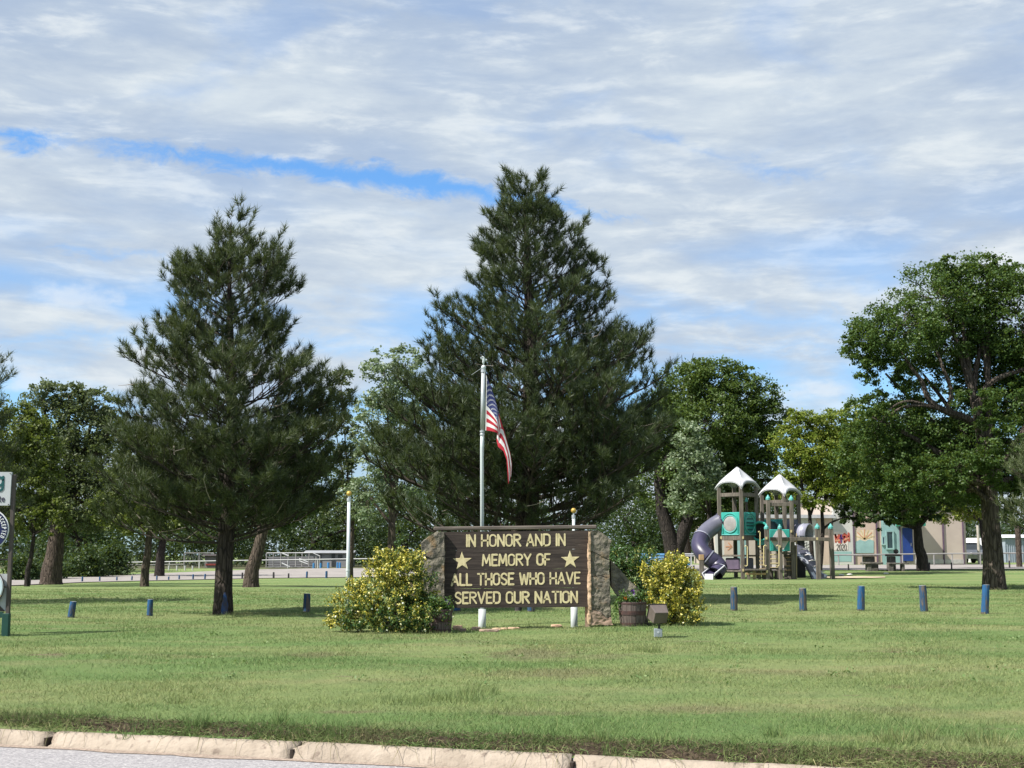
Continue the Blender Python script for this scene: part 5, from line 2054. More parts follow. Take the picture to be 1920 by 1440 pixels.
broadleaf("far_poplar", "distant tree with bare thin tops behind the maple", 1285, 95.0,
          [(1270, 760, 36, 50, 0), (1300, 800, 40, 50, .4), (1255, 830, 44, 60, .3), (1290, 900, 50, 60, .4)],
          olive_leaf, dark_bark, 8000, .24, 14, 960, seed=45, clump=.3, per=30, gap=.15, twigs=60,
          limbs=[([(1285, 800, 0), (1282, 720, 0), (1278, 665, 0)], 3, .8), ([(1285, 780, 0), (1294, 700, 0), (1300, 662, 0)], 3, .8), ([(1280, 780, 0), (1262, 700, 0), (1257, 668, 0)], 3, .8), ([(1285, 780, 0), (1310, 710, 0), (1320, 690, 0)], 2.5, .8)])


for i, (px, Y, blobs, lb) in enumerate((
        (150, 96.0, [(130, 960, 90, 60, 0), (200, 985, 70, 46, .5), (60, 980, 80, 56, .4), (150, 1020, 80, 36, 0)], "dark spreading tree beyond the lot behind the honeylocust"),
        (420, 122.0, [(400, 975, 80, 50, 0), (470, 990, 70, 44, .5), (350, 1000, 60, 36, .3), (430, 1020, 70, 26, 0)], "dark tree beyond the ball field behind the left pine trunk"),
        (590, 124.0, [(560, 985, 60, 44, 0), (640, 975, 70, 50, .4), (600, 1012, 70, 26, .1), (690, 990, 50, 46, .3)], "dark tree behind the long grey trailer"),
        (760, 120.0, [(740, 960, 70, 66, 0), (800, 980, 60, 60, .5), (770, 1020, 80, 36, 0)], "dark tree beyond the left end of the memorial"),
        (1190, 118.0, [(1170, 970, 60, 60, 0), (1230, 985, 60, 50, .4), (1200, 1020, 70, 26, 0)], "dark tree far behind the right end of the memorial"),
        (1420, 104.0, [(1400, 930, 60, 60, 0), (1460, 950, 50, 40, .4), (1340, 950, 60, 50, 0), (1500, 930, 40, 40, .3)], "dark tree behind the two white roofs of the play structure"))):
    broadleaf("background_tree", lb, px, Y, blobs, dark_leaf, dark_bark, 9000, .26, 16, 1010, seed=201 + i, clump=.3, per=34, gap=.05, twigs=40, group="dark trees beyond the park")


def conifer_shrub(px, by, ty, w, label, n, seed):
    c = hit(px, by)
    k = mpp(c.y)
    root = thing("juniper_shrub", label, "shrub", c, "dark shrubs beyond the lot")
    rs = np.random.default_rng(seed)
    u = unit(rs.normal(size=(n // 30, 3)))
    u[:, 2] = np.abs(u[:, 2]) * 1.0
    cc = u * rs.uniform(.4, 1, (len(u), 1)) ** .5 * np.array([w * k / 2, w * k / 2, (by - ty) * k])
    P = np.repeat(cc, 30, 0) + rs.normal(size=(len(u) * 30, 3)) * .28
    P[:, 2] = np.maximum(P[:, 2], .02)
    MB().tube([(0, 0, -.1), (0, 0, (by - ty) * k * .7)], [.12, .03], 6).build("stem", dark_bark, root)
    link("foliage", np_mesh("foliage", leaves_np(P, .22, .11, .3), 4, len(P)), dark_leaf, root)


conifer_shrub(160, 1082, 1026, 70, "dark rounded shrub beyond the lot left of the small white sign", 3600, 51)
conifer_shrub(205, 1079, 1018, 74, "dark rounded shrub beyond the lot right of the small white sign", 3800, 53)
conifer_shrub(40, 1088, 1046, 60, "dark shrub beyond the lot right of the club sign frame", 2600, 55)
conifer_shrub(92, 1086, 1042, 44, "dark shrub between the two trunks near the club sign", 2200, 57)


def far_woods():
    rs = np.random.default_rng(77)
    PP = []
    for side in (0, 1):
        n = 2300
        px = rs.uniform(-700, 2700, n)
        Y = rs.uniform(125, 150, n) + side * 16
        top = 945 + 26 * np.sin(px * .013) + 18 * np.sin(px * .041 + 1) - side * 30
        top = np.where((px > 1480) & (px < 1960), top + 46, top)
        py = top + (1062 - top) * rs.uniform(0, 1, n) ** .8
        x = (px - 960) / F * Y
        z = CAMZ + (1040 - py) / F * Y
        c = np.stack([x, Y, z], -1)
        P = np.repeat(c, 34, 0) + rs.normal(size=(n * 34, 3)) * np.array([.9, .9, .6])
        P[:, 2] = np.maximum(P[:, 2], .2)
        PP.append(P)
    P = np.concatenate(PP)
    o = link("far_woods", np_mesh("far_woods", leaves_np(P, .42, .25, .25), 4, len(P)), wood_leaf, kind='stuff')
    o['label'] = "dark line of far woods closing the view behind the park"


wood_leaf = leafmat("far_wood_leaf", [(.014, .030, .015), (.022, .042, .018), (.034, .058, .025)], .2, rough=.6)
far_woods()


# ------------------------------------------------------------------ shrubs at the memorial
varieg = leafmat("variegated_leaf", [(.09, .14, .028), (.26, .27, .04), (.52, .45, .06), (.68, .58, .10), (.72, .66, .24)], .25, rough=.38, patch=None, spec=.45)
varieg_g = leafmat("variegated_green_leaf", [(.030, .075, .020), (.045, .10, .026), (.075, .14, .035), (.26, .27, .06), (.56, .52, .16)], .25, rough=.35, spec=.5)
green_gloss = leafmat("glossy_green_leaf", [(.03, .08, .024), (.05, .12, .034), (.08, .16, .048), (.12, .21, .07)], .2, rough=.32, spec=.5)


def shoot_shrub(label, foot_px, foot_py, lobes, mats, nshoot, seed, leafl=.042, spikes=()):
    """lobes: (px,py,rx,ry,dY, mat index); shoots with paired leaves point outwards and up from the lobes' shells"""
    rs = np.random.default_rng(seed)
    rr = random.Random(seed)
    c = hit(foot_px, foot_py)
    Y = c.y
    k = mpp(Y)
    root = thing("euonymus_shrub", label, "shrub", c)
    stems = MB()
    leaves = [[] for _ in mats]
    tot = sum(l[2] * l[3] for l in lobes)
    for (px, py, rx, ry, dy, mi) in lobes:
        o = at(px, py, Y + dy) - c
        stems.tube([(0, 0, -.05), o * .5 + Vector((0, 0, -.1)), o], [.02, .012, .006], 5, cap=False)
        ncl = max(2, int(nshoot * rx * ry / tot / 7))
        for cl in range(ncl):
            u = Vector(unit(rs.normal(size=3)))
            rad = rs.uniform(.15, 1.0) ** .30
            o2 = o + Vector((u.x * rx * k * rad, u.y * rx * k * .9 * rad, u.z * ry * k * rad))
            dcl = (u * .8 + Vector((rr.gauss(0, .25), rr.gauss(0, .25), .75))).normalized()
            Lc = rr.uniform(.06, .17)
            for s in range(7):
                p = o2 + Vector((rr.gauss(0, .030), rr.gauss(0, .030), rr.gauss(0, .030)))
                if p.z < .02:
                    p.z = .02 + .08 * rr.random()
                d = (dcl + Vector((rr.gauss(0, .28), rr.gauss(0, .28), rr.gauss(0, .2)))).normalized()
                L = Lc * rr.uniform(.7, 1.3)
                e = p + d * L
                nl = rr.randint(7, 12)
                if rr.random() < .15:
                    stems.tube([p - d * L * .5, e], [.003, .002], 3, cap=False)
                for j in range(nl):
                    t = (j + .5) / nl
                    m_ = mi
                    if isinstance(mi, tuple):
                        # new growth at the shoot tips carries the yellow edges, older leaves inside are green
                        m_ = mi[0] if rr.random() < mi[2] * (.25 + 1.1 * t) * (.35 + .75 * rad) else mi[1]
                    leaves[m_].append(tuple(p.lerp(e, t) + Vector((rr.gauss(0, .016), rr.gauss(0, .016), rr.gauss(0, .010)))))
    for (px0, py0, px1, py1, mi) in spikes:
        a = at(px0, py0, Y) - c; b_ = at(px1, py1, Y - .1) - c
        stems.tube([a, a.lerp(b_, .5), b_], [.005, .004, .002], 4, cap=False)
        for j in range(34):
            t = rr.random() ** .7
            leaves[mi].append(tuple(a.lerp(b_, t) + Vector((rr.gauss(0, .026), rr.gauss(0, .026), rr.gauss(0, .015)))))
    stems.build("stems", pmat("shrub_stem", (.06, .06, .03), (.045, .04, .03), scale=10), root, kind="stuff")
    for m, L in zip(mats, leaves):
        if L:
            P = np.array(L)
            link("foliage", np_mesh("foliage", leaves_np(P, leafl, leafl * .62, .25), 4, len(P)), m, root)


shoot_shrub("large yellow and green variegated bush hiding the left stone pillar", 725, 1184,
            [(745, 1080, 52, 44, 0, (0, 1, .75)), (705, 1105, 52, 40, -.1, (0, 1, .85)), (790, 1115, 40, 44, .05, (1, 2, .75)), (745, 1140, 70, 42, -.25, (0, 1, .45)), (665, 1130, 40, 36, 0, (0, 1, .75)),
             (690, 1160, 55, 26, -.2, (1, 2, .75)), (770, 1160, 56, 26, -.3, (1, 2, .75)), (735, 1055, 28, 24, 0, (0, 1, .8)), (765, 1070, 34, 28, 0, (1, 0, .6)), (800, 1150, 34, 30, -.1, (1, 2, .7)), (725, 1175, 80, 14, -.2, (1, 2, .7)), (812, 1160, 22, 30, -.35, (1, 2, .7)), (800, 1178, 30, 14, -.4, (1, 2, .7)),
             (640, 1165, 22, 20, 0, (1, 0, .6))],
            [varieg, varieg_g, green_gloss], 2700, 61,
            spikes=[(655, 1150, 606, 1164, 0), (650, 1140, 622, 1112, 0), (640, 1130, 634, 1100, 0), (705, 1070, 706, 1030, 0), (712, 1075, 702, 1040, 0), (725, 1060, 724, 1030, 0), (745, 1050, 748, 1028, 1), (748, 1060, 758, 1026, 0), (762, 1060, 762, 1030, 0),
                    (748, 1040, 746, 1012, 2), (640, 1150, 608, 1168, 0), (655, 1165, 625, 1172, 0), (800, 1090, 822, 1072, 2), (805, 1110, 826, 1110, 0), (820, 1150, 838, 1146, 0), (660, 1110, 650, 1095, 1), (690, 1095, 694, 1062, 0)])
shoot_shrub("bright yellow variegated bush beside the right barrel behind the floodlight", 1262, 1172,
            [(1262, 1072, 30, 26, 0, (0, 1, 1.3)), (1233, 1096, 22, 20, 0, (0, 1, 1.1)), (1287, 1104, 25, 25, -.05, (0, 1, 1.4)), (1252, 1124, 25, 18, -.15, (0, 1, 1.1)), (1226, 1138, 15, 13, -.15, (0, 1, 1.0)),
             (1292, 1148, 23, 25, -.12, (0, 1, 1.3)), (1266, 1156, 20, 18, -.2, (0, 1, 1.1)), (1222, 1070, 16, 14, 0, (0, 1, 1.0)), (1262, 1110, 34, 50, .25, 1), (1275, 1168, 34, 7, -.1, 1)],
            [varieg, varieg_g], 1700, 63,
            spikes=[(1260, 1060, 1254, 1040, 0), (1270, 1060, 1276, 1046, 0), (1240, 1070, 1226, 1028, 1), (1210, 1075, 1200, 1062, 0), (1285, 1085, 1290, 1072, 0), (1300, 1120, 1312, 1108, 0)])
shoot_shrub("dark glossy green bush against the right stone pillar", 1200, 1166,
            [(1175, 1062, 34, 30, .30, (1, 0, .9)), (1198, 1088, 36, 34, .30, (1, 0, .95)), (1165, 1050, 18, 14, .35, (1, 0, .85)), (1205, 1110, 28, 26, .4, 1), (1205, 1050, 18, 14, .35, (0, 1, .4))],
            [varieg_g, green_gloss], 1000, 65,
            spikes=[(1190, 1050, 1196, 1030, 0), (1165, 1050, 1160, 1036, 1), (1215, 1050, 1226, 1024, 0)])

# ------------------------------------------------------------------ play structure
PY = 54.0
wood_play = pmat("weathered_play_timber", (.175, .152, .130), (.105, .091, .079), scale=3, rough=.9, bump=.006, bscale=14, stretch=(4, 4, .6), spec=.15)
wood_warm = pmat("yellowish_timber", (.42, .34, .20), (.32, .25, .15), scale=3, rough=.9)
teal = pmat("teal_plastic", (.040, .34, .29), (.032, .27, .235), scale=2, rough=.45, spec=.4)
teal_pale = pmat("faded_teal_cap", (.12, .42, .40), (.09, .33, .31), scale=3, rough=.5)
roof_m = pmat("white_roof_plastic", (.56, .56, .585), (.48, .48, .51), scale=1.5, rough=.5, spec=.35)
purple = pmat("faded_purple_plastic", (.045, .038, .085), (.034, .030, .062), scale=1.8, rough=.38, spec=.5)
purple_d = pmat("dusty_purple_panel", (.14, .105, .16), (.10, .08, .12), scale=2, rough=.55)
grey_bub = pmat("cloudy_bubble", (.32, .305, .295), (.26, .25, .245), scale=4, rough=.3, spec=.5)
grey_hood = pmat("grey_tunnel", (.30, .30, .38), (.24, .24, .31), scale=2, rough=.35, spec=.5)
marble = pmat("scuffed_climber", (.060, .062, .085), (.045, .045, .065), scale=4, rough=.45, c3=(.48, .50, .56), s3=4.0, t3=(.52, .60), stretch=(1, 1, .5), spec=.4)
yellow_rail = pmat("yellow_rail", (.62, .52, .28), (.5, .42, .22), scale=5, rough=.5)
rung_m = pmat("orange_rung", (.40, .26, .13), (.3, .2, .1), scale=5, rough=.6)
pale_diamond = pmat("faded_panel", (.60, .56, .55), (.52, .49, .49), scale=4, rough=.6)


def ring(mb, c, e, z, R, r, n=24, rz=None, m=6):
    pts = []
    rz = rz or R
    for i in range(n + 1):
        a = 2 * PI * i / n
        pts.append(Vector(c) + e * (R * math.cos(a)) + z * (rz * math.sin(a)))
    mb.tube(pts, r, m, cap=False)


def disc(mb, c, e, z, nrm, R, th, n=24, rz=None):
    rz = rz or R
    P = [Vector(c) + e * (R * math.cos(2 * PI * i / n)) + z * (rz * math.sin(2 * PI * i / n)) for i in range(n)]
    vs = [p - nrm * th / 2 for p in P] + [p + nrm * th / 2 for p in P]
    fs = [tuple(range(n - 1, -1, -1)), tuple(range(n, 2 * n))] + [(i, (i + 1) % n, n + (i + 1) % n, n + i) for i in range(n)]
    mb.add(vs, fs)


def build_playground():
    g = foot(1420, PY)
    g.z -= .02
    root = thing("play_structure", "wooden play structure with two white peaked roofs, teal panels and a purple tube slide", "playground", g)
    k = mpp(PY)
    O = g
    phi = math.radians(44.1)
    s = 1.08
    E1 = Vector((-math.cos(phi), math.sin(phi), 0))   # towards the left rear
    E2 = Vector((math.sin(phi), math.cos(phi), 0))    # towards the right rear
    Zv = Vector((0, 0, 1))
    def X(px, py, dY=0.0):
        return at(px, py, PY + dY) - O
    def post(px, dY, top_py, mat=wood_play, w=.15, base_py=None, name="post", capm=None, lean=0):
        t = X(px, top_py, dY)
        b_ = Vector((t.x - lean * k, t.y, gz(t.x + O.x, t.y + O.y) - O.z - .2))
        mb = MB(); mb.bar(b_, t, w, w, bev=.012)
        p = mb.build(name, mat, root)
        if capm:
            mb = MB()
            d = w * .62
            mb.lathe(t, [(d, -.03), (d, .05), (d * .55, .11), (d * .30, .16), (.01, .18)], 8)
            mb.build("post_cap", capm, root, smooth=False)
        return p
    def beam(a, b_, w=.07, h=.16, mat=wood_play, name="beam", bev=.008):
        mb = MB(); mb.bar(a, b_, w, h, bev=bev)
        return mb.build(name, mat, root)
    def on(corner, e, t, z):
        return Vector((corner.x, corner.y, 0)) + e * t + Vector((0, 0, z))
    def zz(py, dY=0.0):
        return X(960, py, dY).z

    def tower(cpx, dY, apex_py, eave_py, panel_bot):
        c = X(cpx, 1085, dY); c.z = 0
        cs = [c, c + E1 * s, c + E1 * s + E2 * s, c + E2 * s]
        ztop = zz(eave_py, dY)
        for q in cs:
            base = gz(q.x + O.x, q.y + O.y) - O.z - .2
            mb = MB(); mb.bar((q.x, q.y, base), (q.x, q.y, ztop), .15, .15, bev=.012)
            mb.build("post", wood_play, root)
        # roof: four concave panels with arched eaves
        za = zz(apex_py, dY)
        ctr = c + E1 * s / 2 + E2 * s / 2
        over = .10
        half = s / 2 + over
        rf = None
        n, m = 14, 8
        mb = MB()
        for q in range(4):
            a = [(-1, -1), (1, -1), (1, 1), (-1, 1)][q]
            b_ = [(1, -1), (1, 1), (-1, 1), (-1, -1)][q]
            vs, fs = [], []
            for j in range(m + 1):
                v = j / m
                w = (1 - v) ** 1.0 * half + .012
                zc = ztop + (za - ztop) * (v ** .92)
                for i in range(n + 1):
                    u = i / n
                    p = ctr + E1 * (w * (a[0] + (b_[0] - a[0]) * u)) + E2 * (w * (a[1] + (b_[1] - a[1]) * u))
                    arch = math.sin(PI * u)
                    lift = .30 * (1 - abs(2 * u - 1) ** 3.2) * (1 - v) ** 3
                    inset = .04 * arch * (1 - v)
                    p = p + (ctr - p) * (inset / half)
                    vs.append((p.x, p.y, zc - .10 * (1 - v) ** 6 + lift - .07 * math.sin(PI * v) * arch))
            for j in range(m):
                for i in range(n):
                    q0 = j * (n + 1) + i
                    fs.append((q0, q0 + 1, q0 + n + 2, q0 + n + 1))
            mb.add(vs, fs)
        rf = mb.build("roof", roof_m, root, smooth=True)
        sm = rf.modifiers.new("solid", 'SOLIDIFY')
        sm.thickness = .045
        sm.offset = -1
        # finial knob of the roof
        MB().ball(ctr + Vector((0, 0, za + .01)), .035, 8, 6).build("roof_peak", roof_m, root)
        # eave rim on each side
        for (p0, p1, e) in ((cs[0], cs[1], E1), (cs[0], cs[3], E2), (cs[1], cs[2], E2), (cs[3], cs[2], E1)):
            out = (p0 + p1) / 2 - ctr
            out.z = 0
            out.normalize()
            pts = []
            for i in range(13):
                u = i / 12
                p = p0.lerp(p1, u) + (p1 - p0).normalized() * ((u - .5) * 2 * over * .8) + out * (over * .75)
                pts.append((p.x, p.y, ztop - .115 + .30 * (1 - abs(2 * u - 1) ** 3.2)))
            mb = MB(); mb.tube(pts, .022, 5)
            mb.build("eave_rim", pmat("roof_rim_grey", (.38, .39, .42), (.30, .31, .34), scale=3, rough=.5), root)
            zb = ztop - .32
            a = Vector((p0.x, p0.y, zb)) + (p1 - p0).normalized() * .075
            b2 = Vector((p1.x, p1.y, zb)) - (p1 - p0).normalized() * .075
            beam(a, b2, .06, .15)
        return cs, ctr

    A, actr = tower(1393, 0.0, 875, 912, 1004)
    B, bctr = tower(1474, 1.15, 889, 926, 1000)

    # ---- tower A: two teal panels above the deck
    zt, zb = zz(960), zz(1004)
    for e, kind in ((E1, 'bubble'), (E2, 'slots')):
        n_out = Vector((-e.y, e.x, 0))
        if n_out.dot(actr - A[0]) > 0:
            n_out = -n_out
        c = on(A[0], e, s / 2, (zt + zb) / 2)
        w, h = s - .17, zt - zb
        mb = MB(); mb.box(c, w, .05, h, e, n_out, Zv, bev=.02)
        p = mb.build("panel", teal, root)
        # moulded arch and base rail on the panel
        mb = MB()
        arcp = [c + n_out * .035 + e * (w * .40 * math.cos(a)) + Zv * (h * .10 + w * .36 * math.sin(a)) for a in [PI * i / 14 for i in range(15)]]
        arcp = [c + n_out * .035 + e * (w * .40) - Zv * (h * .40)] + arcp + [c + n_out * .035 - e * (w * .40) - Zv * (h * .40)]
        mb.tube(arcp, .030, 6)
        mb.build("arch_mould", teal, p)
        mb = MB(); mb.bar(c + n_out * .035 + e * (w * .46) - Zv * (h * .46), c + n_out * .035 - e * (w * .46) - Zv * (h * .46), .05, .05, bev=.012)
        mb.build("base_mould", teal_pale, p)
        if kind == 'bubble':
            mb = MB(); ring(mb, c + n_out * .045, e, Zv, w * .375, .026)
            mb.build("ring", teal_pale, p)
            mb = MB()
            vs, fs = [], []
            R = w * .36
            for i in range(7):
                t = PI / 2 * i / 6
                for j in range(20):
                    a = 2 * PI * j / 20
                    vs.append(c + n_out * (.03 + .045 * math.cos(t)) + e * (R * math.sin(t) * math.cos(a)) + Zv * (R * math.sin(t) * math.sin(a)))
            for i in range(6):
                for j in range(20):
                    j2 = (j + 1) % 20
                    fs.append((i * 20 + j, i * 20 + j2, (i + 1) * 20 + j2, (i + 1) * 20 + j))
            mb.add(vs, fs)
            mb.build("bubble_window", grey_bub, p, smooth=True)
        else:
            mb = MB(); ring(mb, c + n_out * .035, e, Zv, w * .36, .028, rz=h * .38)
            mb.build("ring", teal_pale, p)
            dk = pmat("panel_recess", (.02, .10, .095), (.015, .08, .075), scale=3, rough=.6)
            for q, (dz, hw) in enumerate(((.22, .24), (.05, .30), (-.07, .30), (-.24, .22))):
                mb = MB(); mb.box(c + n_out * .028 + Zv * (h * dz), w * 2 * hw, .012, h * .07, e, n_out, Zv, bev=.004)
                mb.build("slot", dk, p)
    # deck and skirt beams of tower A
    zd = zz(1008)
    for e, a in ((E1, A[0]), (E2, A[0]), (E2, A[1]), (E1, A[3])):
        beam(on(a, e, .07, zd), on(a, e, s - .07, zd), .06, .20)
    mb = MB(); mb.box(actr + Vector((0, 0, zd + .08)), s * .9, s * .9, .06, E1, E2, Zv)
    mb.build("deck", wood_play, root)
    zs = zz(1042)
    for e, a in ((E1, A[0]), (E2, A[0]), (E1, A[3]), (E2, A[1])):
        beam(on(a, e, .07, zs), on(a, e, s - .07, zs), .12, .07)
    # purple lower panels
    n1 = -E2; n2 = -E1
    for e, n_ in ((E1, n1), (E2, n2)):
        c = on(A[0], e, s * .5, (zz(1046) + zz(1069)) / 2) + (actr - A[0]) * .25 * 0
        mb = MB(); mb.box(c - n_ * .10, s * .64, .10, zz(1046) - zz(1069), e, n_, Zv, bev=.04)
        mb.build("lower_panel", purple_d if e is E1 else purple, root)
    zl = zz(1071)
    for e, a in ((E1, A[0]), (E2, A[0])):
        beam(on(a, e, .07, zl), on(a, e, s - .07, zl), .10, .06)
    # ---- crawl tube between the towers with a teal collar plate
    zc = zz(996, .5)
    a = on(A[0], E2, s * .96, zc) + E1 * (s * .35) * 0
    c1 = X(1427, 996, .55); c2 = X(1444, 994, 1.5)
    d = (c2 - c1).normalized()
    mb = MB(); mb.tube([c1 - d * .15, c1, c2, c2 + d * .6], [.36, .36, .36, .36], 18, cap=False)
    mb.build("crawl_tube", pmat("dark_tunnel", (.03, .06, .06), (.02, .03, .035), rough=.5), root, smooth=True)
    mb = MB()
    sd_ = Vector((d.y, -d.x, 0)).normalized()
    ring(mb, c1 - d * .12, sd_, Zv, .37, .05, 24)
    mb.build("tube_collar", teal, root)
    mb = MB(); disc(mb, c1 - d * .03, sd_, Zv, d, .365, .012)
    mb.build("tube_mouth_shade", pmat("painted_tunnel_shade", (.012, .012, .014), rough=.7), root)  # black disc across the mouth paints in the shade inside the tube
    mb = MB(); mb.box(c1 + Vector((.02, .10, -.48)), .50, .05, .16, E2, E1, Zv, bev=.01); mb.build("panel", teal, root)
    # ---- tower B: teal panel with arched grey tunnel behind
    zt, zb = zz(973, 1.15), zz(1009, 1.15)
    c = on(B[0], E1, s / 2, (zt + zb) / 2)
    n_out = -E2
    w, h = s - .17, zt - zb
    mb = MB(); mb.box(c, w, .05, h, E1, n_out, Zv, bev=.02)
    p = mb.build("panel", teal, root)
    mb = MB()
    R = w * .33
    pts = [c + n_out * .04 + E1 * (R * math.cos(t)) + Zv * (R * 1.1 * math.sin(t) - h * .02) for t in [PI * i / 14 for i in range(15)]]
    mb.tube(pts, .035, 6); mb.build("arch_mould", teal_pale, p)
    mb = MB(); disc(mb, c + n_out * .04 - Zv * (h * .02), E1, Zv, n_out, R * .92, .02); mb.build("window", grey_bub, p)
    c = on(B[0], E2, s / 2, (zt + zb) / 2)
    mb = MB(); mb.box(c, w, .05, h, E2, -E1, Zv, bev=.02); mb.build("panel", purple, root)
    zd2 = zz(1012, 1.15)
    for e, a in ((E1, B[0]), (E2, B[0]), (E2, B[1]), (E1, B[3])):
        beam(on(a, e, .07, zd2), on(a, e, s - .07, zd2), .06, .18)
    mb = MB(); mb.box(bctr + Vector((0, 0, zd2 + .07)), s * .9, s * .9, .06, E1, E2, Zv); mb.build("deck", wood_play, root)
    # hood of the enclosed slide to the right of tower B
    c0 = X(1492, 1000, 1.7); c1 = X(1506, 990, 1.3)
    d = Vector((.75, -.62, -.10)).normalized()
    sd_ = Vector((d.y, -d.x, 0)).normalized()
    up = sd_.cross(d).normalized()
    if up.z < 0:
        up = -up
    mb = MB()
    vs, fs = [], []
    N_ = 14
    for L, sc_ in ((0, .9), (.35, 1.0), (.62, 1.08)):
        for i in range(N_ + 1):
            t = -.35 + (PI + .70) * i / N_
            vs.append(c0 + d * L + sd_ * (.34 * sc_ * math.cos(t)) + up * (.40 * sc_ * math.sin(t)))
    for r_ in range(2):
        for i in range(N_):
            q = r_ * (N_ + 1) + i
            fs.append((q, q + 1, q + N_ + 2, q + N_ + 1))
    mb.add(vs, fs)
    hd = mb.build("slide_hood", grey_hood, root, smooth=True)
    sm = hd.modifiers.new("solid", 'SOLIDIFY'); sm.thickness = .035
    for L in (.36, .60):
        mb = MB()
        mb.tube([c0 + d * L + sd_ * (.355 * (1 + .1 * L) * math.cos(t)) + up * (.415 * (1 + .1 * L) * math.sin(t)) for t in [-.35 + (PI + .70) * i / 14 for i in range(15)]], .022, 5)
        mb.build("hood_rim", pmat("hood_rim_pale", (.55, .56, .62), rough=.4), hd)
    # black slide chute dropping behind
    mb = MB(); mb.bar(X(1500, 1004, 1.4), X(1503, 1085, 1.5), .35, .10, bev=.02); mb.build("chute", pmat("black_plastic", (.02, .02, .025), (.03, .03, .035), rough=.4), root)
    # ---- scuffed climbing ramp, curving down to the right
    prof = [(1490, 1024, .8), (1500, 1028, .6), (1512, 1034, .5), (1523, 1048, .4), (1530, 1062, .3), (1536, 1076, .2), (1550, 1083, .1)]
    mb = MB()
    vs, fs = [], []
    W_ = .62
    for i, (px, py, dy) in enumerate(prof):
        pc = X(px, py, dy)
        q = X(prof[min(i + 1, 6)][0], prof[min(i + 1, 6)][1], prof[min(i + 1, 6)][2]) - X(prof[max(i - 1, 0)][0], prof[max(i - 1, 0)][1], prof[max(i - 1, 0)][2])
        q.normalize()
        sw = Vector((-.45, -1, -.25)).normalized()
        for j in range(7):
            t = j / 6
            vs.append(pc + sw * (W_ * (t - .35)) + Vector((0, 0, .05 * (abs(2 * t - 1) ** 2))) + Vector((-.16 * t, 0, -.22 * t)))
    for i in range(6):
        for j in range(6):
            q = i * 7 + j
            fs.append((q, q + 1, q + 8, q + 7))
    mb.add(vs, fs)
    cl = mb.build("climbing_ramp", marble, root, smooth=True)
    sm = cl.modifiers.new("solid", 'SOLIDIFY'); sm.thickness = .07
    for i in range(5):
        a = X(1499 + i * 8.5, 1031 + i * 10.5, .35); b_ = a + Vector((.26, -.1, .02))
        mb = MB(); mb.tube([a, (a + b_) / 2 + Vector((0, -.05, .03)), b_], [.018, .028, .018], 6); mb.build("foothold", pale_diamond, cl)

    # ---- tube slide at left
    path = [(1352, 978, .9), (1340, 985, .9), (1326, 996, .8), (1316, 1008, .6), (1312, 1022, .3), (1316, 1034, .0), (1328, 1046, -.2), (1342, 1056, -.2), (1348, 1066, -.35), (1342, 1075, -.5)]
    P = [X(*p) for p in path]
    def spline(P, n=5):
        Q = []
        for i in range(len(P) - 1):
            p0, p1, p2, p3 = P[max(i - 1, 0)], P[i], P[i + 1], P[min(i + 2, len(P) - 1)]
            for kk in range(n):
                t = kk / n
                Q.append(.5 * ((2 * p1) + (p2 - p0) * t + (2 * p0 - 5 * p1 + 4 * p2 - p3) * t * t + (3 * p1 - p0 - 3 * p2 + p3) * t ** 3))
        Q.append(P[-1])
        return Q
    segs = [(0, 3), (3, 6), (6, 8), (8, 9)]
    tube_root = None
    sunlit_top = pmat("painted_sunlit_tube", (.135, .135, .175), (.10, .10, .14), scale=1.5, rough=.3, spec=.55)  # upper piece painted paler to stand for high sun on the slide
    for i, (a, b_) in enumerate(segs):
        q = spline(P)[a * 5:b_ * 5 + 1]
        R = .345 if i < 3 else .30
        mb = MB(); mb.tube(q, R, 20, cap=False)
        o = mb.build("slide_tube", [sunlit_top, purple, purple, purple][i], root, smooth=True)
        mb = MB()
        dd = (q[1] - q[0]).normalized()
        mb.tube([q[0] - dd * .025, q[0] + dd * .025], R + .025, 20)
        mb.build("flange", grey_hood if i else purple, o)
    # exit trough with pale lip
    mb = MB()
    e0 = X(1347, 1066, -.4); e1 = X(1327, 1083, -.9)
    d = (e1 - e0).normalized()
    sd_ = d.cross(Vector((0, 0, 1))).normalized()
    vs, fs = [], []
    for L in (0, .25, .55, .72):
        q = e0 + d * L
        q.z = max(q.z, .06)
        for i in range(9):
            t = PI + PI * i / 8
            vs.append(q + sd_ * (.30 * math.cos(t)) + Vector((0, 0, .20 * math.sin(t) + .12)))
    for r_ in range(3):
        for i in range(8):
            q = r_ * 9 + i
            fs.append((q, q + 1, q + 10, q + 9))
    mb.add(vs, fs)
    ex = mb.build("slide_exit", purple, root, smooth=True)
    ex.modifiers.new("solid", 'SOLIDIFY').thickness = .04
    mb = MB()
    q = e0 + d * .72; q.z = max(q.z, .06)
    mb.tube([e0 + sd_ * .31 + Vector((0, 0, .12)), q + sd_ * .31 + Vector((0, 0, .13)), q + sd_ * .2 - Vector((0, 0, .03)), q - sd_ * .2 - Vector((0, 0, .03)), q - sd_ * .31 + Vector((0, 0, .13)), e0 - sd_ * .31 + Vector((0, 0, .12))], .028, 6)
    mb.build("exit_lip", roof_m, ex)
    mb = MB(); mb.box(q + Vector((0, -.06, .0)), .42, .03, .22, sd_, d, Vector((0, 0, 1)), bev=.01); mb.build("exit_face", roof_m, ex)
    post(1315, -.4, 1040, w=.17)
    mb = MB(); t = X(1315, 1045, -.4); mb.box(t, .19, .19, .22, bev=.01); mb.build("post_bracket", pmat("tan_bracket", (.42, .28, .15), (.34, .22, .12), rough=.7), root)

    # ---- front frame: capped posts, beams, diamond panel
    post(1440, -.35, 936, capm=teal_pale); post(1483.5, -.35, 937, capm=teal_pale)
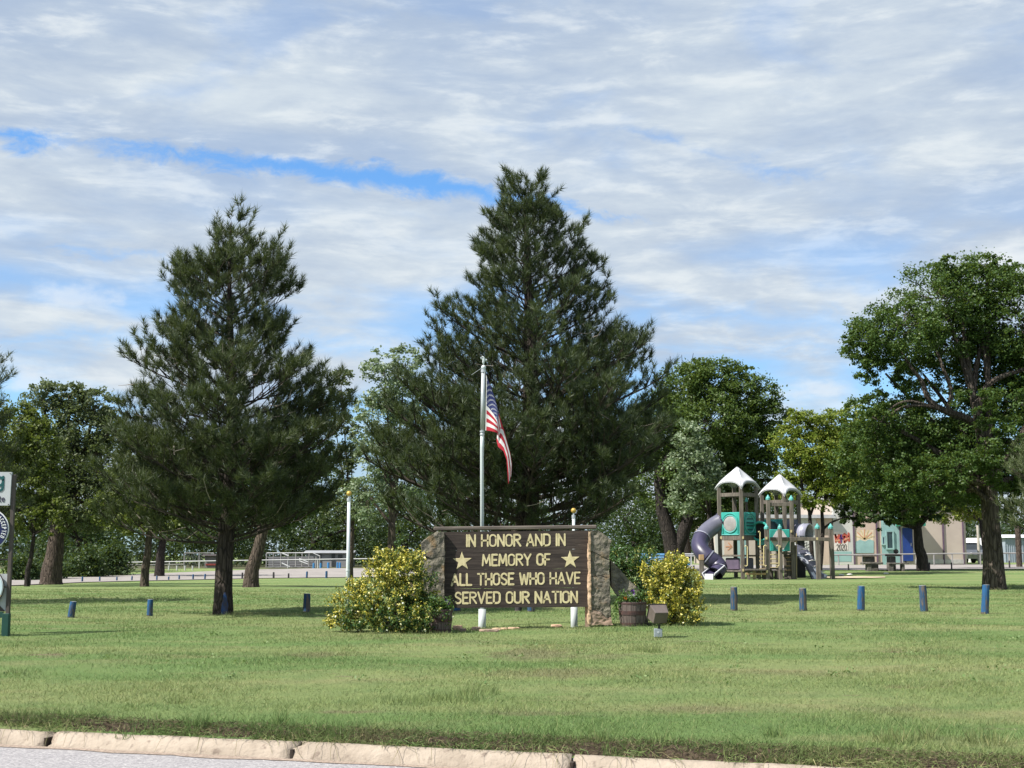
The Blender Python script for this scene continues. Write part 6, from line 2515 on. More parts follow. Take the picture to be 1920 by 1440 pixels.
    post(1399.5, 1.7, 940, w=.10, capm=teal_pale)
    beam(X(1443, 946, -.35), X(1480, 945.5, -.35), .07, .15)
    post(1437, -.9, 991, capm=teal_pale); post(1462, -.9, 991, capm=teal_pale, w=.14)
    post(1532.5, -.7, 990, capm=teal_pale, w=.17); post(1557.5, -.2, 990, capm=teal_pale, lean=-1, w=.17)
    beam(X(1444, 1010.5, -.75), X(1556, 1011, -.75), .08, .14)
    beam(X(1534, 1011, -.6), X(1556, 1012, -.1), .07, .12)
    c = X(1462, 1013, -.62)
    mb = MB(); mb.box(c, .80, .05, .86, bev=.02); p = mb.build("panel", teal, root)
    mb = MB()
    R1, R2 = .36, .38
    dm = [c + Vector((R1, -.03, 0)), c + Vector((.12, -.03, R2)), c + Vector((-.12, -.03, R2)), c + Vector((-R1, -.03, 0)), c + Vector((-.12, -.03, -R2)), c + Vector((.12, -.03, -R2))]
    vs = dm + [q + Vector((0, -.03, 0)) for q in dm]
    mb.add(vs, [tuple(range(11, 5, -1))] + [(i, (i + 1) % 6, 6 + (i + 1) % 6, 6 + i) for i in range(6)])
    mb.build("diamond", pale_diamond, p)
    mb = MB(); mb.bar(c + Vector((-.28, -.05, -.40)), c + Vector((.28, -.05, -.40)), .05, .05); mb.build("base_mould", teal_pale, p)
    # stairs between tower A and the front posts
    for i in range(6):
        z = zz(1066 - i * 7.2)
        a = X(1425, 1066, -.3 + i * .16); b_ = X(1440, 1066, -.3 + i * .16)
        a.z = b_.z = z
        mb = MB(); mb.bar(a, b_, .20, .045); mb.build("step", wood_warm, root)
    for i in range(5):
        z = zz(1064 - i * 8)
        a = X(1445, 1066, -.5); b_ = X(1459, 1066, -.5)
        a.z = b_.z = z
        mb = MB(); mb.tube([a, b_], .022, 6); mb.build("rung", yellow_rail, root)
    for px, y0, y1, w_ in ((1399.5, 1025, 1060, 3), (1434, 1024, 1060, -3), (1459, 1024, 1060, 3), (1424, 998, 1024, 2)):
        a, b_ = X(px, y0, -1.05), X(px, y1, -1.05)
        o = Vector((w_ * k, .0, 0))
        mb = MB(); mb.tube([a - o, a - o * .3 - Vector((0, 0, -.04)), a + o * .6, b_ + o * .6, b_ - o * .3 - Vector((0, 0, .04)), b_ - o], .022, 6)
        mb.build("handrail", yellow_rail, root)
    # low platform boards and frame
    for y in (-1.0, -.8, -.6):
        a, b_ = X(1398, 1067.5, y), X(1436, 1067.5, y)
        a.z = b_.z = zz(1067.5)
        mb = MB(); mb.bar(a, b_, .19, .05); mb.build("deck_board", wood_play, root)
    for px in (1404, 1414, 1424, 1432):
        mb = MB(); t = X(px, 1070, -.8); mb.box((t.x, t.y, t.z / 2 - .1), .10, .10, t.z + .2); mb.build("post", wood_warm if px in (1414,) else wood_play, root)
    beam(X(1398, 1076, -1.0), X(1436, 1076, -1.0), .05, .08, rung_m)
    beam(X(1442, 1066, -.6), X(1466, 1066, -.6), .3, .08)
    beam(X(1466, 1037, -.3), X(1488, 1037, -.3), .3, .08)
    for px, ty, w_ in ((1446, 1070, .16), (1457, 1070, .20), (1472, 1040, .12), (1479, 1040, .16), (1488, 1022, .17)):
        post(px, -.2, ty, w=w_)
    for i in range(4):
        a, b_ = X(1473, 1045 + i * 8, -.35), X(1486, 1045 + i * 8, -.35)
        mb = MB(); mb.tube([a, b_], .02, 6); mb.build("rung", rung_m, root)
    # steel arch ladder right of the panel
    for px in (1487.5, 1493.5):
        mb = MB(); mb.tube([X(px, 1000, -.1), X(px, 1040, -.25), X(px, 1085, -.3)], .02, 6); mb.build("ladder_rail", wood_warm, root)
    for i in range(8):
        mb = MB(); mb.tube([X(1487.5, 1006 + i * 9.5, -.2), X(1493.5, 1006 + i * 9.5, -.2)], .016, 6); mb.build("rung", rung_m, root)
    # yellowish plates on posts
    for px, py, dY in ((1393, 1008, -.1), (1437, 1009, -1.0), (1483.5, 996, -.45), (1462, 1025, -1.0), (1352, 1008, .5), (1532, 1010, -.85), (1393.5, 1069, -.1), (1438, 1072, -1.0)):
        mb = MB(); mb.box(X(px, py, dY), .07, .02, .10); mb.build("plate", yellow_rail, root)


build_playground()

# litter of pale sand clods right of the play structure
for i, (px, py, lb) in enumerate(((1578, 1079.5, "small white scrap lying on the grass right of the play structure"), (1593, 1078.5, "larger white scrap lying on the grass before the picnic table"), (1661, 1076.5, "white scrap on the grass before the right end of the picnic table"))):
    c = hit(px, py)
    bm = bmesh.new()
    bmesh.ops.create_icosphere(bm, subdivisions=2, radius=1)
    for v in bm.verts:
        v.co = Vector((v.co.x * .12 * (1 + .4 * mnoise.noise(v.co * 2 + Vector((i, 0, 0)))), v.co.y * .09, v.co.z * .035 * (1 + .5 * mnoise.noise(v.co * 3))))
    me = bpy.data.meshes.new("scrap"); bm.to_mesh(me); bm.free()
    tag(link("scrap", me, pmat("white_scrap", (.75, .74, .72), scale=4, rough=.8), loc=c + Vector((0, 0, .03))), lb, "scrap", "white scraps on the grass")

# ------------------------------------------------------------------ picnic table of stone slabs
def picnic_table():
    c = hit(1650, 1071)
    Y = c.y
    k = mpp(Y)
    st = pmat("dark_stone_table", (.15, .135, .12), (.09, .082, .075), scale=4, rough=.95, bump=.02, c3=(.22, .2, .18), s3=6)
    root = thing("picnic_table", "dark stone picnic table with slab benches in the shade before the painted building", "table", c)
    def X(px, py, dy=0):
        return at(px, py, Y + dy) - c
    def slab(name, x0, y0, x1, y1, d0, d1, bev=.02):
        a = X(x0, y0); b_ = X(x1, y1)
        mb = MB(); mb.box(((a.x + b_.x) / 2, (d0 + d1) / 2, (a.z + b_.z) / 2), b_.x - a.x, d1 - d0, a.z - b_.z, bev=bev)
        mb.build(name, st, root)
    slab("top", 1617, 1040, 1646, 1043.5, .1, 1.0)
    slab("pedestal", 1625, 1043.7, 1644, 1054, .3, .8)
    slab("bench", 1613, 1054, 1652, 1058, -.4, .05)
    slab("leg", 1622, 1058.2, 1631, 1073, -.35, 0)
    slab("leg", 1632, 1058.2, 1651, 1073, .3, .8)
    slab("top", 1670, 1039, 1692, 1043, .1, 1.0)
    slab("pedestal", 1671, 1043.2, 1684, 1073, .3, .8)
    slab("bench", 1662, 1055, 1700, 1058, -.4, .05)
    slab("leg", 1662, 1058.2, 1672, 1073, -.35, 0)
    slab("leg", 1687, 1058.2, 1693, 1073, -.35, 0)
    mb = MB(); mb.ball(X(1680, 1034, .5), 5 * k, 10, 8, (1, 1, .9)); mb.build("boulder", st, root)
    mb = MB(); mb.ball(X(1698, 1054, -.2), 2.5 * k, 8, 6); mb.build("boulder", st, root)


picnic_table()

# ------------------------------------------------------------------ the painted building
BY = 86.0


def build_building():
    g = foot(1600, BY)
    root = thing("painted_building", "long beige building with painted murals and purple uprights behind the trees at right", "building", (g.x, BY, g.z))
    O = Vector((g.x, BY, g.z))
    def X(px, py, dy=0):
        return at(px, py, BY + dy) - O
    beige = pmat("beige_wall", (.46, .39, .335), (.41, .345, .30), scale=.6, rough=.9)
    peach = pmat("peach_wall", (.52, .40, .335), (.46, .36, .30), scale=.6, rough=.9)
    white = pmat("whitewashed_wall", (.54, .53, .50), (.47, .46, .44), scale=.7, rough=.9)
    tealw = pmat("mural_teal", (.28, .43, .42), (.23, .36, .36), scale=1.2, rough=.9)
    pur = pmat("purple_upright", (.12, .075, .12), (.09, .06, .095), scale=2, rough=.8)
    red = pmat("mural_red", (.46, .10, .07), (.36, .08, .06), scale=3, rough=.9)
    org = pmat("mural_orange", (.55, .28, .16), (.46, .22, .13), scale=3, rough=.9)
    violet = pmat("mural_violet", (.12, .05, .20), rough=.9)
    black = pmat("mural_black", (.03, .03, .035), rough=.9)
    blue = pmat("blue_door_paint", (.018, .05, .22), (.014, .038, .17), scale=2, rough=.6)
    yel = pmat("mural_yellow", (.60, .48, .26), rough=.9)
    zb = -1.2
    def wallp(x0, x1, py_top, mat, name="wall", th=.2, front=0):
        a = X(x0, py_top); b_ = X(x1, py_top)
        mb = MB(); mb.box(((a.x + b_.x) / 2, front + th / 2, (a.z + zb) / 2), b_.x - a.x, th, a.z - zb)
        return mb.build(name, mat, root)
    top = 935
    panels = [(1340, 1378, white), (1378.4, 1402, tealw), (1402.4, 1486, beige), (1486.4, 1530, white), (1530.4, 1560, peach), (1560.4, 1597, white), (1600, 1640, peach), (1643, 1650, peach), (1650.3, 1684, tealw), (1686, 1692, white), (1692.4, 1716, beige), (1716.4, 1764, beige), (1767, 1801.5, beige), (1803.4, 1808, beige)]
    P = {}
    for x0, x1, m in panels:
        P[x0] = wallp(x0, x1, 972 if x0 < 1545 else top, m, "wall_panel")
    for x in (1598.5, 1641.5, 1684.8, 1765.5, 1802.4):
        a = X(x, top)
        mb = MB(); mb.box((a.x, .07, (a.z + zb) / 2), 2.0 * mpp(BY), .30, a.z - zb); mb.build("upright", pur, root)
    # body behind, roof and side
    for x0, x1, tp in ((1340, 1560, 972), (1560.4, 1808, top)):
        a, b_ = X(x0, tp), X(x1, tp)
        mb = MB(); mb.box(((a.x + b_.x) / 2, 5.2, (a.z + zb) / 2), b_.x - a.x - .02, 9.9, a.z - zb - .02); mb.build("body", beige, root)
        mb = MB(); mb.box(((a.x + b_.x) / 2, 5.0, a.z + .12), b_.x - a.x + .3, 10.8, .22); mb.build("roof", pmat("roof_metal", (.45, .45, .46), (.38, .38, .4), rough=.6), root)
    kk = mpp(BY)
    def flat(name, poly_px, mat, par, lift):
        P_ = [X(x, y) for x, y in poly_px]
        mb = MB(); mb.prism([(p.x, p.z) for p in P_], -lift - .012, -lift)
        return mb.build(name, mat, par)
    def strokes(name, lines, mat, par, r, lift):
        L = [[(X(x, y).x, X(x, y).z) for x, y in ln] for ln in lines]
        tf = Tf((0, -lift, 0), (1, 0, 0), (0, 0, 1), (0, -1, 0))
        return stroke_mesh(name, L, tf, r * kk, .006).build(name, mat, par)
    # red arrow on the left panel
    flat("mural_field", [(1358, 1012), (1376, 1012), (1376, 1040), (1358, 1040)], peach, P[1340], .0)
    strokes("arrow", [[(1361, 1025), (1372, 1025)], [(1366, 1018), (1372, 1025), (1365, 1031)]], org, P[1340], 1.0, .02)
    # dots and scribbles on the white panel
    for i, (x, y) in enumerate(((1512, 986), (1505, 1000), (1522, 998), (1516, 1012))):
        strokes("spot", [[(x, y), (x + .6, y)]], [violet, black, red, tealw][i], P[1486.4], 1.2, .003)
    strokes("scribble", [[(1503, 1016), (1508, 1014), (1506, 1020), (1513, 1017), (1512, 1023), (1519, 1019)], [(1505, 1026), (1511, 1023), (1513, 1028), (1520, 1024)], [(1512, 993), (1520, 991), (1526, 995)]], black, P[1486.4], .45, .003)
    # big 2020 panel
    w = P[1560.4]
    flat("mural_field", [(1563, 997), (1590, 997), (1590, 1032), (1563, 1032)], pmat("mural_pale", (.70, .62, .57), rough=.9), w, .0)
    flat("mural_field", [(1561, 1034), (1596.5, 1034), (1596.5, 1053), (1561, 1053)], tealw, w, .0)
    strokes("red_lettering", [[(1566, 1003), (1567, 1016)], [(1566, 1003), (1570, 1010), (1573, 1003), (1573, 1017)], [(1576, 1004), (1576, 1018)], [(1576, 1004), (1580, 1004)], [(1576, 1010), (1580, 1010)], [(1583, 1017), (1583, 1001), (1588, 1004), (1588, 1012), (1584, 1016)], [(1591, 1000), (1592, 1014)], [(1568, 1008), (1590, 1006)]], red, w, 1.9, .014)
    strokes("orange_lettering", [[(1567, 1014), (1574, 1013)], [(1584, 1012), (1591, 1009)]], org, w, 1.4, .022)
    strokes("violet_figure", [[(1577.5, 1003), (1577, 1017)], [(1574.5, 1009), (1580, 1009)]], violet, w, 1.1, .030)
    xs = 1569
    for ch in "2020":
        wd, st = glyph(ch)
        strokes("digit", [[(xs + u * 7.0, 1031.5 - v * 10.5) for u, v in ln] for ln in st], black, w, .55, .014)
        xs += 4.9
    # sunburst mural
    w = P[1600]
    flat("mural_field", [(1604, 994), (1638, 994), (1638, 1015), (1604, 1015)], pmat("mural_cream", (.68, .56, .42), rough=.9), w, .0)
    flat("mural_hills", [(1604, 1016), (1612, 1012), (1622, 1015), (1630, 1011), (1638, 1014), (1638, 1037), (1604, 1037)], tealw, w, .014)
    for i in range(7):
        a_ = math.radians(160 - i * 23.5)
        strokes("sun_ray", [[(1621, 1011), (1621 + 18 * math.cos(a_), 1011 - 18 * abs(math.sin(a_)))]], org if i % 2 else yel, w, .9, .014)
    # teal bay: windows
    w = P[1650.3]
    def window(x0, y0, x1, y1, glass, frame=white):
        a, b_ = X(x0, y0), X(x1, y1)
        mb = MB()
        t = .09
        mb.box(((a.x + b_.x) / 2, -.05, a.z), b_.x - a.x + t, .09, t); mb.box(((a.x + b_.x) / 2, -.05, b_.z), b_.x - a.x + t, .09, t)
        mb.box((a.x, -.05, (a.z + b_.z) / 2), t, .088, a.z - b_.z - t); mb.box((b_.x, -.05, (a.z + b_.z) / 2), t, .088, a.z - b_.z - t)
        f = mb.build("window", frame, root)
        mb = MB(); mb.box(((a.x + b_.x) / 2, -.025, (a.z + b_.z) / 2), b_.x - a.x - t, .03, a.z - b_.z - t); mb.build("pane", glass, f)
    gl = pmat("dark_window_glass", (.02, .045, .05), (.03, .06, .065), scale=1, rough=.08, spec=.6)
    window(1661, 996, 1675, 1029, gl, tealw)
    window(1653.5, 1006, 1659, 1021, blue, tealw)
    # blue double door
    a, b_ = X(1691.5, 990), X(1712, 1052)
    mb = MB(); mb.box(((a.x + b_.x) / 2, -.04, (a.z + b_.z) / 2), b_.x - a.x, .08, a.z - b_.z); d = mb.build("door", blue, root)
    mb = MB(); mb.box((b_.x - .12, -.10, (a.z + b_.z) / 2), .04, .05, .2); mb.build("handle", pmat("door_handle_steel", (.5, .5, .5), rough=.3, metal=1), d)
    mb = MB(); mb.box(((a.x + b_.x) / 2 + .1, -.5, a.z + .25), b_.x - a.x + 1.0, 1.0, .28); mb.build("awning", pmat("green_awning", (.03, .20, .14), (.025, .16, .11), rough=.7), root)
    # pale footing strip
    mb = MB(); a, b_ = X(1715, 1049), X(1808, 1057); mb.box(((a.x + b_.x) / 2, -.03, (a.z + b_.z) / 2), b_.x - a.x, .06, a.z - b_.z); mb.build("plinth", pmat("plinth_grey", (.45, .43, .42), rough=.9), root)


build_building()

# things beyond the building
def shed(x0, x1, y_top, y_bot, Y, label, wallm, roofm, cat="shed", name="shed", ribs=True, rise=6):
    g = foot((x0 + x1) / 2, Y)
    root = thing(name, label, cat, (g.x, Y, g.z))
    O = Vector((g.x, Y, g.z))
    a, b_ = at(x0, y_top, Y) - O, at(x1, y_bot, Y) - O
    k = mpp(Y)
    zb = min(b_.z, -.3)
    D = (b_.x - a.x) * .7
    mb = MB(); mb.box(((a.x + b_.x) / 2, D / 2, (a.z + zb) / 2), b_.x - a.x, D, a.z - zb); mb.build("wall", wallm, root)
    if ribs:
        n = max(4, int((x1 - x0) / 4))
        for i in range(n + 1):
            x = a.x + (b_.x - a.x) * i / n
            mb = MB(); mb.box((x, -.02, (a.z + zb) / 2), .05, .04, a.z - zb); mb.build("rib", wallm, root)
    mb = MB()
    o = .25
    z0, z1 = a.z, a.z + rise * k
    vs = [(a.x - o, -o, z0), (b_.x + o, -o, z0), (b_.x + o, D + o, z0), (a.x - o, D + o, z0), (a.x - o, D / 2, z1), (b_.x + o, D / 2, z1)]
    mb.add(vs, [(0, 1, 5, 4), (2, 3, 4, 5), (0, 4, 3), (1, 2, 5), (3, 2, 1, 0)])
    mb.build("roof", roofm, root)
    return root, O


bl_wall = pmat("bluegrey_siding", (.30, .34, .40), (.25, .29, .35), scale=1, rough=.6)
wh_roof = pmat("white_metal_roof", (.72, .73, .75), (.62, .63, .66), scale=.8, rough=.5)
grey_wall = pmat("grey_trailer_wall", (.26, .26, .27), (.20, .20, .21), scale=.8, rough=.8)
shed(1884, 1990, 1008, 1045, 104, "blue grey ribbed metal shed with a white roof at the right edge", bl_wall, wh_roof)
grey_roof = pmat("dull_trailer_roof", (.30, .31, .33), (.24, .25, .27), scale=.8, rough=.6)
sr, so_ = shed(574, 658, 1037, 1066, 118, "long grey trailer building with a curved white roof behind the ball field fence", grey_wall, grey_roof, "trailer", "trailer", ribs=False, rise=5)
for x0, x1, y0, y1 in ((634, 642, 1040, 1048), (598, 602, 1040, 1060), (622, 628, 1038, 1062)):
    a, b_ = at(x0, y0, 118) - so_, at(x1, y1, 118) - so_
    mb = MB(); mb.box(((a.x + b_.x) / 2, -.03, (a.z + b_.z) / 2), b_.x - a.x, .06, a.z - b_.z)
    mb.build("window" if x1 - x0 > 6 and y1 - y0 < 12 else "door", pmat("trailer_dark_opening", (.04, .045, .05), (.06, .065, .07), rough=.3), sr)
sr, so_ = shed(384, 420, 1042, 1076, 112, "low dark dugout hut with a red stripe behind the fence left of the pine trunk", pmat("dugout_wall", (.20, .19, .18), (.14, .135, .13), scale=1, rough=.9), pmat("dugout_roof", (.06, .05, .05), rough=.8), "hut", "dugout", ribs=False, rise=3)
a, b_ = at(386, 1057, 112) - so_, at(408, 1060, 112) - so_
mb = MB(); mb.box(((a.x + b_.x) / 2, -.04, (a.z + b_.z) / 2), b_.x - a.x, .06, a.z - b_.z); mb.build("stripe_board", pmat("red_board", (.25, .05, .04), rough=.8), sr)


def tank():
    Y = 108
    c = foot(1838, Y)
    k = mpp(Y)
    root = thing("storage_tank", "large white rounded storage tank beyond the right end of the painted building", "tank", c)
    m = pmat("white_tank", (.78, .78, .77), (.7, .7, .7), scale=.5, rough=.5)
    a, b_ = at(1800, 1026, Y) - c, at(1878, 1026, Y) - c
    R = 17 * k
    pts = [a, a + Vector((.15, 0, 0)), a + Vector((.6, 0, 0)), b_ - Vector((.6, 0, 0)), b_ - Vector((.15, 0, 0)), b_]
    MB().tube(pts, [R * .3, R * .75, R, R, R * .75, R * .3], 20).build("vessel", m, root, smooth=True)
    for t in (.2, .8):
        p = a.lerp(b_, t)
        mb = MB(); mb.box((p.x, p.y, (p.z - R) / 2 - .1), .3, 1.0, max(.3, p.z - R + .4)); mb.build("saddle", m, root)


tank()


def parked_car():
    Y = 97
    c = foot(1824, Y)
    k = mpp(Y)
    root = thing("parked_car", "dark silver car seen nose on in front of the white tank", "car", c)
    m = pmat("car_paint", (.18, .19, .21), (.15, .16, .18), rough=.3, metal=.5, spec=.5)
    gl = pmat("car_glass", (.02, .025, .03), rough=.1, spec=.6)
    w = 1.75
    z0 = .35
    mb = MB()
    prof = [(-.2, .32), (-.28, .62), (-.1, .86), (.9, .98), (4.0, .98), (4.1, .5), (4.0, .32)]
    n = len(prof)
    vs = [(-w / 2, y, z) for y, z in prof] + [(w / 2, y, z) for y, z in prof]
    mb.add(vs, [tuple(range(n)), tuple(range(2 * n - 1, n - 1, -1))] + [(i, i + n, (i + 1) % n + n, (i + 1) % n) for i in range(n)])
    mb.build("body", m, root)
    prof = [(.85, .97), (1.55, 1.42), (3.2, 1.45), (3.9, .97)]
    mb = MB()
    vs = [(-w * .46 if z < 1.2 else -w * .38, y, z) for y, z in prof] + [(w * .46 if z < 1.2 else w * .38, y, z) for y, z in prof]
    mb.add(vs, [(0, 1, 2, 3), (7, 6, 5, 4), (0, 4, 5, 1), (2, 6, 7, 3)])
    mb.build("windows", gl, root)
    mb = MB(); mb.box((0, 2.35, 1.46), w * .74, 1.7, .05, bev=.02); mb.build("roof", m, root)
    for x in (-.72, .72):
        for y in (.6, 3.2):
            mb = MB(); mb.tube([(x - .1, y, .32), (x + .1, y, .32)], .32, 14); mb.build("wheel", pmat("tyre", (.02, .02, .02), rough=.9), root)
        mb = MB(); mb.ball((x * .85, -.26, .68), .11, 8, 6, (1.4, .5, .8)); mb.build("headlight", pmat("headlight_glass", (.6, .6, .6), rough=.1), root)


parked_car()

# ------------------------------------------------------------------ pipe fences, ball field, small signs
rail_white = pmat("white_pipe", (.52, .52, .52), (.44, .44, .45), scale=1, rough=.5)
rail_grey = pmat("grey_pipe", (.30, .29, .28), (.22, .215, .21), scale=1, rough=.6)
wire_m = pmat("chain_link_wire", (.30, .31, .32), rough=.5, metal=.4)


def pipe_fence(label, pts, Y, posts, rail_r, mat, base_py, name="pipe_fence", extra=None, mesh_h=None, group=None):
    c = foot(pts[0][0], Y)
    root = thing(name, label, "fence", c, group)
    P = [at(px, py, Y) - c for px, py in pts]
    MB().tube(P, rail_r, 6).build("rail", mat, root)
    if extra:
        MB().tube([at(px, py, Y) - c for px, py in extra], rail_r * .7, 6).build("rail", mat, root)
    for px, ty in posts:
        t = at(px, ty, Y) - c
        zb = gz(t.x + c.x, Y) - c.z - .1
        MB().tube([(t.x, t.y, zb), (t.x, t.y, t.z)], rail_r * .85, 6).build("post", mat, root)
    if mesh_h:
        mb = MB()
        a, b_ = P[0], P[-1]
        n = int((b_ - a).length / .22)
        for i in range(n):
            p = a.lerp(b_, i / n)
            zb = gz(p.x + c.x, Y) - c.z
            h = p.z - zb
            for sg in (-1, 1):
                mb.tube([(p.x, p.y, zb), (p.x + sg * h, p.y, p.z)], .007, 3, cap=False)
        mb.build("wire_mesh", wire_m, root, kind='stuff')
    return root


pipe_fence("long white pipe rail fence across the ball field at left behind the trunks", [(205, 1055), (330, 1053), (480, 1050.5), (640, 1048.3), (705, 1047.5)], 108,
           [(318, 1053.5), (374, 1052.5), (430, 1051.5), (486, 1050.5), (540, 1050), (596, 1049), (650, 1048.2), (700, 1047.6)], .050, rail_white, 1068)
pipe_fence("low grey chain link fence below the white pipe rail at far left", [(222, 1059.5), (280, 1058.8), (345, 1058)], 104,
           [(224, 1059.5), (250, 1059), (292, 1058.5), (318, 1058.2), (345, 1058)], .035, rail_grey, 1070, "chain_link_fence", mesh_h=1)
for i, px in enumerate((233, 249, 325, 340, 355, 369)):
    c = foot(px, 100)
    t = at(px, 1066, 100) - c
    o = MB().tube([(0, 0, -.1), (0, 0, max(.35, t.z))], .055, 8).build("stake", rail_white, loc=c)
    tag(o, f"short white stake, {ORD[i]} from the left below the white pipe rail", "stake", "white stakes by the ball field fence")
pipe_fence("grey pipe rail fence along the gravel road in front of the painted building", [(1558, 1040.5), (1620, 1040.2), (1700, 1039), (1780, 1038), (1930, 1037), (2100, 1036)], 80,
           [(1572, 1040.5), (1617, 1040.2), (1692, 1039.2), (1751, 1038.5), (1785, 1038), (1838, 1037.6), (1892, 1037.2), (1950, 1037)], .05, rail_grey, 1060)
pipe_fence("short pale double pipe rail fence seen between the maple trunk and the tube slide", [(1276, 1039), (1345, 1039)], 84, [(1279, 1039), (1296, 1039), (1321, 1039), (1342, 1039)], .05, rail_white, 1066, extra=[(1276, 1042.5), (1345, 1042.5)])


def backstop():
    Y = 114
    c = foot(370, Y)
    root = thing("backstop", "tall thin chain link backstop frame left of the pine trunk beyond the fence", "backstop", c)
    def X(px, py):
        return at(px, py, Y) - c
    for px, ty in ((346, 1037), (374, 1037), (401, 1037)):
        t = X(px, ty)
        MB().tube([(t.x, 0, -.2), t], .05, 6).build("post", rail_grey, root)
    for y in (1037, 1052):
        MB().tube([X(346, y), X(401, y)], .04, 6).build("rail", rail_grey, root)
    mb = MB()
    a, b_ = X(346, 1037), X(401, 1037)
    for i in range(12):
        p = a.lerp(b_, i / 12)
        mb.tube([(p.x, 0, 0), (p.x + (b_.x - a.x) / 12, 0, a.z)], .006, 3, cap=False)
        mb.tube([(p.x + (b_.x - a.x) / 12, 0, 0), (p.x, 0, a.z)], .006, 3, cap=False)
    mb.build("wire_mesh", wire_m, root, kind='stuff')


backstop()


def bleachers():
    Y = 113
    c = foot(575, Y)
    root = thing("bleachers", "grey metal bleachers with white handrails behind the pipe rail right of the pine trunk", "bleachers", c)
    def X(px, py, dy=0):
        return at(px, py, Y + dy) - c
    for px in (500, 513, 527, 541, 555, 567, 580, 593, 600):
        t = X(px, 1037 if px < 590 else 1043)
        MB().tube([(t.x, 0, -.2), t], .055, 6).build("post", rail_grey, root)
    MB().tube([X(500, 1037), X(586, 1036.5), X(600, 1043)], .05, 6).build("guard_rail", rail_white, root)
    for a, b_ in (((529, 1037.5), (541, 1042.5)), ((561, 1048), (577, 1054)), ((561, 1052), (577, 1058)), ((528, 1056), (543, 1063))):
        MB().tube([X(*a, -.6), X(*b_, -.6)], .075, 6).build("handrail", rail_white, root)
    for i in range(5):
        a = X(502, 1063 - i * 4.6, i * .7); b_ = X(588, 1062.5 - i * 4.6, i * .7)
        mb = MB(); mb.bar(a, b_, .28, .06); mb.build("seat_plank", pmat("bleacher_plank", (.27, .27, .28), (.22, .22, .23), scale=1, rough=.6), root)
        mb = MB(); mb.bar(a + Vector((0, .3, -.15)), b_ + Vector((0, .3, -.15)), .03, .24); mb.build("riser", pmat("bleacher_riser", (.17, .17, .18), (.13, .13, .14), scale=1, rough=.7), root)


bleachers()

blue_drum = pmat("blue_drum", (.045, .20, .42), (.035, .15, .33), scale=2, rough=.6)
for i, (px, ty, by, w, lb) in enumerate(((593, 1056, 1067.5, 4, "blue barrel nearest the bleachers by the trailer"), (606, 1056, 1068, 4, "blue barrel second right of the bleachers by the trailer"),
                                     (620, 1055, 1068, 4.6, "widest blue barrel in the middle of the row by the trailer"), (637, 1054.5, 1068, 3.4, "left one of the two touching blue barrels by the trailer"),
                                     (641.5, 1055, 1069, 4.2, "right one of the two touching blue barrels by the trailer"), (663, 1055, 1068.5, 3.8, "blue barrel just right of the short white ball topped pole"))):
    Y = 106
    c = foot(px, Y)
    b_ = at(px, by, Y) - c
    t = at(px, ty, Y) - c
    k = mpp(Y)
    root = thing("blue_barrel", lb, "barrel", c + Vector((0, 0, min(0, b_.z))), "blue barrels by the ball field")
    H = t.z - min(0, b_.z)
    R = w * k / 2
    MB().lathe((0, 0, 0), [(R * .95, 0), (R, .05), (R, H * .32), (R * 1.05, H * .34), (R, H * .36), (R, H * .64), (R * 1.05, H * .66), (R, H * .68), (R, H - .04), (R * .93, H)], 14).build("drum", blue_drum, root)
    MB().lathe((0, 0, 0), [(R * .8, H + .002), (R * .8, H + .015), (R * .2, H + .02)], 12).build("lid", blue_drum, root)
c = foot(1287.5, 80)
t = at(1287.5, 1047, 80) - c
o = MB().tube([(0, 0, -.1), (0, 0, t.z)], .085, 10).build("blue_post", blue_drum, loc=c)
tag(o, "bright blue post left of the tube slide beyond the lawn", "post")


def small_sign():
    Y = 92
    c = foot(172, Y)
    b_ = hit(172, 1081)
    Y = b_.y
    c = b_
    root = thing("road_sign", "small blank white sign on a thin post beyond the parking lot", "sign", c)
    t = at(172, 1060.5, Y) - c
    k = mpp(Y)
    MB().tube([(0, 0, -.1), (0, 0, t.z - .02)], .03, 6).build("post", rail_white, root)
    mb = MB(); mb.box((0, -.05, t.z - 3 * k), 5.6 * k, .03, 6 * k, bev=.006); mb.build("plate", rail_white, root)


small_sign()


def blue_slat_frame():
    Y = 80
    c = foot(1235, Y)
    root = thing("blue_slat_frame", "light blue slatted frame behind the yellow bush left of the maple trunk", "bench", c)  # plain slatted frame of posts and slats, without a seat
    m = pmat("light_blue_paint", (.16, .38, .66), (.13, .32, .58), scale=1, rough=.6)
    def X(px, py):
        return at(px, py, Y) - c
    for px in (1201, 1226, 1248):
        t = X(px, 1038)
        MB().box((t.x, 0, t.z / 2 - .1), .10, .10, t.z + .2).build("post", m, root)
    for y in (1039.5, 1045, 1050, 1055):
        mb = MB(); mb.bar(X(1201, y) + Vector((0, -.08, 0)), X(1248, y) + Vector((0, -.08, 0)), .04, .12); mb.build("slat", m, root)
    return


blue_slat_frame()


def goal_frame():
    Y = 84
    c = foot(1170, Y)
    root = thing("pipe_hoop", "thin white pipe hoop showing above the dark green bush right of the memorial", "hoop", c)
    P = [at(px, py, Y) - c for px, py in ((1163, 1027), (1175.5, 1027), (1175.5, 1040))]
    P.append(Vector((P[-1].x, P[-1].y, -.2)))
    MB().tube(P, .045, 6).build("upright", rail_white, root)
    a = at(1163, 1027, Y) - c
    MB().tube([a, Vector((a.x, 0, -.2))], .045, 6).build("upright", rail_white, root)


goal_frame()


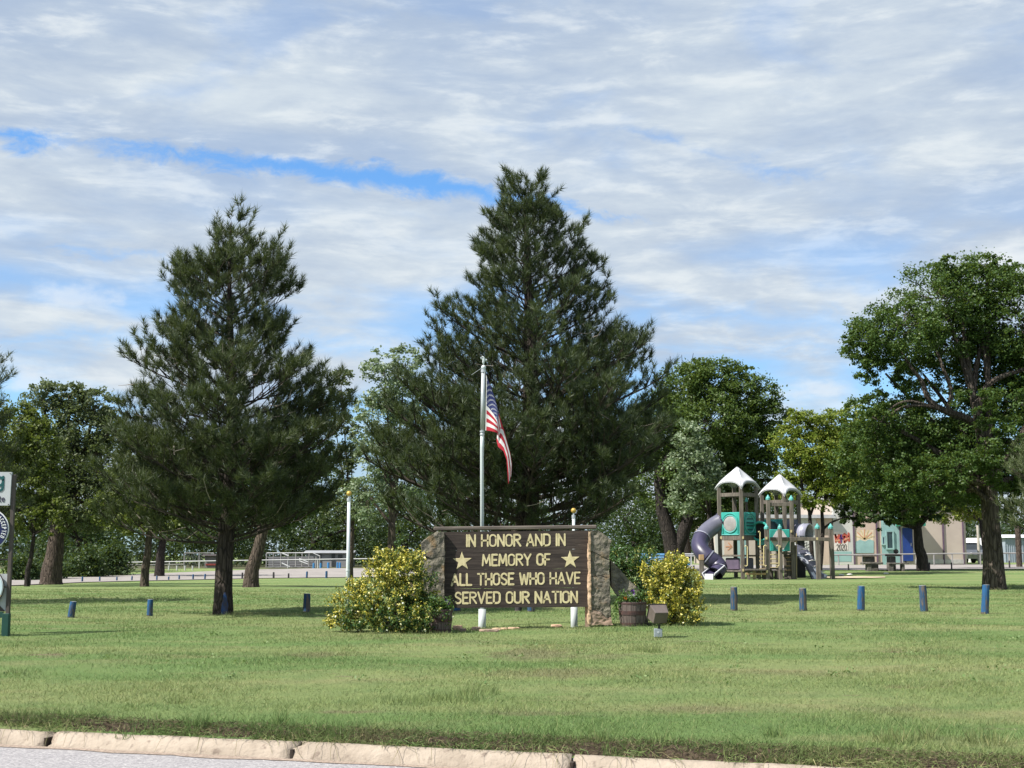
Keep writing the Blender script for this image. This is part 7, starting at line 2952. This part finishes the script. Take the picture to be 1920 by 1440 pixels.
def utility_post():
    Y = 74
    c = foot(1899, Y)
    t = at(1899, 985, Y) - c
    o = MB().tube([(0, 0, -.2), (0, 0, t.z)], [.16, .15], 10).build("wooden_post", brown_bark, loc=c)
    tag(o, "weathered wooden post between the big elm trunk and the right edge", "post")
    c = foot(1825, 92)
    t = at(1825, 985, 92) - c
    o = MB().tube([(0, 0, -.2), (0, 0, t.z)], [.10, .09], 10).build("pale_pole", pmat("pale_wood_pole", (.5, .46, .4), rough=.9), loc=c)
    tag(o, "pale slim pole just left of the big elm trunk", "pole")


utility_post()


# ------------------------------------------------------------------ club sign at the left edge
def club_sign():
    Y = 19.6
    c = foot(8, Y)
    k = mpp(Y)
    root = thing("club_sign", "club sign with a white board and round badges, cut by the left edge", "sign", c)
    def X(px, py, dy=0.0):
        return at(px, py, Y + dy) - c
    grey_alu = pmat("sign_silver", (.46, .48, .50), (.40, .42, .44), scale=2, rough=.5)
    post_m = pmat("sign_post_brown", (.085, .072, .066), (.06, .05, .046), scale=5, rough=.7)
    green_m = pmat("sign_post_green", (.018, .070, .055), (.014, .055, .045), scale=4, rough=.55)
    navy = pmat("badge_navy", (.014, .022, .085), (.012, .018, .070), scale=2, rough=.4)
    pale = pmat("badge_pale", (.50, .60, .66), (.46, .56, .62), scale=2, rough=.45)
    whitep = pmat("sign_white_paint", (.75, .77, .78), rough=.5)
    tealp = pmat("sign_teal_ink", (.014, .095, .10), rough=.5)
    inkp = pmat("sign_dark_ink", (.05, .045, .08), rough=.5)
    # the real posts: right one in view, left one outside
    for px in (13.0, -95.0):
        a = X(px, 1187); a.z = -.2
        b_ = X(px + (0), 890)
        b_ = Vector((a.x, a.y, b_.z))
        mb = MB(); mb.bar(a, b_, .055, .055, bev=.006); mb.build("post", post_m, root)
        mb = MB(); mb.bar(a + Vector((-.015, -.01, 0)), Vector((a.x - .015, a.y - .01, X(px, 1150).z)), .10, .09, bev=.006); mb.build("post_sleeve", green_m, root)
    xr = X(13, 1100).x
    xl = X(-95, 1100).x
    # green board
    mb = MB(); zt, zb = X(0, 1147).z, X(0, 1158).z
    mb.box(((xl + xr) / 2, -.02, (zt + zb) / 2), xr - xl - .06, .05, zt - zb); mb.build("rail_board", green_m, root)
    # lattice panel
    zt2, zb2 = X(0, 1076).z, X(0, 1146).z
    for i in range(44):
        for sg in (1, -1):
            x = xl + (xr - xl) * i / 44
            h = zt2 - zb2
            x2 = x + sg * h
            a = Vector((x, .004 * sg, zb2)); b_ = Vector((x2, .004 * sg, zt2))
            # clip to the frame
            if x2 > xr:
                t = (xr - x) / (x2 - x); b_ = a.lerp(b_, t)
            if x2 < xl:
                t = (xl - x) / (x2 - x); b_ = a.lerp(b_, t)
            mb = MB(); mb.bar(a, b_, .006, .014); mb.build("lattice_slat", grey_alu if sg > 0 else post_m, root)
    MB().tube([(xl, 0, X(0, 1049).z), (xr, 0, X(0, 1049).z)], .012, 6).build("cross_rail", post_m, root)
    # round badges
    def badge(name, px, py, rpx, mat, par=root, y=-.06):
        p = X(px, py)
        R = rpx * k
        mb = MB(); disc(mb, (p.x, y, p.z), Vector((1, 0, 0)), Vector((0, 0, 1)), Vector((0, 1, 0)), R, .02, 48)
        o = mb.build(name, mat, par)
        return o, Vector((p.x, y - .012, p.z)), R
    o, p, R = badge("badge", -18.5, 993, 38, whitep)
    mb = MB(); disc(mb, p + Vector((0, -.002, 0)), Vector((1, 0, 0)), Vector((0, 0, 1)), Vector((0, 1, 0)), R * .955, .008, 48)
    f = mb.build("badge_field", navy, o)
    word = "ACCEPTED"
    lay, wid = layout(word, gap=.24)
    a0, a1 = 63, -6      # degrees, reading down the right side
    h = 7.2 * k
    # letters stand on the inside of the rim, reading clockwise
    for ch, x, st in lay:
        w_, _ = glyph(ch)
        ang = math.radians(50 - (x + w_ / 2) / wid * 80)
        rad = R * .70
        ctr = p + Vector((math.cos(ang) * rad, -.010, math.sin(ang) * rad))
        eu = Vector((math.sin(ang), 0, -math.cos(ang))); ev = Vector((math.cos(ang), 0, math.sin(ang)))
        sc = h * .80
        tf = Tf(ctr - eu * (w_ / 2 * sc), eu * sc, ev * h, (0, -1, 0))
        stroke_mesh("letter", st, tf, .0048, .003).build("letter", whitep, o)
    o, p, R = badge("badge", -27, 1101, 37, post_m, y=-.055)
    mb = MB(); disc(mb, p + Vector((0, -.002, 0)), Vector((1, 0, 0)), Vector((0, 0, 1)), Vector((0, 1, 0)), R * .97, .008, 48); mb.build("badge_rim", whitep, o)
    mb = MB(); disc(mb, p + Vector((0, -.007, 0)), Vector((1, 0, 0)), Vector((0, 0, 1)), Vector((0, 1, 0)), R * .93, .008, 48); mb.build("badge_field", pale, o)
    q = [X(-6, 1112), X(6, 1117), X(-6, 1120)]
    mb = MB(); mb.prism([(v.x, v.z) for v in q], -.078, -.070); mb.build("gold_wedge", gold, o)
    q = [X(-2, 1094), X(1, 1094), X(1, 1096), X(-2, 1097)]
    mb = MB(); mb.prism([(v.x, v.z) for v in q], -.078, -.070); mb.build("dark_mark", inkp, o)
    for py in (1022.5 - 22, 1100):
        p_ = X(12, py)
        MB().ball(p_ + Vector((0, -.04, 0)), .014, 8, 6).build("bolt", post_m, root)
    # the white board on top, slightly askew
    a = X(24.3, 885.5); b_ = X(20.5, 948)
    L = X(-140, 884).x
    mb = MB()
    vs = [(L, -.05, a.z + .01), (a.x, -.05, a.z), (b_.x, -.05, b_.z), (L, -.05, b_.z)]
    vs += [(x, .0, z) for x, y, z in vs]
    mb.add(vs, [(3, 2, 1, 0), (4, 5, 6, 7), (0, 1, 5, 4), (1, 2, 6, 5), (2, 3, 7, 6), (3, 0, 4, 7)])
    bd = mb.build("board", grey_alu, root)
    # the end of each painted line is all the photo shows
    wd, st = glyph('g')
    o_ = X(-4.2, 912)
    tf = Tf(Vector((o_.x, -.053, o_.z)), Vector((26 * k, 0, 0)), Vector((0, 0, 25 * k)), (0, -1, 0))
    stroke_mesh("letter", st, tf, 2.3 * k, .004).build("letter", tealp, bd)
    for ch, px in (('t', .4), ('e', 6.0)):
        wd, st = glyph(ch)
        o_ = X(px, 941)
        tf = Tf(Vector((o_.x, -.053, o_.z)), Vector((11 * k, 0, 0)), Vector((0, 0, 10.5 * k)), (0, -1, 0))
        stroke_mesh("letter", st, tf, .75 * k, .003).build("letter", inkp, bd)
    for px, py in ((23, 888), (19.8, 946)):
        p_ = X(px - 1.5, py)
        MB().ball(p_ + Vector((0, -.055, 0)), .008, 6, 5).build("screw", post_m, bd)


club_sign()
